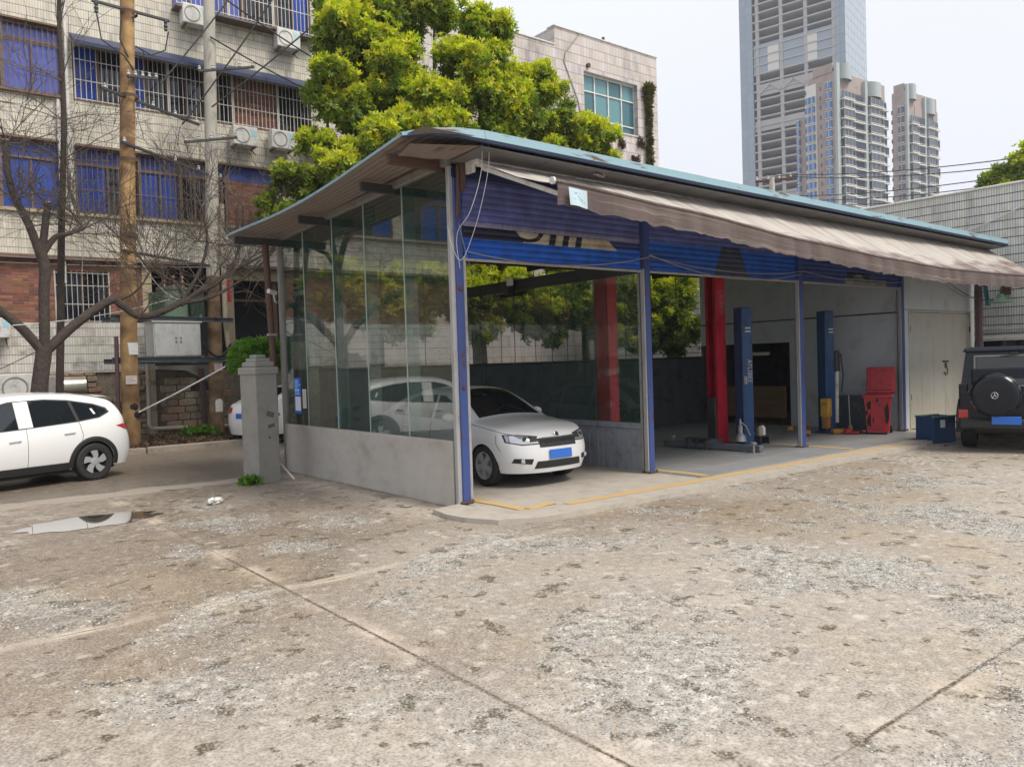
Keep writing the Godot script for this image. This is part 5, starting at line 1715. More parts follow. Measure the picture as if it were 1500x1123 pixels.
# =============================== car lifts ===============================
func channel_col(h: float, w: float, d: float, open: float) -> MB:   # C profile, open towards open*x
	var b = MB.new()
	b.box(V(-open * d * 0.5 + open * 0.012, h / 2, 0), V(0.024, h, w))
	for s in [-1, 1]:
		b.box(V(open * 0.006, h / 2, s * (w / 2 - 0.01)), V(d - 0.03, h, 0.02))
		b.box(V(open * (d / 2 - 0.006), h / 2, s * (w / 2 - 0.05)), V(0.016, h, 0.076))
	return b
func lifts():
	var t = thing("car_lift", "red two-post car lift in the middle bay with lettering on its post", "car lift", Vector3.ZERO, 0, "car lifts")
	for q in [[V(7.93, 0.06, -1.72), -1.0], [V(5.05, 0.06, -2.1), 1.0]]:
		obj("column", channel_col(4.1, 0.34, 0.26, q[1]), M.lift_red, t, Transform3D(R(Vector3.UP, -12 if q[1] < 0 else 0), q[0]))
		var b = MB.new()
		b.box(q[0] + V(0, 0.015, 0), V(0.5, 0.03, 0.5), Basis(), 0.004)
		obj("base_plate", b, M.lift_red, t)
		b = MB.new()
		b.box(q[0] + V(q[1] * 0.12, 0.55, 0), V(0.16, 0.9, 0.2), Basis(), 0.01)
		obj("carriage", b, M.dark_steel, t)
	text3("lettering", "LAUNCH", 0.10, M.ink_rose, t, Transform3D(R(Vector3.UP, -12) * R(Vector3.BACK, -90), V(7.91, 3.05, -1.54)))
	lift_arms(t, V(7.9, 0.14, -1.55), M.grey_blue)
	t = thing("car_lift", "dark blue two-post car lift in the right bay with yellow arms", "car lift", Vector3.ZERO, 0, "car lifts")
	for q in [[V(8.05, 0.06, -1.12), 1.0, 2.86], [V(11.28, 0.06, -1.15), -1.0, 2.84]]:
		var b = MB.new()
		b.box(V(0, q[2] / 2, 0), V(0.26, q[2], 0.30), Basis(), 0.02)
		obj("column", b, M.lift_blue, t, Transform3D(R(Vector3.UP, -18), q[0]))
		b = MB.new()
		b.box(q[0] + V(0, 0.015, 0), V(0.5, 0.03, 0.5), Basis(), 0.004)
		obj("base_plate", b, M.lift_blue, t)
	text3("lettering", "ATLIBEE", 0.10, M.ink_white, t, Transform3D(R(Vector3.UP, -18) * R(Vector3.BACK, -90), V(8.030, 1.60, -0.957)))
	for x in [V(8.0, 2.42, -0.965), V(11.26, 2.40, -0.995)]:
		var b2 = MB.new()
		for k in 2: b2.box(x + V(0, 0.07 * k, 0), V(0.13, 0.03, 0.006), R(Vector3.UP, -18))
		obj("badge", b2, M.ink_white, t)
	var b3 = MB.new()
	b3.box(V(7.90, 1.42, -0.985), V(0.006, 0.16, 0.12), R(Vector3.UP, -18))
	obj("label_plate", b3, M.paper, t)
	# yellow carriage, arms and white hose of the right column
	b3 = MB.new()
	b3.box(V(11.08, 0.66, -1.05), V(0.17, 0.42, 0.2), Basis(), 0.015)
	obj("carriage", b3, M.lift_yellow, t)
	b3 = MB.new()
	b3.box(V(11.08, 0.32, -1.05), V(0.13, 0.28, 0.16), Basis(), 0.01)
	b3.box(V(10.75, 0.14, -1.35), V(0.9, 0.10, 0.12), R(Vector3.UP, 35), 0.01)
	b3.box(V(11.2, 0.13, -0.75), V(0.5, 0.10, 0.13), R(Vector3.UP, -25), 0.01)
	b3.lathe([Vector2(0, 0), Vector2(0.08, 0), Vector2(0.08, 0.09), Vector2(0, 0.1)], 12, Transform3D(Basis(), V(10.42, 0.17, -1.58)))
	obj("arm", b3, M.lift_orange, t)
	b3 = MB.new()
	b3.tube([V(11.42, 0.3, -0.98), V(11.40, 0.9, -0.96), V(11.42, 1.5, -0.96)], 0.045, 8)
	obj("white_cylinder", b3, M.white_metal, t)
	b3 = MB.new()
	b3.box(V(11.44, 1.72, -1.0), V(0.16, 0.5, 0.16), Basis(), 0.03)
	b3.tube([V(11.5, 1.9, -0.9), V(11.56, 1.4, -0.88), V(11.5, 1.0, -0.9)], 0.02, 6)
	obj("pump_unit", b3, M.dark_steel, t)
func lift_arms(t: Node3D, _at: Vector3, m: Material):
	var b = MB.new()
	b.box(V(7.02, 0.14, -1.2), V(0.15, 0.11, 2.2), R(Vector3.UP, 6), 0.008)
	obj("arm", b, m, t)
	b = MB.new()
	b.box(V(7.45, 0.15, -1.55), V(0.9, 0.10, 0.14), R(Vector3.UP, 10), 0.008)
	obj("arm", b, m, t)
	b = MB.new()
	b.box(V(6.98, 0.27, -1.45), V(0.24, 0.02, 0.62), R(Vector3.UP, 6), 0.004)
	b.box(V(6.98, 0.22, -1.45), V(0.14, 0.08, 0.3), R(Vector3.UP, 6), 0.01)
	for k in 3: b.lathe([Vector2(0, 0), Vector2(0.022, 0), Vector2(0.022, 0.22), Vector2(0, 0.22)], 8, Transform3D(Basis(), V(6.90 - 0.02 * k, 0.06, -1.7 + 0.25 * k)))
	obj("arm_clamp", b, M.dark_steel, t)
	for q in [V(7.14, 0.14, -2.28), V(6.92, 0.14, -0.14)]:
		b = MB.new()
		b.lathe([Vector2(0, -0.08), Vector2(0.025, -0.08), Vector2(0.025, 0.10), Vector2(0.06, 0.10), Vector2(0.06, 0.14), Vector2(0, 0.14)], 12, Transform3D(Basis(), q))
		obj("lifting_pad", b, M.frame_grey, t)
func text3(called: String, s: String, size: float, m: Material, parent: Node, xf: Transform3D):
	var tm = TextMesh.new()
	var f = SystemFont.new()
	f.font_names = PackedStringArray(["Droid Sans"])
	tm.font = f
	tm.text = s
	tm.font_size = 32
	tm.pixel_size = size / 24.0
	tm.depth = 0.004
	tm.horizontal_alignment = HORIZONTAL_ALIGNMENT_CENTER
	put(tm, called, m, parent, xf)

# =============================== things inside and around the workshop ===============================
func shop_things():
	# wheelie bin with open lid
	var t = thing("wheelie_bin", "battered red wheelie bin with black smears and its lid thrown open", "bin", V(11.62, 0.055, -0.1), -1.15)
	var b = MB.new()
	var f = func(u, v):
		var k = lerpf(0.82, 1.0, v)
		var p = [V(-0.27, 0, 0.27), V(0.27, 0, 0.27), V(0.27, 0, -0.27), V(-0.27, 0, -0.27), V(-0.27, 0, 0.27)]
		var s = u * 4.0
		var i = mini(3, int(s))
		var q = p[i].lerp(p[i + 1], s - i) * k
		return V(q.x, 0.06 + 0.80 * v, q.z)
	b.grid(32, 6, f)
	b.box(V(0, 0.86, 0.285), V(0.62, 0.05, 0.03), Basis(), 0.01); b.box(V(0, 0.86, -0.285), V(0.62, 0.05, 0.03), Basis(), 0.01)
	b.box(V(0.295, 0.86, 0), V(0.03, 0.05, 0.58), Basis(), 0.01); b.box(V(-0.295, 0.86, 0), V(0.03, 0.05, 0.58), Basis(), 0.01)
	b.box(V(0, 0.07, 0), V(0.44, 0.02, 0.44))
	b.box(V(-0.12, 0.45, 0.265), V(0.03, 0.7, 0.02), R(Vector3.RIGHT, 3)); b.box(V(0.12, 0.45, 0.265), V(0.03, 0.7, 0.02), R(Vector3.RIGHT, 3))
	obj("body", b, M.bin_red, t)
	b = MB.new()
	rng.seed = 8
	for q in [[-0.17, 0.66, 0.10, 0.2], [-0.15, 0.32, 0.13, 0.3], [0.19, 0.5, 0.09, 0.45], [0.0, 0.78, 0.05, 0.1], [-0.22, 0.5, 0.05, 0.12]]:
		var pl = PackedVector2Array()
		for k in 14:
			var a = TAU * k / 14
			pl.append(Vector2(q[0] + cos(a) * q[2] * rr(0.4, 0.62), q[1] + sin(a) * q[3] * rr(0.38, 0.6)))
		b.prism(pl, 0.003, Transform3D(R(Vector3.RIGHT, 3.4), V(0, 0.0, 0.226)))
	for q in [[0.0, 0.55, 0.15, 0.4], [-0.12, 0.3, 0.1, 0.3]]:
		var pl = PackedVector2Array()
		for k in 14:
			var a = TAU * k / 14
			pl.append(Vector2(q[0] + cos(a) * q[2] * rr(0.4, 0.62), q[1] + sin(a) * q[3] * rr(0.38, 0.6)))
		b.prism(pl, 0.003, Transform3D(R(Vector3.UP, -90) * R(Vector3.RIGHT, 3.4), V(-0.226, 0, 0)))
	obj("tar_smear", b, M.tar, t)
	b = MB.new()
	b.box(V(0.05, 1.20, -0.36), V(0.60, 0.62, 0.045), R(Vector3.RIGHT, -12), 0.06)
	b.box(V(0.05, 1.20, -0.335), V(0.46, 0.46, 0.02), R(Vector3.RIGHT, -12), 0.02)
	obj("lid", b, M.bin_red, t)
	for s in [-1, 1]:
		b = MB.new()
		b.lathe([Vector2(0, -0.025), Vector2(0.09, -0.025), Vector2(0.09, 0.025), Vector2(0, 0.025)], 16, Transform3D(R(Vector3.BACK, 90), V(0.25 * s, 0.09, -0.27)))
		obj("wheel", b, M.rubber, t)
	# blue board, broom, red tray
	b = MB.new()
	b.box(V(12.50, 0.47, -1.05), V(0.03, 0.82, 1.25), R(Vector3.BACK, 6), 0.004)
	tag(obj("board", b, M.board_blue), "dark blue-grey board leaning on the inner wall beside the red bin", "board")
	t = thing("broom", "broom with thin white handle and yellow head standing by the blue board", "broom", V(11.95, 0.06, -0.95))
	b = MB.new()
	b.box(V(0, 0.06, 0), V(0.5, 0.10, 0.09), R(Vector3.UP, 28), 0.02)
	obj("head", b, M.lift_yellow, t)
	b = MB.new()
	b.tube([V(0, 0.1, 0), V(0.05, 0.85, -0.05)], 0.012, 6)
	obj("handle", b, M.white_metal, t)
	b = MB.new()
	b.box(V(11.35, 0.10, -0.55), V(0.5, 0.05, 0.3), R(Vector3.UP, 15), 0.015)
	b.box(V(11.2, 0.14, -0.6), V(0.2, 0.08, 0.12), R(Vector3.UP, 40), 0.015)
	tag(obj("tray", b, M.bin_red), "flat red plastic tray on the floor left of the red bin", "tray")
	# wooden counter panel before the dark doorway
	t = thing("wooden_counter", "brown wooden counter panel in the dark doorway behind the blue lift post", "counter", V(12.55, 0.06, -4.0))
	b = MB.new()
	b.box(V(0, 0.60, 0), V(0.06, 0.84, 1.95), Basis(), 0.006)
	obj("front", b, M.wood, t)
	b = MB.new()
	for s in [-1, 1]: b.box(V(0.12, 0.09, 0.85 * s), V(0.2, 0.18, 0.06))
	obj("leg", b, M.dark_steel, t)
	# tyres and crates in the dark back corner
	rng.seed = 15
	var tyre = MB.new()
	tyre_shape(tyre, 0.32, 0.2)
	var tm = tyre.mesh()
	for q in [[V(8.6, 0.17, -5.3), 0], [V(8.62, 0.38, -5.3), 1], [V(8.58, 0.59, -5.32), 2], [V(9.35, 0.17, -5.25), 3], [V(9.36, 0.38, -5.25), 4]]:
		tag(put(tm, "tyre", M.rubber, self, Transform3D(R(Vector3.RIGHT, 90), q[0])), ["bottom tyre of the left stack against the back wall", "middle tyre of the left stack against the back wall", "top tyre of the left stack against the back wall", "bottom tyre of the right, lower stack by the back wall", "top tyre of the right, lower stack by the back wall"][q[1]], "tyre", "tyres stacked in the back corner")
	b = MB.new()
	b.box(V(6.3, 0.16, -4.6), V(0.62, 0.2, 0.42), R(Vector3.UP, 10), 0.01)
	tag(obj("tool_case", b, M.dark_steel), "dark tool case lying on the floor near the back wall", "case")
	b = MB.new()
	b.box(V(6.3, 0.275, -4.6), V(0.34, 0.02, 0.24), R(Vector3.UP, 25), 0.003)
	tag(obj("booklet", b, M.lift_yellow), "yellow edged booklet on top of the dark tool case", "booklet")
	b = MB.new()
	b.box(V(7.4, 0.16, -4.3), V(0.55, 0.2, 0.4), R(Vector3.UP, -8), 0.01)
	tag(obj("carton", b, M.beige_wall), "low brown carton on the floor behind the red lift", "carton")
	# oil pump and bottles by the blue column
	t = thing("hand_pump", "pale metal hand pump on the floor between red and blue posts", "pump", V(7.72, 0.18, -1.0))
	b = MB.new()
	b.lathe([Vector2(0, 0), Vector2(0.12, 0), Vector2(0.10, 0.1), Vector2(0.05, 0.16), Vector2(0.05, 0.3), Vector2(0.02, 0.34), Vector2(0.02, 0.45), Vector2(0, 0.46)], 14)
	obj("body", b, M.rail_grey, t)
	b = MB.new()
	b.tube([V(0, 0.4, 0), V(0.12, 0.3, 0.05), V(0.2, 0.1, 0.1)], 0.015, 6)
	obj("spout", b, M.rail_grey, t)
	for q in [[V(8.32, 0.25, -0.95), "cream plastic bottle with dark cap beside the blue post foot", M.beige_wall], [V(8.46, 0.25, -0.98), "short white plastic can right of the cream bottle", M.paper]]:
		t = thing("bottle", q[1], "bottle", q[0])
		b = MB.new()
		b.lathe([Vector2(0, 0), Vector2(0.06, 0), Vector2(0.06, 0.15), Vector2(0.025, 0.2), Vector2(0, 0.2)], 12)
		obj("body", b, q[2], t)
		b = MB.new()
		b.lathe([Vector2(0, 0.2), Vector2(0.026, 0.2), Vector2(0.026, 0.25), Vector2(0, 0.25)], 10)
		obj("cap", b, M.black, t)
	t = thing("tool_stand", "low steel stand that carries the bottles beside the blue post", "stand", V(8.38, 0.06, -0.96))
	b = MB.new()
	b.box(V(0, 0.175, 0), V(0.36, 0.02, 0.22), Basis(), 0.004)
	obj("top", b, M.dark_steel, t)
	for s in [-1, 1]:
		b = MB.new()
		b.box(V(0.15 * s, 0.085, 0), V(0.025, 0.17, 0.18))
		obj("leg", b, M.dark_steel, t)
	t = thing("floor_jack", "low trolley jack with pale handle near the dark doorway", "jack", V(10.2, 0.06, -2.6), 0.5)
	b = MB.new()
	b.box(V(0, 0.09, 0), V(0.6, 0.1, 0.26), Basis(), 0.02)
	obj("frame", b, M.dark_steel, t)
	b = MB.new()
	b.tube([V(0.2, 0.12, 0), V(0.05, 0.3, 0.0), V(-0.3, 0.35, 0.05)], 0.03, 8)
	obj("handle", b, M.white_metal, t)
	for s in [-1, 1]:
		b = MB.new()
		b.lathe([Vector2(0, -0.02), Vector2(0.05, -0.02), Vector2(0.05, 0.02), Vector2(0, 0.02)], 12, Transform3D(R(Vector3.RIGHT, 90), V(0.25, 0.05, 0.15 * s)))
		obj("wheel", b, M.rubber, t)
	# hanging device under the partition beam
	t = thing("hanging_lamp", "black lamp fitting hung from the partition beam with a small white box", "lamp", V(3.72, 3.28, -3.35))
	b = MB.new()
	b.box(V(0, 0.14, 0), V(0.06, 0.3, 0.16), Basis(), 0.01)
	b.box(V(0, -0.03, 0), V(0.14, 0.06, 0.6), Basis(), 0.015)
	obj("fitting", b, M.black, t)
	b = MB.new()
	b.box(V(-0.05, 0.22, 0.02), V(0.08, 0.14, 0.13), Basis(), 0.01)
	obj("box", b, M.paper, t)
	# poster and notice on the glass
	b = MB.new()
	b.face_uv([V(0.044, 1.12, -5.36), V(0.044, 1.12, -5.05), V(0.044, 1.78, -5.05), V(0.044, 1.78, -5.36)], [Vector2(0, 1), Vector2(1, 1), Vector2(1, 0), Vector2(0, 0)])
	tag(obj("poster", b, mat("poster", Color(1, 1, 1), 0.5, {tex = T.poster})), "bright blue poster stuck inside the first glass pane", "poster")
	b = MB.new()
	b.face_uv([V(0.043, 1.22, -4.99), V(0.043, 1.22, -4.83), V(0.043, 1.57, -4.83), V(0.043, 1.57, -4.99)], [Vector2(0, 1), Vector2(1, 1), Vector2(1, 0), Vector2(0, 0)])
	tag(obj("notice", b, mat("notice", Color(1, 1, 1), 0.7, {tex = T.notice})), "narrow white notice right of the blue poster on the glass", "notice")
	# small dark blue crates between door and off-road car
	t = thing("crate", "dark blue plastic crate on the ground beside the black off-road car", "crate", V(11.15, 0.0, 1.35), -0.35)
	b = MB.new()
	for s in [-1, 1]:
		b.box(V(0.29 * s, 0.28, 0), V(0.03, 0.54, 0.44), Basis(), 0.006)
		b.box(V(0, 0.28, 0.21 * s), V(0.56, 0.54, 0.03), Basis(), 0.006)
	b.box(V(0, 0.03, 0), V(0.58, 0.03, 0.42))
	obj("body", b, M.crate_blue, t)
	b = MB.new()
	b.box(V(-0.05, 0.40, 0.228), V(0.12, 0.16, 0.006))
	obj("label_plate", b, M.paper, t)
	b = MB.new()
	for s in [-1, 1]: b.box(V(0, 0.545, 0.215 * s), V(0.62, 0.04, 0.05), Basis(), 0.008)
	obj("rim", b, M.lamp_green, t)

func small_things():
	# crumpled paper in the yard
	var b = MB.new()
	var pn = noise(91, 3.0, 3)
	var f = func(u, v):
		var a = u * TAU; var p = v * PI
		var d = V(sin(p) * cos(a), cos(p), sin(p) * sin(a))
		var r = 0.11 * (0.75 + 0.6 * pn.get_noise_3d(d.x * 1.3, d.y * 1.3, d.z * 1.3))
		return V(d.x * r * 1.5, maxf(d.y * r * 0.6, -0.045), d.z * r)
	b.grid(18, 12, f)
	tag(obj("crumpled_paper", b, M.paper, self, Transform3D(R(Vector3.UP, 30), V(-2.23, 0.045, -3.04))), "crumpled white paper lying on the wet yard near the puddle", "paper")
	# fallen leaves along the far kerb
	rng.seed = 5
	var xf = []; var cl = []
	for k in 2600:
		var x = rr(-3.5, 4.0); var z = -12.15 - 2.2 * pow(rng.randf(), 0.8)
		xf.append(Transform3D(rand_basis().scaled(Vector3.ONE * rr(0.35, 0.7)), V(x, 0.14 + 0.18 * pow((-12.1 - z) / 3.2, 2.0) + rr(0, 0.05), z)))
		var g = rr(0.5, 1.2)
		cl.append(Color(0.13 * g, 0.085 * g, 0.05 * g))
	tag(copies("leaf_litter", leaf_mesh(), M.litter, xf, cl), "brown dead leaves along the foot of the old block")
	# weeds
	weeds("grass_tuft", V(-1.16, 0.02, -4.55), 0.17, 45, 0.05, "small green weeds at the foot of the cement pillar")
	weeds("weeds", V(0.75, 0.22, -13.6), 0.5, 200, 0.12, "low green weeds growing on the soil bank between the poles")
	weeds("shrub", V(-0.15, 2.0, -6.6), 0.58, 800, 0.27, "bright green feathery shrub behind the cement pillar")
func weeds(called: String, at: Vector3, rad: float, n: int, up: float, label: String):
	var t = thing(called, label, "plant", at)
	rng.seed = n
	var xf = []; var cl = []
	for k in n:
		var d = V(rr(-1, 1), rr(-0.15, 1.0), rr(-1, 1))
		if d.length() > 1.0: d = d.normalized()
		var p = V(d.x * rad, d.y * up * 2.2, d.z * rad)
		xf.append(Transform3D(rand_basis().scaled(Vector3.ONE * rr(0.5, 0.85)), p))
		var g = rr(0.6, 1.3)
		cl.append(Color(0.16 * g, 0.31 * g, 0.04 * g))
	copies("leaves", leaf_mesh(), M.leaf, xf, cl, t)
	var b = MB.new()
	for k in 8:
		var a = TAU * k / 8.0
		b.tube([V(0, -up * 0.5, 0), V(cos(a) * rad * 0.4, up * 0.6, sin(a) * rad * 0.4), V(cos(a) * rad * 0.8, up * 1.2, sin(a) * rad * 0.8)], [0.008, 0.006, 0.003], 4)
	if called == "shrub": b.tube([V(0, -2.0, 0), V(0.05, -1.0, 0.02), V(0, 0.2, 0)], [0.05, 0.04, 0.03], 7)
	obj("stem", b, M.bark_grey, t)

# =============================== wires ===============================
func wires():
	var n = 0
	var list = [
		[V(-0.1, 9.35, -12.7), V(2.4, 12.9, -13.2), 0.05, "cable", "black cable rising from the ochre pole to the top of the picture"],
		[V(1.4, 9.2, -13.4), V(5.2, 12.9, -12.6), 0.08, "cable", "black cable crossing the old block up to the right from the grey pole"],
		[V(0.6, 8.6, -13.4), V(3.4, 12.9, -13.0), 0.08, "cable", "black cable slanting steeply over the barred windows"],
		[V(0.9, 12.6, -13.2), V(6.0, 10.5, -13.2), 0.10, "cable", "black cable falling to the right into the green tree"],
		[V(1.5, 11.2, -13.6), V(6.2, 9.8, -13.6), 0.10, "cable", "lower black cable falling right from the grey pole"],
		[V(-6.0, 4.55, -11.0), V(2.6, 4.9, -12.4), 0.10, "cable_grey", "upper pale wire strung level across the brick wall"],
		[V(-6.0, 4.42, -11.0), V(2.6, 4.78, -12.4), 0.10, "cable_grey", "lower pale wire strung level across the brick wall"],
		[V(-3.9, 3.0, -9.9), V(-0.3, 3.78, -12.0), 0.10, "cable_white", "white wire tied to the left limb of the bare tree"],
		[V(-0.9, 5.0, -12.6), V(0.2, 3.85, -12.9), 0.25, "cable_white", "white cable loop hanging right of the ochre pole"],
		[V(-2.2, 5.6, -11.5), V(-2.2, 4.3, -12.2), -0.1, "cable_white", "short white wire dangling over the barred ground floor window"],
		[V(-5.6, 1.4, -11.0), V(-2.6, 2.9, -11.5), 0.05, "cable", "black cable slanting up behind the bare tree trunk"],
		[V(0.8, 2.7, -13.0), V(1.65, 2.7, -13.4), 0.35, "cable", "thick black cable bent from cabinet to the brown pole"],
		[V(32.9, 11.95, -17.0), V(23.5, 8.1, -1.2), 0.25, "cable", "topmost power line over the tiled building"],
		[V(33.3, 11.95, -17.1), V(23.5, 7.85, -1.2), 0.28, "cable", "second power line over the tiled building"],
		[V(33.0, 10.75, -17.0), V(23.5, 7.55, -1.2), 0.25, "cable", "third power line over the tiled building"],
		[V(34.5, 10.75, -17.4), V(23.5, 7.3, -1.2), 0.25, "cable", "fourth power line over the tiled building"],
		[V(34.9, 10.6, -17.5), V(23.5, 7.0, -1.2), 0.25, "cable", "lowest power line over the tiled building"],
		[V(17.4, 5.1, -0.6), V(17.4, 6.3, 2.2), 0.16, "cable_white", "white cable bowed across the white tiled wall"],
		[V(14.1, 3.9, 0.1), V(17.4, 3.2, 0.3), 0.28, "cable", "black lamp cable sagging across the white doors"],
		[V(13.9, 3.9, 0.1), V(16.1, 3.2, 0.3), 0.22, "cable_grey", "grey wire sagging beside the lamp cable over the doors"],
		[V(17.3, 3.4, 0.4), V(17.4, 3.9, 2.4), 0.1, "cable", "cable leaving the green lamp to the right"],
		[V(0.26, 3.45, 0.08), V(3.86, 3.58, 0.09), 0.16, "cable_grey", "thin grey wire sagging across the first shutter"],
		[V(3.86, 3.60, 0.09), V(8.35, 3.55, 0.09), 0.14, "cable_grey", "thin grey wire sagging across the second shutter"],
		[V(3.88, 3.62, 0.09), V(8.3, 3.50, 0.10), 0.24, "cable_grey", "second, lower wire sagging across the second shutter"],
		[V(8.37, 3.56, 0.09), V(12.5, 3.5, 0.09), 0.10, "cable_grey", "thin grey wire across the third shutter"],
	]
	for q in list:
		var b = MB.new()
		b.tube(sag(q[0], q[1], q[2], 14), 0.035 if n in [11] else 0.022 if n < 5 else (0.019 if n >= 12 and n < 17 else (0.02 if n == 17 else 0.009)), 5)
		tag(obj("wire", b, M[q[3]]), q[4], "wire", "overhead and wall wires")
		n += 1
	# wires that dangle at the shed corner
	var c = [[V(0.22, 4.86, 0.66), V(0.25, 4.5, 0.62), V(0.20, 4.0, 0.5), V(0.12, 3.55, 0.35), V(0.02, 3.3, 0.25), V(-0.08, 3.5, 0.2), V(-0.1, 3.75, 0.15)], [V(0.12, 4.86, 0.66), V(0.14, 4.4, 0.6), V(0.02, 3.9, 0.5), V(-0.06, 3.62, 0.3), V(0.04, 3.2, 0.2)], [V(0.1, 3.8, 0.12), V(0.2, 3.35, 0.15), V(0.3, 3.2, 0.12), V(0.34, 3.1, 0.1)]]
	var lb = ["long white wire looping down from the roof corner over the blue post", "second white wire dangling at the roof corner", "frayed wire end sticking out beside the blue corner post"]
	for i in 3:
		var b = MB.new()
		var cv = Curve3D.new()
		for k in c[i].size():
			var p: Vector3 = c[i][k]
			var tg = (c[i][mini(k + 1, c[i].size() - 1)] - c[i][maxi(k - 1, 0)]) * 0.18
			cv.add_point(p, -tg, tg)
		cv.bake_interval = 0.06
		b.tube(Array(cv.get_baked_points()), 0.004, 5)
		tag(obj("wire", b, M.cable_white if i < 2 else M.cable_grey), lb[i], "wire", "overhead and wall wires")
	# insulated drops under the top crossarm of the ochre pole
	var b4 = MB.new()
	for q in [[V(-1.5, 10.8, -12.8), V(-1.42, 10.2, -12.8), V(-0.9, 9.9, -12.8), V(-0.7, 9.6, -12.8)], [V(-0.95, 10.8, -12.8), V(-1.0, 10.3, -12.8), V(-0.82, 9.9, -12.8)], [V(0.2, 10.8, -12.9), V(0.1, 10.3, -12.9), V(-0.25, 10.1, -12.9), V(-0.62, 10.25, -12.9)]]:
		b4.tube(q, 0.018, 5)
	tag(obj("jumper_wires", b4, M.cable), "short black jumper wires under the top crossarm of the ochre pole", "wire")

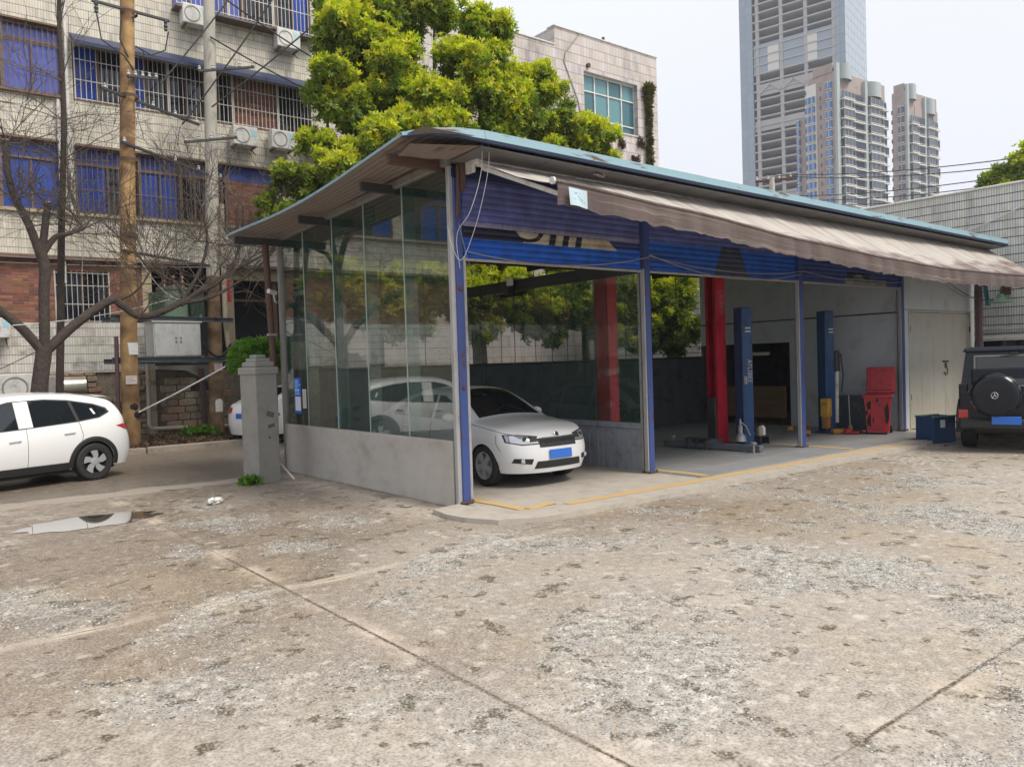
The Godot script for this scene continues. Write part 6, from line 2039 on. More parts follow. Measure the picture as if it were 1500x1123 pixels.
# =============================== vehicles ===============================
func tyre_shape(b: MB, r: float, w: float, xf := Transform3D()):
	var h = w / 2
	b.lathe([Vector2(r * 0.66, -h * 0.8), Vector2(r * 0.70, -h * 0.98), Vector2(r * 0.9, -h), Vector2(r * 0.97, -h * 0.88), Vector2(r, -h * 0.68), Vector2(r, h * 0.68), Vector2(r * 0.97, h * 0.88), Vector2(r * 0.9, h), Vector2(r * 0.70, h * 0.98), Vector2(r * 0.66, h * 0.8), Vector2(r * 0.64, 0), Vector2(r * 0.66, -h * 0.8)], 40, xf)
class Body:
	var L := 4.5
	var w := 0.86
	var pts: Array
	var nose := 0.75
	var tail := 0.6
	var pn := 2.8
	var pt_ := 3.2
	var sill := 0.24
	var belt0 := 0.93
	var belt1 := 1.0
	var lean := 0.36
	var x1 := 0.9
	var x2 := 3.55
	var ra := 0.36
	var yw := 0.32
	func top(x: float) -> float:
		for i in pts.size() - 1:
			var a: Vector2 = pts[i]; var c: Vector2 = pts[i + 1]
			if x <= c.x or i == pts.size() - 2:
				var m0 = (c.y - pts[maxi(i - 1, 0)].y) / maxf(c.x - pts[maxi(i - 1, 0)].x, 0.001)
				var m1 = (pts[mini(i + 2, pts.size() - 1)].y - a.y) / maxf(pts[mini(i + 2, pts.size() - 1)].x - a.x, 0.001)
				var h = c.x - a.x
				var t = clampf((x - a.x) / h, 0, 1)
				return (2 * t * t * t - 3 * t * t + 1) * a.y + (t * t * t - 2 * t * t + t) * h * m0 + (-2 * t * t * t + 3 * t * t) * c.y + (t * t * t - t * t) * h * m1
		return 0.5
	func plan(x: float) -> float:
		var k = 1.0
		if x < nose: k = pow(maxf(0, 1 - pow(1 - x / nose, pn)), 1.0 / pn)
		if x > L - tail: k = pow(maxf(0, 1 - pow(1 - (L - x) / tail, pt_)), 1.0 / pt_)
		return w * k
	func half(x: float, y: float) -> float:
		var tp = top(x)
		var bl = minf(lerpf(belt0, belt1, x / L), tp - 0.02)
		var k: float
		if y < bl:
			var t = (y - sill) / maxf(bl - sill, 0.01)
			k = 1.0 - 0.09 * pow(absf(t - 0.6) / 0.6, 2.0) if t < 0.6 else 1.0 - 0.055 * pow((t - 0.6) / 0.4, 2.0)
		else: k = 0.945 - (y - bl) * lean / w
		var r = 0.075
		var yy = y - (tp - r)
		if yy > 0: k -= (r / w) * (1.0 - sqrt(maxf(0.0, 1.0 - pow(yy / r, 2.0)))) * 0.9
		return plan(x) * k
	func warp(x: float, y: float) -> float:
		var a = 1.0 - smoothstep(0.0, 0.6, x)
		var c = smoothstep(L - 0.5, L, x)
		return x + a * (0.14 * pow(clampf((y - 0.45) / 0.4, -1, 1), 2.0)) - c * 0.10 * pow(clampf((y - 0.55) / 0.45, -1, 1.0), 2.0)
	func P(x: float, y: float, s: float) -> Vector3:
		return Vector3(warp(x, y) - L / 2, y, s * half(x, y))
	func front(z: float, y: float) -> Vector3:   # the nose at (z, y)
		var a = 0.0; var c = nose
		for i in 22:
			var m = (a + c) / 2
			if half(m, y) < absf(z): a = m
			else: c = m
		return Vector3(warp(a, y) - L / 2, y, z)
	func rear(z: float, y: float) -> Vector3:
		var a = L - tail; var c = L
		for i in 22:
			var m = (a + c) / 2
			if half(m, y) < absf(z): c = m
			else: a = m
		return Vector3(warp(c, y) - L / 2, y, z)
	func roof(x: float, t: float) -> Vector3:
		var tp = top(x)
		var W = half(x, tp)
		return Vector3(warp(x, tp) - L / 2, tp + 0.05 * (1 - t * t) * minf(1.0, W / 0.5), t * W)
	func bottom(x: float) -> float:
		var y = sill + 0.0
		for xw in [x1, x2]:
			var d = absf(x - xw)
			if d < ra: y = maxf(y, yw + sqrt(ra * ra - d * d))
		return y
	func shell(b: MB):
		var xs = []
		for i in 16: xs.append(nose * 0.55 * (1 - cos(PI * 0.5 * i / 16.0)))
		var x = nose * 0.55
		while x < L - tail * 0.55:
			xs.append(x)
			x += 0.035
		for i in 17: xs.append(L - tail * 0.55 * (1 - sin(PI * 0.5 * i / 16.0)))
		for xw in [x1, x2]:
			for q in [-1.0, -0.998, -0.985, -0.95, 0.95, 0.985, 0.998, 1.0]: xs.append(xw + q * ra)
		xs.sort()
		var ns = 16; var nt = 14
		var M = 2 * ns + nt
		var f = func(u, v):
			var i = roundi(u * (xs.size() - 1)); var j = roundi(v * M)
			var xx = xs[i]
			var tp = top(xx)
			var yb = minf(bottom(xx), tp - 0.05)
			if j <= ns: return P(xx, lerpf(yb, tp, 1 - pow(1 - j / float(ns), 1.25)), 1)
			if j >= ns + nt: return P(xx, lerpf(yb, tp, 1 - pow(1 - (M - j) / float(ns), 1.25)), -1)
			return roof(xx, 1 - 2.0 * (j - ns) / nt)
		b.grid(xs.size() - 1, M, f, true)

func alloy_wheel(parent: Node3D, at: Vector3, r: float, w: float, s: float, spokes: int, dark: bool):
	var xf = Transform3D(R(Vector3.RIGHT, 90.0 * s), at)
	var b = MB.new()
	tyre_shape(b, r, w, xf)
	var wh = obj("wheel", b, M.rubber, parent)
	b = MB.new()
	var h = w / 2
	b.lathe([Vector2(0, -h * 0.1), Vector2(r * 0.58, -h * 0.1), Vector2(r * 0.62, h * 0.55), Vector2(r * 0.69, h * 0.75), Vector2(r * 0.67, h * 0.95), Vector2(r * 0.62, h * 0.93), Vector2(r * 0.60, h * 0.6), Vector2(r * 0.57, 0.0), Vector2(0, 0.0)], 40, xf)
	obj("rim", b, M.car_trim if dark else M.alloy, wh)
	b = MB.new()
	for k in spokes:
		var a = TAU * k / spokes + 0.3
		var bs = xf.basis * R(Vector3.UP, rad_to_deg(a))
		var pl = poly([0.03, -0.034, r * 0.36, -0.052 * (1.0 if not dark else 1.2), r * 0.665, -0.046, r * 0.665, 0.046 if not dark else 0.10, r * 0.36, 0.040, 0.03, 0.034])
		b.prism(pl, 0.03, Transform3D(bs * R(Vector3.RIGHT, -90), at + xf.basis.y * (h * 0.62)))
	b.lathe([Vector2(0, h * 0.5), Vector2(0.075, h * 0.5), Vector2(0.07, h * 0.9), Vector2(0.05, h * 0.96), Vector2(0, h * 0.96)], 18, xf)
	obj("spokes", b, M.alloy, wh)

func side_patch(B: Body, pl: PackedVector2Array, s: float, off: float, cell := 0.06) -> MB:
	var b = MB.new()
	b.patch(pl, func(q): return B.P(q.x, q.y, s), cell, off, s < 0)
	return b
func seam_line(b: MB, B: Body, a: Array, s: float):
	var pts = []
	for i in range(0, a.size() - 2, 2):
		for k in 7:
			var q = Vector2(a[i], a[i + 1]).lerp(Vector2(a[i + 2], a[i + 3]), k / 6.0)
			pts.append(B.P(q.x, q.y, s))
	b.tube(pts, 0.0045, 5)
func handle(B: Body, t: Node3D, x: float, y: float, s: float):
	var b = MB.new()
	var c = B.P(x, y, s)
	b.box(c + V(0, 0, 0.022 * s), V(0.20, 0.034, 0.022), R(Vector3.BACK, 3), 0.010)
	b.box(c + V(-0.08, 0, 0.008 * s), V(0.03, 0.03, 0.03), Basis(), 0.006); b.box(c + V(0.08, 0, 0.008 * s), V(0.03, 0.03, 0.03), Basis(), 0.006)
	obj("door_handle", b, M.car_white, t)
func mirror(B: Body, t: Node3D, x: float, y: float, s: float):
	var b = MB.new()
	var c = B.P(x, y, s)
	var f = func(u, v):
		var d = V(sin(v * PI) * cos(u * TAU), cos(v * PI), sin(v * PI) * sin(u * TAU))
		return c + V(0.02 + d.x * 0.075, 0.06 + d.y * 0.075, s * 0.14 + d.z * 0.115)
	b.grid(18, 12, f)
	b.box(c + V(0.02, 0.02, s * 0.04), V(0.06, 0.04, 0.12), Basis(), 0.012)
	obj("mirror", b, M.car_white, t)
func underside(B: Body, t: Node3D):
	var b = MB.new()
	b.box(V(0, 0.42, 0), V(B.L - 0.5, 0.42, 1.06), Basis(), 0.03)
	for xw in [B.x1, B.x2]:
		for s in [-1, 1]:   # wheel wells
			var arc = []
			for k in 13:
				var a = PI * k / 12.0
				arc.append(V(xw - B.L / 2 + cos(a) * (B.ra + 0.01), B.yw + sin(a) * (B.ra + 0.01), 0))
			for k in 12:
				var z0 = V(0, 0, s * 0.45); var z1 = V(0, 0, s * (B.w - 0.03))
				b.face([arc[k] + z0, arc[k + 1] + z0, arc[k + 1] + z1, arc[k] + z1])
	b.box(V(0, 0.21, 0), V(B.L - 0.9, 0.06, 1.46), Basis(), 0.02)
	obj("underbody", b, M.car_trim, t)

func saloon(at: Vector3, yaw: float, label: String) -> Node3D:
	var t = thing("saloon_car", label, "car", at, yaw)
	var B = Body.new()
	B.L = 4.48; B.w = 0.853; B.x1 = 0.84; B.x2 = 3.44; B.ra = 0.335; B.yw = 0.315; B.sill = 0.22; B.belt0 = 0.88; B.belt1 = 0.97; B.lean = 0.40; B.nose = 0.72; B.tail = 0.62
	B.pts = [Vector2(0, 0.70), Vector2(0.06, 0.765), Vector2(0.18, 0.82), Vector2(0.5, 0.89), Vector2(0.9, 0.945), Vector2(1.15, 0.985), Vector2(1.3, 1.06), Vector2(1.7, 1.285), Vector2(2.05, 1.42), Vector2(2.5, 1.455), Vector2(3.0, 1.43), Vector2(3.5, 1.30), Vector2(3.95, 1.12), Vector2(4.15, 1.045), Vector2(4.36, 1.02), Vector2(4.46, 0.92), Vector2(4.48, 0.82)]
	var b = MB.new()
	B.shell(b)
	obj("body", b, M.car_white, t)
	underside(B, t)
	# glass
	b = MB.new()
	b.patch(poly([1.20, -0.90, 2.0, -0.90, 2.0, 0.90, 1.20, 0.90]), func(q): return B.roof(q.x, q.y), 0.07, 0.005, true)
	obj("windscreen", b, M.car_glass, t)
	b = MB.new()
	b.patch(poly([3.22, -0.88, 4.0, -0.88, 4.0, 0.88, 3.22, 0.88]), func(q): return B.roof(q.x, q.y), 0.07, 0.005, true)
	obj("rear_window", b, M.car_glass, t)
	for s in [-1, 1]:
		for pl in [poly([1.52, 0.96, 2.28, 0.985, 2.28, 1.37, 2.1, 1.355, 1.85, 1.245]), poly([2.36, 0.987, 3.16, 1.0, 3.13, 1.29, 2.9, 1.36, 2.36, 1.375]), poly([3.22, 1.0, 3.62, 1.03, 3.5, 1.14, 3.21, 1.27])]:
			obj("side_window", side_patch(B, pl, s, 0.005), M.car_glass, t)
		handle(B, t, 2.12, 0.80, s); handle(B, t, 3.08, 0.83, s)
		mirror(B, t, 1.62, 0.97, s)
		b = MB.new()
		seam_line(b, B, [1.32, 0.26, 1.30, 0.6, 1.42, 0.93], s); seam_line(b, B, [2.32, 0.26, 2.33, 0.98], s); seam_line(b, B, [3.2, 0.60, 3.26, 0.99], s); seam_line(b, B, [0.22, 0.80, 0.6, 0.86, 1.25, 0.94], s)
		seam_line(b, B, [0.42, 0.56, 0.50, 0.66, 0.52, 0.80], s)
		obj("door_seam", b, M.seam, t)
		# wrap-round head lamp
		b = MB.new()
		b.patch(poly([s * 0.37, 0.665, s * 0.37, 0.755, s * 0.62, 0.785, s * 0.775, 0.79, s * 0.775, 0.70, s * 0.62, 0.66]), func(q): return B.front(q.x, q.y), 0.05, 0.006)
		var hl = obj("headlight", b, M.lamp_glass, t)
		b = MB.new()
		b.patch(poly([s * 0.355, 0.650, s * 0.355, 0.768, s * 0.62, 0.80, s * 0.79, 0.803, s * 0.79, 0.69, s * 0.62, 0.645]), func(q): return B.front(q.x, q.y), 0.05, 0.003)
		obj("lamp_surround", b, M.car_trim, hl)
		b = MB.new()
		b.patch(poly([s * 0.37, 0.69, s * 0.37, 0.76, s * 0.5, 0.775, s * 0.5, 0.685]), func(q): return B.front(q.x, q.y), 0.05, 0.009)
		b.lathe([Vector2(0, 0), Vector2(0.04, 0), Vector2(0.04, 0.012), Vector2(0, 0.02)], 16, Transform3D(R(Vector3.BACK, 90), B.front(s * 0.56, 0.73)))
		obj("reflector", b, M.car_trim, hl)
		# fog lamp niche and rear lamp
		b = MB.new()
		b.patch(poly([s * 0.50, 0.36, s * 0.48, 0.44, s * 0.72, 0.455, s * 0.74, 0.39]), func(q): return B.front(q.x, q.y), 0.05, 0.006)
		var fl = obj("fog_light", b, M.car_trim, t)
		b = MB.new()
		b.lathe([Vector2(0, 0), Vector2(0.045, 0), Vector2(0.03, 0.015), Vector2(0, 0.018)], 16, Transform3D(R(Vector3.BACK, 90), B.front(s * 0.62, 0.41) + V(-0.004, 0, 0)))
		obj("lens", b, M.lamp_glass, fl)
		b = MB.new()
		b.patch(poly([s * 0.45, 0.80, s * 0.45, 0.93, s * 0.72, 0.95, s * 0.77, 0.86, s * 0.72, 0.78]), func(q): return B.rear(q.x, q.y), 0.05, 0.006, true)
		obj("tail_light", b, M.tail_red, t)
	# grille, badge, plate, lower intake
	b = MB.new()
	b.patch(poly([-0.36, 0.60, -0.36, 0.735, 0.36, 0.735, 0.36, 0.60]), func(q): return B.front(q.x, q.y), 0.06, 0.004)
	var g = obj("grille", b, M.car_trim, t)
	b = MB.new()
	for k in 17:
		var z = -0.34 + 0.0425 * k
		b.box(B.front(z, 0.668) + V(-0.008, 0, 0), V(0.012, 0.115, 0.008))
	obj("grille_bars", b, M.dark_steel, g)
	b = MB.new()
	var fr = []
	for k in 9: fr.append(B.front(-0.37 + 0.74 * k / 8.0, 0.742) + V(-0.006, 0, 0))
	b.tube(fr, 0.008, 6)
	obj("chrome_strip", b, M.chrome, g)
	b = MB.new()
	b.lathe([Vector2(0, 0), Vector2(0.045, 0), Vector2(0.045, 0.01), Vector2(0.036, 0.014), Vector2(0, 0.014)], 20, Transform3D(R(Vector3.BACK, 70), B.front(0, 0.775) + V(-0.004, 0.0, 0)))
	var bd = obj("badge", b, M.chrome, t)
	b = MB.new()
	b.lathe([Vector2(0, 0.0145), Vector2(0.034, 0.0145), Vector2(0.030, 0.017), Vector2(0, 0.017)], 20, Transform3D(R(Vector3.BACK, 70), B.front(0, 0.775) + V(-0.004, 0.0, 0)))
	obj("badge_disc", b, M.car_trim, bd)
	b = MB.new()
	b.patch(poly([-0.46, 0.29, -0.42, 0.40, 0.42, 0.40, 0.46, 0.29]), func(q): return B.front(q.x, q.y), 0.06, 0.005)
	obj("lower_intake", b, M.car_trim, t)
	b = MB.new()
	b.box(B.front(0, 0.49) + V(-0.016, 0, 0), V(0.016, 0.14, 0.44), R(Vector3.BACK, -4), 0.004)
	obj("number_plate", b, M.plate_blue, t)
	b = MB.new()
	b.box(B.rear(0, 0.72) + V(0.012, 0, 0), V(0.016, 0.14, 0.44), Basis(), 0.004)
	obj("number_plate", b, M.plate_blue, t)
	b = MB.new()
	for s in [-1, 1]:   # wipers
		b.tube([B.roof(1.24, 0.5 * s) + V(0, 0.015, 0), B.roof(1.40, 0.05 * s + 0.1) + V(0, 0.015, 0)], 0.008, 5)
	obj("wiper", b, M.car_trim, t)
	for xw in [B.x1, B.x2]:
		for s in [-1, 1]: alloy_wheel(t, V(xw - B.L / 2, 0.315, s * (B.w - 0.11)), 0.315, 0.2, s, 5, false)
	return t

func suv(at: Vector3, yaw: float, label: String) -> Node3D:
	var t = thing("suv_car", label, "car", at, yaw)
	var B = Body.new()
	B.L = 4.58; B.w = 0.90; B.x1 = 0.93; B.x2 = 3.66; B.ra = 0.385; B.yw = 0.345; B.sill = 0.25; B.belt0 = 0.93; B.belt1 = 1.10; B.lean = 0.40; B.tail = 0.55; B.pt_ = 3.0
	B.pts = [Vector2(0, 0.74), Vector2(0.06, 0.84), Vector2(0.3, 0.95), Vector2(0.7, 1.0), Vector2(1.1, 1.05), Vector2(1.25, 1.12), Vector2(1.6, 1.36), Vector2(1.95, 1.535), Vector2(2.4, 1.61), Vector2(3.0, 1.62), Vector2(3.6, 1.575), Vector2(4.0, 1.50), Vector2(4.15, 1.43), Vector2(4.40, 1.16), Vector2(4.52, 1.03), Vector2(4.58, 0.88)]
	var b = MB.new()
	B.shell(b)
	obj("body", b, M.car_white, t)
	underside(B, t)
	b = MB.new()
	b.patch(poly([1.18, -0.90, 1.92, -0.90, 1.92, 0.90, 1.18, 0.90]), func(q): return B.roof(q.x, q.y), 0.07, 0.005, true)
	obj("windscreen", b, M.car_glass, t)
	b = MB.new()
	b.patch(poly([4.12, -0.86, 4.38, -0.86, 4.38, 0.86, 4.12, 0.86]), func(q): return B.roof(q.x, q.y), 0.06, 0.005, true)
	obj("rear_window", b, M.car_glass, t)
	b = MB.new()   # roof spoiler
	var fs = func(u, v):
		var q = B.roof(lerpf(3.92, 4.12, u), -0.93 + 1.86 * v)
		return q + V(0.13 * u, 0.012 + 0.028 * sin(u * PI * 0.5), 0)
	b.grid(5, 16, fs, true)
	var fs2 = func(u, v):
		var q = B.roof(lerpf(3.98, 4.12, u), -0.93 + 1.86 * v)
		return q + V(0.13 * u, 0.002 + 0.012 * u, 0)
	b.grid(5, 16, fs2)
	obj("spoiler", b, M.car_white, t)
	for s in [-1, 1]:
		for pl in [poly([1.62, 1.02, 2.36, 1.055, 2.36, 1.505, 2.12, 1.475, 1.9, 1.37]), poly([2.62, 1.065, 3.38, 1.12, 3.30, 1.485, 2.9, 1.52, 2.62, 1.518]), poly([3.44, 1.125, 3.80, 1.17, 3.98, 1.25, 3.94, 1.31, 3.75, 1.39, 3.36, 1.475])]:
			obj("side_window", side_patch(B, pl, s, 0.006), M.car_glass, t)
		b = side_patch(B, poly([1.52, 0.985, 1.75, 1.0, 1.95, 1.02, 2.40, 1.04, 3.4, 1.10, 3.82, 1.15, 4.03, 1.245, 3.98, 1.33, 3.76, 1.415, 3.3, 1.51, 2.9, 1.545, 2.3, 1.53, 2.05, 1.47, 1.85, 1.37]), s, 0.003)
		obj("window_frame", b, M.car_trim, t)
		b = side_patch(B, poly([2.37, 1.055, 2.61, 1.065, 2.61, 1.522, 2.37, 1.512]), s, 0.010)
		obj("door_pillar", b, M.car_white, t)
		b = MB.new()
		seam_line(b, B, [2.48, 0.32, 2.49, 1.06, 2.49, 1.52], s); seam_line(b, B, [1.42, 0.32, 1.38, 0.7, 1.52, 0.98], s); seam_line(b, B, [3.40, 0.62, 3.46, 0.85, 3.42, 1.10], s)
		obj("door_seam", b, M.seam, t)
		handle(B, t, 2.28, 0.86, s); handle(B, t, 3.22, 0.92, s)
		mirror(B, t, 1.68, 1.03, s)
		# black cladding along sill and arches
		b = MB.new()
		for xw in [B.x1, B.x2]:
			var f = func(u, v):
				var a = lerpf(-0.18, PI + 0.18, u)
				var r = B.ra + 0.085 * v
				var x = xw + cos(a) * r; var y = maxf(B.yw + sin(a) * r, 0.21)
				return B.P(x, y, s) + V(0, 0, s * 0.018 * (1.0 if v < 0.9 else 0.3))
			b.grid(30, 4, f, s > 0)
		var fsl = func(u, v):
			var x = lerpf(B.x1 + B.ra + 0.06, B.x2 - B.ra - 0.06, u)
			return B.P(x, lerpf(0.25, 0.385, v), s) + V(0, 0, s * 0.016)
		b.grid(12, 3, fsl, s < 0)
		obj("cladding", b, M.car_trim, t)
		# lamps
		b = MB.new()
		b.patch(poly([s * 0.30, 0.95, s * 0.30, 1.0, s * 0.62, 1.01, s * 0.80, 0.965, s * 0.80, 0.925, s * 0.6, 0.935]), func(q): return B.rear(q.x, q.y), 0.05, 0.008, true)
		b.patch(poly([4.10, 0.985, 4.30, 1.01, 4.47, 0.985, 4.50, 0.90, 4.36, 0.89]), func(q): return B.P(q.x, q.y, s), 0.05, 0.008, s < 0)
		obj("tail_light", b, M.tail_red, t)
		b = MB.new()
		b.patch(poly([s * 0.45, 0.80, s * 0.45, 0.86, s * 0.8, 0.89, s * 0.8, 0.84]), func(q): return B.front(q.x, q.y), 0.05, 0.008)
		obj("headlight", b, M.lamp_glass, t)
		b = side_patch(B, poly([3.72, 1.22, 3.76, 1.225, 3.71, 1.33, 3.67, 1.325]), s, 0.009)
		obj("window_sticker", b, M.paper, t)
	b = MB.new()
	b.patch(poly([-0.6, 0.27, -0.6, 0.42, 0.6, 0.42, 0.6, 0.27]), func(q): return B.rear(q.x, q.y), 0.08, 0.008, true)
	obj("rear_skirt", b, M.car_trim, t)
	b = MB.new()
	b.box(B.rear(0, 0.72) + V(0.01, 0, 0), V(0.016, 0.14, 0.44), Basis(), 0.004)
	obj("number_plate", b, M.plate_blue, t)
	for xw in [B.x1, B.x2]:
		for s in [-1, 1]: alloy_wheel(t, V(xw - B.L / 2, 0.345, s * (B.w - 0.105)), 0.345, 0.22, s, 5, true)
	return t

func offroad(at: Vector3, yaw: float):
	# local +x is the way it drives, the tail is at x = 0
	var t = thing("offroad_car", "boxy black off-road car seen from behind with spare wheel cover", "car", at, yaw)
	var W = 0.90
	var b = MB.new()
	b.box(V(2.15, 0.82, 0), V(4.3, 0.66, W * 2 - 0.06), Basis(), 0.04)
	b.box(V(3.9, 1.16, 0), V(1.0, 0.14, 1.5), Basis(), 0.03)
	obj("body", b, M.car_black, t)
	b = MB.new()   # greenhouse tapering upwards
	var lo = W - 0.05; var hi = W - 0.14
	var p = [V(0.03, 1.13, lo), V(3.0, 1.13, lo), V(3.0, 1.13, -lo), V(0.03, 1.13, -lo), V(0.12, 1.86, hi), V(2.75, 1.86, hi), V(2.75, 1.86, -hi), V(0.12, 1.86, -hi)]
	b.face([p[0], p[1], p[5], p[4]]); b.face([p[2], p[3], p[7], p[6]]); b.face([p[3], p[0], p[4], p[7]]); b.face([p[1], p[2], p[6], p[5]])
	obj("cabin", b, M.car_black, t)
	b = MB.new()
	b.box(V(1.42, 1.89, 0), V(2.72, 0.09, hi * 2 + 0.05), Basis(), 0.035)
	b.box(V(1.42, 1.935, 0), V(2.5, 0.03, hi * 2 - 0.12), Basis(), 0.012)
	obj("roof", b, M.car_black, t)
	b = MB.new()
	for s in [-1, 1]: b.box(V(1.42, 1.875, s * (hi + 0.02)), V(2.74, 0.03, 0.03), Basis(), 0.008)
	b.box(V(0.055, 1.875, 0), V(0.03, 0.03, hi * 2), Basis(), 0.008)
	obj("rain_gutter", b, M.car_black, t)
	# tail door: frame, window, hinges, handle
	b = MB.new()
	var tl = R(Vector3.BACK, -7)
	b.box(V(0.035, 1.05, 0.02), V(0.05, 1.0, 1.36), Basis(), 0.025)
	var d = obj("tail_door", b, M.car_black, t)
	b = MB.new()
	b.box(V(0.055, 1.50, 0.02), V(0.03, 0.60, 1.30), tl, 0.02)
	obj("window_seal", b, M.frame_grey, d)
	b = MB.new()
	b.box(V(0.043, 1.50, 0.02), V(0.03, 0.53, 1.23), tl, 0.015)
	obj("window", b, M.car_glass, d)
	for y in [1.14, 0.98, 0.82]:
		b = MB.new()
		b.box(V(-0.005, y, 0.62), V(0.04, 0.05, 0.26), Basis(), 0.012)
		obj("hinge", b, M.car_black, d)
	b = MB.new()
	b.box(V(-0.01, 0.95, -0.60), V(0.04, 0.12, 0.12), Basis(), 0.02)
	obj("door_handle", b, M.car_trim, d)
	b = MB.new()
	b.tube([V(0.08, 1.83, 0.12), V(0.02, 1.79, 0.05), V(0.04, 1.76, -0.2)], 0.012, 6)
	b.box(V(0.05, 1.82, 0.02), V(0.05, 0.04, 0.12), Basis(), 0.01)
	obj("wiper", b, M.car_trim, d)
	# spare wheel cover with ring and star
	var sw = thing_part("spare_wheel", t, V(-0.02, 1.06, -0.27))
	b = MB.new()
	var xf = Transform3D(R(Vector3.BACK, 90), Vector3.ZERO)
	b.lathe([Vector2(0, -0.02), Vector2(0.36, -0.02), Vector2(0.39, 0.0), Vector2(0.395, 0.16), Vector2(0.385, 0.20), Vector2(0.35, 0.235), Vector2(0.30, 0.245), Vector2(0, 0.25)], 56, xf)
	obj("cover", b, M.car_black, sw)
	b = MB.new()
	b.lathe([Vector2(0.396, 0.03), Vector2(0.408, 0.04), Vector2(0.408, 0.12), Vector2(0.396, 0.14)], 56, xf)
	obj("cover_ring", b, M.chrome, sw)
	b = MB.new()
	var ring = []
	for k in 25: ring.append(V(-0.258, sin(TAU * k / 24.0) * 0.055, cos(TAU * k / 24.0) * 0.055))
	b.tube(ring, 0.006, 6, false)
	for k in 3:
		var a = PI / 2 + TAU * k / 3.0
		b.tube([V(-0.258, 0, 0), V(-0.258, sin(a) * 0.055, cos(a) * 0.055)], [0.009, 0.003], 5)
	obj("star_emblem", b, M.chrome, sw)
	# corner posts, flares, lamps, bumper, plate
	for s in [-1, 1]:
		b = MB.new()
		b.box(V(0.05, 0.92, s * (W - 0.105)), V(0.09, 0.7, 0.15), Basis(), 0.02)
		obj("corner_post", b, M.car_black, t)
		b = MB.new()
		b.box(V(0.01, 0.70, s * (W - 0.10)), V(0.03, 0.17, 0.17), Basis(), 0.01)
		obj("tail_light", b, M.tail_red, t)
		b = MB.new()
		b.box(V(0.05, 1.5, s * (hi + 0.03)), V(0.02, 0.02, 0.02))
		for k in 9:
			var a0 = PI * k / 8.0
			b.box(V(0.86 + cos(a0) * 0.46, 0.42 + sin(a0) * 0.46, s * (W + 0.0)), V(0.2, 0.05, 0.14), R(Vector3.BACK, rad_to_deg(a0) + 90), 0.015)
			b.box(V(3.55 + cos(a0) * 0.46, 0.42 + sin(a0) * 0.46, s * (W + 0.0)), V(0.2, 0.05, 0.14), R(Vector3.BACK, rad_to_deg(a0) + 90), 0.015)
		obj("wheel_arch", b, M.car_black, t)
		b = MB.new()
		b.box(V(1.3, 1.5, s * (W - 0.095)), V(1.9, 0.5, 0.02), R(Vector3.RIGHT, -7.0 * s), 0.01)
		obj("side_window", b, M.car_glass, t)
		b = MB.new()
		b.box(V(2.15, 0.95, s * (W - 0.02)), V(4.2, 0.06, 0.03), Basis(), 0.01)
		obj("side_strip", b, M.car_trim, t)
	b = MB.new()
	b.box(V(-0.06, 0.52, 0), V(0.2, 0.2, 1.74), Basis(), 0.04)
	obj("bumper", b, M.car_trim, t)
	b = MB.new()
	b.box(V(-0.17, 0.60, -0.1), V(0.02, 0.15, 0.46), Basis(), 0.004)
	obj("number_plate", b, M.plate_blue, t)
	b = MB.new()
	b.box(V(2.1, 0.45, 0), V(3.9, 0.25, 1.3), Basis(), 0.03)
	obj("underbody", b, M.car_trim, t)
	for x in [0.86, 3.55]:
		for s in [-1, 1]: alloy_wheel(t, V(x, 0.385, s * (W - 0.12)), 0.385, 0.26, s, 5, false)
func thing_part(called: String, parent: Node3D, at: Vector3) -> Node3D:
	var o = Node3D.new()
	o.name = called
	o.position = at
	parent.add_child(o, true)
	return o
func vehicles():
	suv(V(-4.54, 0.0, -7.95), 0.34, "white family off-roader with black wheel arches parked in the alley at left")
	var s = saloon(V(2.03, 0.056, -2.40), PI / 2, "white saloon car parked nose out in the glazed workshop bay")
	var c = s.duplicate()
	c.name = "saloon_car"
	add_child(c, true)
	c.position = V(3.42, 0.03, -12.6)
	c.rotation.y = PI + 0.35
	c.set_meta("label", "white car half hidden behind the cement pillar, its red tail lamp showing")
	offroad(V(10.15, 0, 3.16), deg_to_rad(16))

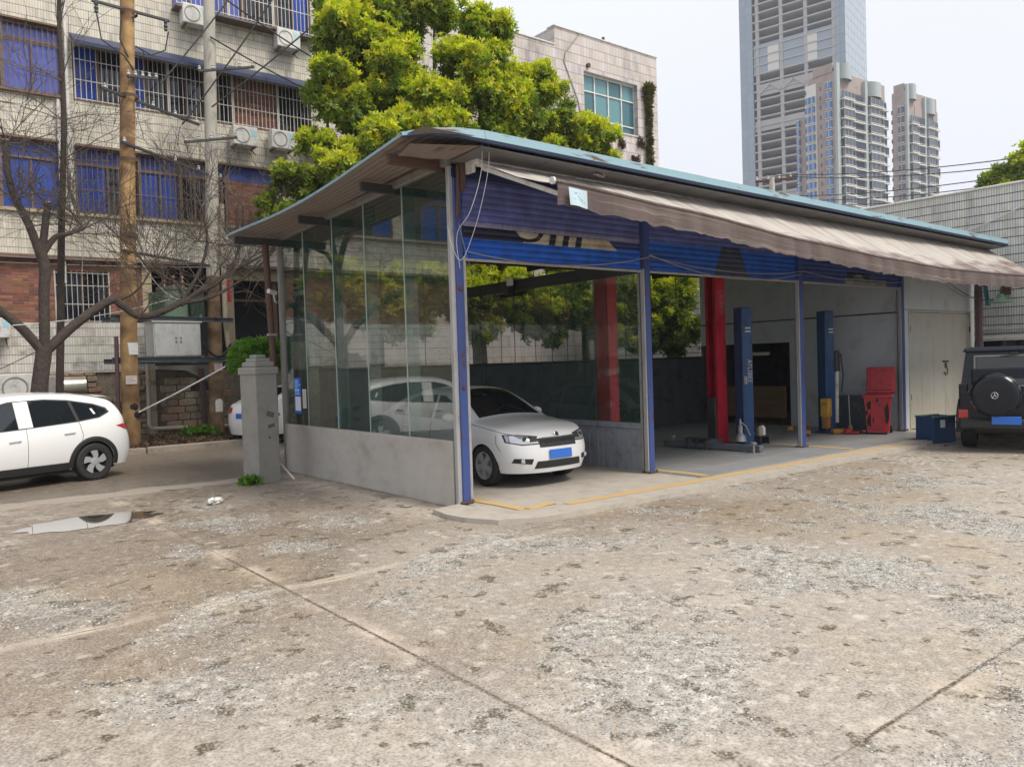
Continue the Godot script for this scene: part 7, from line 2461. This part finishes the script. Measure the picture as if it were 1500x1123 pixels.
# =============================== trees ===============================
func leaf_mesh() -> ArrayMesh:   # a sprig of five folded leaves
	if T.has("leafm"): return T.leafm
	var b = MB.new()
	for k in 5:
		var a = TAU * k / 5.0 + 0.4
		var tilt = 0.35 + 0.25 * (k % 3)
		var d = V(cos(a) * cos(tilt), sin(tilt), sin(a) * cos(tilt))
		var sd = d.cross(Vector3.UP).normalized()
		var up = sd.cross(d)
		var l = 0.135 + 0.02 * (k % 2); var w = 0.031
		var m = d * l * 0.5 - up * 0.006
		b.face([V(0, 0, 0), m + sd * w + up * 0.01, d * l, m])
		b.face([V(0, 0, 0), m, d * l, m - sd * w + up * 0.01])
	T.leafm = b.mesh()
	return T.leafm
func crown(t: Node3D, blobs: Array, sd: int, young: float, dull: float):
	rng.seed = sd
	var xf = [[], []]; var cl = [[], []]
	for q in blobs:
		var c = V(q[0], q[1], q[2])
		var r = q[3]
		var nsub = int(14 * pow(r, 1.3)) + 5
		for k in nsub:
			var d = V(rr(-1, 1), rr(-1, 1), rr(-1, 1)).normalized()
			var sc = c + d * r * rr(0.35, 0.82)
			var sr = r * rr(0.20, 0.38)
			var top = clampf(0.55 * d.y + 0.35 * d.z + 0.15, 0, 1)   # shoots grow on the outside
			var n = int(150 * sr * sr / 0.1)
			var isy = rng.randf() < young * (0.35 + 1.0 * top)
			for j in n:
				var e = V(rr(-1, 1), rr(-1, 1), rr(-1, 1))
				e = e.normalized() * sr * pow(rng.randf(), 0.4) * (1.0 if rng.randf() < 0.7 else rr(1.0, 1.7))
				e.y = e.y * 0.9 - absf(e.x) * 0.15
				var y_ = isy and e.y > -sr * 0.35 + sr * 0.3 * rr(-1, 1)
				xf[1 if y_ else 0].append(Transform3D(rand_basis().scaled(Vector3.ONE * rr(0.75, 1.2)), sc + e))
				var g = rr(0.75, 1.25)
				if y_: cl[1].append(Color(0.72 * g, 0.67 * g, 0.06) if rng.randf() < 0.7 else Color(0.50 * g, 0.58 * g, 0.07))
				else: cl[0].append(Color(lerpf(0.18, 0.19, dull) * g, lerpf(0.26, 0.23, dull) * g, 0.05 * g) if rng.randf() < 0.55 else Color(0.30 * g, 0.36 * g, 0.06 * g))
	copies("foliage", leaf_mesh(), M.leaf, xf[0], cl[0], t)
	if xf[1].size(): copies("young_leaves", leaf_mesh(), M.leaf, xf[1], cl[1], t)
func limbs(t: Node3D, called: String, list: Array, m: Material, sides := 9):
	var b = MB.new()
	for q in list: b.tube(smooth_path(q[0], 5), taper(q[1], q[2], (q[0].size() - 1) * 5 + 1), sides)
	obj(called, b, m, t)
func smooth_path(p: Array, k: int) -> Array:
	var o = []
	for i in p.size() - 1:
		var a = p[maxi(i - 1, 0)]; var b = p[i]; var c = p[i + 1]; var d = p[mini(i + 2, p.size() - 1)]
		for j in k: o.append(b.cubic_interpolate(c, a, d, j / float(k)))
	o.append(p[p.size() - 1])
	return o
func taper(r0: float, r1: float, n: int) -> Array:
	var a = []
	for i in n: a.append(lerpf(r0, r1, i / float(n - 1)))
	return a
func trees():
	var t = thing("camphor_tree", "tall dense camphor tree behind the workshop, nearest the old block", "tree")
	crown(t, [[3.93, 10.95, -10.5, 1.09], [5.12, 10.12, -10.5, 1.41], [4.24, 8.85, -10.5, 1.1], [3.22, 7.71, -10.5, 0.71], [6.06, 11.83, -10.5, 1.25], [3.48, 9.43, -10.5, 0.81], [7.1, 12.1, -10.5, 0.75], [4.6, 12.3, -10.8, 1.2], [5.0, 7.0, -10.6, 1.1], [4.2, 5.2, -10.6, 0.9], [5.4, 5.6, -10.4, 0.9], [3.6, 4.0, -9.8, 0.9], [5.2, 3.9, -9.6, 0.9], [2.6, 3.6, -9.4, 0.7], [2.2, 3.9, -8.0, 0.8], [3.4, 3.3, -7.9, 0.8], [4.6, 4.0, -8.0, 0.8], [4.4, 3.0, -8.0, 0.55]], 101, 0.95, 0.0)
	limbs(t, "trunk", [[[V(4.6, -0.1, -10.6), V(4.65, 2.2, -10.5), V(4.75, 4.5, -10.6), V(5.1, 7.5, -10.5), V(5.0, 10.5, -10.5)], 0.24, 0.07]], M.bark)
	limbs(t, "limb", [[[V(4.7, 2.6, -10.5), V(4.2, 4.2, -10.6), V(3.6, 6.6, -10.5), V(3.4, 8.6, -10.5)], 0.12, 0.03], [[V(4.75, 4.2, -10.6), V(5.6, 6.2, -10.5), V(6.6, 9.0, -10.4), V(6.8, 11.5, -10.4)], 0.12, 0.03], [[V(5.0, 7.0, -10.5), V(4.3, 8.2, -10.4), V(4.1, 10.0, -10.4)], 0.07, 0.02], [[V(5.05, 8.6, -10.5), V(5.7, 10.0, -10.5), V(6.0, 11.6, -10.5)], 0.06, 0.02]], M.bark)
	t = thing("camphor_tree", "broad camphor tree with bright yellow-green shoots above the middle of the workshop roof", "tree")
	crown(t, [[6.0, 8.62, -9.2, 1.29], [5.11, 7.76, -9.2, 1.08], [6.95, 9.9, -9.2, 1.13], [7.85, 11.0, -9.2, 0.95], [7.45, 11.7, -9.2, 0.62], [9.1, 9.9, -9.2, 0.98], [9.95, 10.09, -9.2, 0.72], [8.34, 8.91, -9.2, 1.28], [4.3, 7.56, -9.2, 0.96], [3.12, 6.89, -9.2, 0.76], [6.6, 6.2, -9.3, 1.2], [8.2, 6.6, -9.4, 1.2], [7.2, 4.4, -9.2, 1.0], [8.6, 4.6, -9.2, 0.9], [6.0, 4.6, -9.4, 0.9], [6.8, 3.6, -8.8, 0.8], [8.2, 3.5, -8.8, 0.8], [9.5, 4.0, -8.8, 0.9], [10.4, 3.4, -9.0, 0.8], [9.6, 5.6, -9.0, 1.0], [7.4, 5.4, -9.0, 1.0], [5.8, 3.6, -7.9, 0.8], [7.0, 3.9, -7.8, 0.8], [8.2, 3.3, -7.8, 0.8], [9.4, 3.8, -7.8, 0.8], [6.4, 2.8, -8.0, 0.5], [8.8, 2.7, -8.0, 0.5]], 102, 1.25, 0.0)
	limbs(t, "trunk", [[[V(7.3, -0.1, -9.3), V(7.25, 2.0, -9.3), V(7.2, 4.0, -9.25), V(7.4, 7.0, -9.2), V(7.8, 10.2, -9.2)], 0.26, 0.06]], M.bark)
	limbs(t, "limb", [[[V(7.25, 2.3, -9.3), V(6.4, 3.6, -9.2), V(5.6, 6.0, -9.2), V(5.0, 7.8, -9.2)], 0.13, 0.03], [[V(7.2, 2.8, -9.3), V(8.2, 4.2, -9.3), V(8.9, 7.0, -9.2), V(9.3, 10.0, -9.2)], 0.12, 0.03], [[V(7.3, 5.5, -9.2), V(6.6, 7.5, -9.2), V(6.2, 9.0, -9.2)], 0.08, 0.02]], M.bark)
	t = thing("small_tree", "smaller olive-green tree below the teal window", "tree")
	crown(t, [[10.26, 8.72, -8.4, 0.91], [11.52, 8.4, -8.4, 0.67], [9.45, 8.4, -8.4, 0.79], [10.4, 6.8, -8.4, 0.9], [11.2, 5.4, -8.5, 0.8], [10.0, 4.9, -8.5, 0.8], [11.9, 3.8, -8.5, 0.8], [12.3, 5.6, -8.5, 0.7], [13.2, 4.4, -8.4, 0.9], [14.2, 3.6, -8.6, 0.9], [12.6, 3.0, -8.4, 0.7], [14.8, 5.0, -9.0, 0.9], [10.6, 3.3, -7.8, 0.8], [11.8, 3.9, -7.8, 0.8], [13.0, 3.4, -7.8, 0.8], [14.0, 4.0, -7.9, 0.8], [11.3, 2.6, -7.8, 0.5], [13.4, 2.6, -7.9, 0.8], [14.2, 3.0, -8.0, 0.9], [13.6, 4.2, -7.9, 0.9], [12.4, 2.5, -7.8, 0.6]], 103, 0.65, 0.6)
	limbs(t, "trunk", [[[V(10.7, -0.1, -8.6), V(10.6, 2.6, -8.5), V(10.4, 5.5, -8.4), V(10.3, 8.6, -8.4)], 0.15, 0.04]], M.bark_grey)
	limbs(t, "limb", [[[V(10.6, 2.8, -8.5), V(11.3, 5.0, -8.45), V(11.5, 8.2, -8.4)], 0.08, 0.02], [[V(10.5, 4.4, -8.45), V(9.8, 6.4, -8.4), V(9.5, 8.3, -8.4)], 0.07, 0.02]], M.bark_grey)
	t = thing("small_tree", "dull green young tree left of the camphors beside the brick-filled window", "tree")
	crown(t, [[2.12, 6.47, -9.8, 0.7], [1.58, 5.84, -9.8, 0.49], [2.84, 6.38, -9.8, 0.77], [3.81, 7.1, -9.8, 0.71], [3.0, 5.2, -9.8, 0.7]], 104, 0.35, 0.8)
	limbs(t, "trunk", [[[V(2.6, -0.1, -9.9), V(2.6, 2.5, -9.8), V(2.75, 5.0, -9.8), V(2.9, 6.6, -9.8)], 0.11, 0.03]], M.bark_grey)
	limbs(t, "limb", [[[V(2.65, 3.6, -9.8), V(2.1, 5.2, -9.8), V(1.8, 6.4, -9.7)], 0.06, 0.015], [[V(2.75, 4.9, -9.8), V(3.5, 6.2, -9.8), V(3.9, 7.2, -9.8)], 0.06, 0.015]], M.bark_grey)
	t = thing("roadside_tree", "yellow-green tree top showing over the white tiled building at the right edge", "tree")
	crown(t, [[25.5, 8.1, -2.13, 0.68], [25.5, 7.85, -2.78, 0.5], [25.5, 8.23, -1.5, 0.83], [25.5, 7.5, -2.35, 0.6], [25.5, 8.3, -0.5, 1.0]], 105, 1.1, 0.0)
	limbs(t, "trunk", [[[V(25.6, 5.6, -1.6), V(25.5, 8.2, -1.4)], 0.14, 0.05]], M.bark)
	bare_tree()

func twig(b: MB, p: Vector3, d: Vector3, r: float, len: float, depth: int):
	var pts = [p]
	var q = p
	var dd = d
	var n = 5
	for i in n:
		dd = (dd + V(rr(-1, 1), rr(-0.8, 1.0), rr(-1, 1)) * 0.20).normalized()
		q = q + dd * len / n
		pts.append(q)
	var r1 = maxf(r * 0.45, 0.004)
	b.tube(pts, taper(r, r1, n + 1), 5 if r > 0.02 else 4, false)
	if depth <= 0: return
	var kids = 3 if depth > 1 else 4
	for k in kids:
		var i = rng.randi_range(1, n)
		var nd = (dd.rotated(V(rr(-1, 1), rr(-1, 1), rr(-1, 1)).normalized(), rr(0.5, 1.1)) + V(0, 0.12, 0)).normalized()
		twig(b, pts[i], nd, maxf(lerpf(r, r1, i / float(n)) * 0.62, 0.0045), len * rr(0.55, 0.85), depth - 1)
func bare_tree():
	var t = thing("bare_tree", "leafless pruned tree with forked dark trunk behind the white car", "tree")
	var z = -10.2
	var P = func(a): 
		var o = []
		for i in range(0, a.size(), 2): o.append(V(a[i], a[i + 1], z))
		return o
	limbs(t, "trunk", [[P.call([-3.6, -0.1, -3.54, 0.99, -3.43, 1.83, -3.32, 2.54]), 0.165, 0.15]], M.bark, 14)
	limbs(t, "limb", [[P.call([-3.34, 2.45, -3.72, 2.97, -4.07, 3.31, -4.6, 3.7, -5.4, 4.0]), 0.10, 0.08]], M.bark, 12)
	limbs(t, "limb", [[P.call([-3.32, 2.45, -2.73, 3.04, -2.04, 3.56, -1.8, 3.47, -1.43, 3.22, -0.92, 3.36, -0.47, 3.6]), 0.105, 0.065]], M.bark, 12)
	limbs(t, "limb", [[P.call([-3.32, 2.4, -3.28, 3.68, -3.24, 4.18, -3.32, 4.6]), 0.10, 0.115], [P.call([-3.32, 4.5, -3.49, 5.08, -3.71, 5.61, -3.83, 6.15, -3.83, 6.77]), 0.09, 0.05], [P.call([-3.29, 4.5, -3.21, 5.03, -3.13, 5.58]), 0.08, 0.065], [P.call([-3.27, 4.5, -3.03, 4.86, -2.77, 4.96, -2.48, 5.09]), 0.07, 0.03]], M.bark, 12)
	limbs(t, "limb", [[P.call([-0.55, 3.5, 0.01, 3.93, 0.75, 4.36, 1.7, 4.91]), 0.06, 0.02], [P.call([-0.5, 3.55, -0.57, 3.91, -0.89, 4.13, -1.24, 4.35]), 0.05, 0.02], [P.call([-0.45, 3.55, 0.16, 3.7, 0.99, 4.21, 1.6, 4.74]), 0.05, 0.02], [P.call([-1.95, 3.55, -1.6, 3.7, -1.35, 3.95]), 0.035, 0.02], [P.call([-0.5, 3.6, -0.1, 4.3, 0.1, 5.0, 0.0, 5.8]), 0.045, 0.02], [P.call([-0.5, 3.6, 0.4, 4.1, 0.85, 4.9, 1.0, 5.9]), 0.045, 0.02]], M.bark, 8)
	var b = MB.new()
	for q in [V(-3.13, 5.58, z), V(-3.83, 6.77, z)]: b.lathe([Vector2(0, 0), Vector2(0.067, 0), Vector2(0.06, 0.012), Vector2(0, 0.014)], 12, Transform3D(Basis(), q))
	obj("cut_end", b, M.cut_wood, t)
	b = MB.new()
	rng.seed = 2024
	for q in [[V(-0.1, 5.0, z), 4], [V(0.0, 5.8, z), 3], [V(0.85, 4.9, z), 4], [V(1.0, 5.9, z), 3], [V(0.01, 3.93, z), 3], [V(0.75, 4.36, z), 4], [V(1.7, 4.91, z), 3], [V(-1.24, 4.35, z), 4], [V(-0.89, 4.13, z), 3], [V(0.99, 4.21, z), 3], [V(1.6, 4.74, z), 3], [V(-2.48, 5.09, z), 4], [V(-2.77, 4.96, z), 3], [V(-3.13, 5.5, z), 3], [V(-3.71, 5.61, z), 4], [V(-3.83, 6.7, z), 4], [V(-3.49, 5.08, z), 3], [V(-1.35, 3.95, z), 3], [V(-1.43, 3.25, z), 2], [V(-0.5, 3.6, z), 4]]:
		for k in q[1]:
			for kk in 2: twig(b, q[0], V(rr(-1, 1), rr(0.0, 1.2), rr(-0.7, 0.7)).normalized(), rr(0.010, 0.018), rr(0.7, 1.7), 2)
	obj("twigs", b, M.bark_grey, t)
	t = thing("bare_sapling", "thin bare tree stem with cables climbing past the blue windows", "tree")
	limbs(t, "trunk", [[[V(-2.95, -0.1, -11.6), V(-2.8, 3.4, -11.4), V(-2.79, 5.13, -10.9), V(-2.76, 6.29, -10.6), V(-2.72, 7.72, -10.4), V(-2.75, 9.29, -10.3), V(-2.71, 10.6, -10.2)], 0.09, 0.035]], M.bark, 9)
	b = MB.new()
	for q in [V(-2.78, 5.6, -10.7), V(-2.75, 6.6, -10.6), V(-2.73, 7.4, -10.4), V(-2.74, 8.2, -10.3), V(-2.75, 9.2, -10.3), V(-2.72, 10.2, -10.2)]:
		for k in 3: twig(b, q, V(rr(-1, 1), rr(0.0, 1.0), rr(-0.5, 0.5)).normalized(), 0.013, rr(0.8, 1.5), 2)
	obj("twigs", b, M.bark_grey, t)
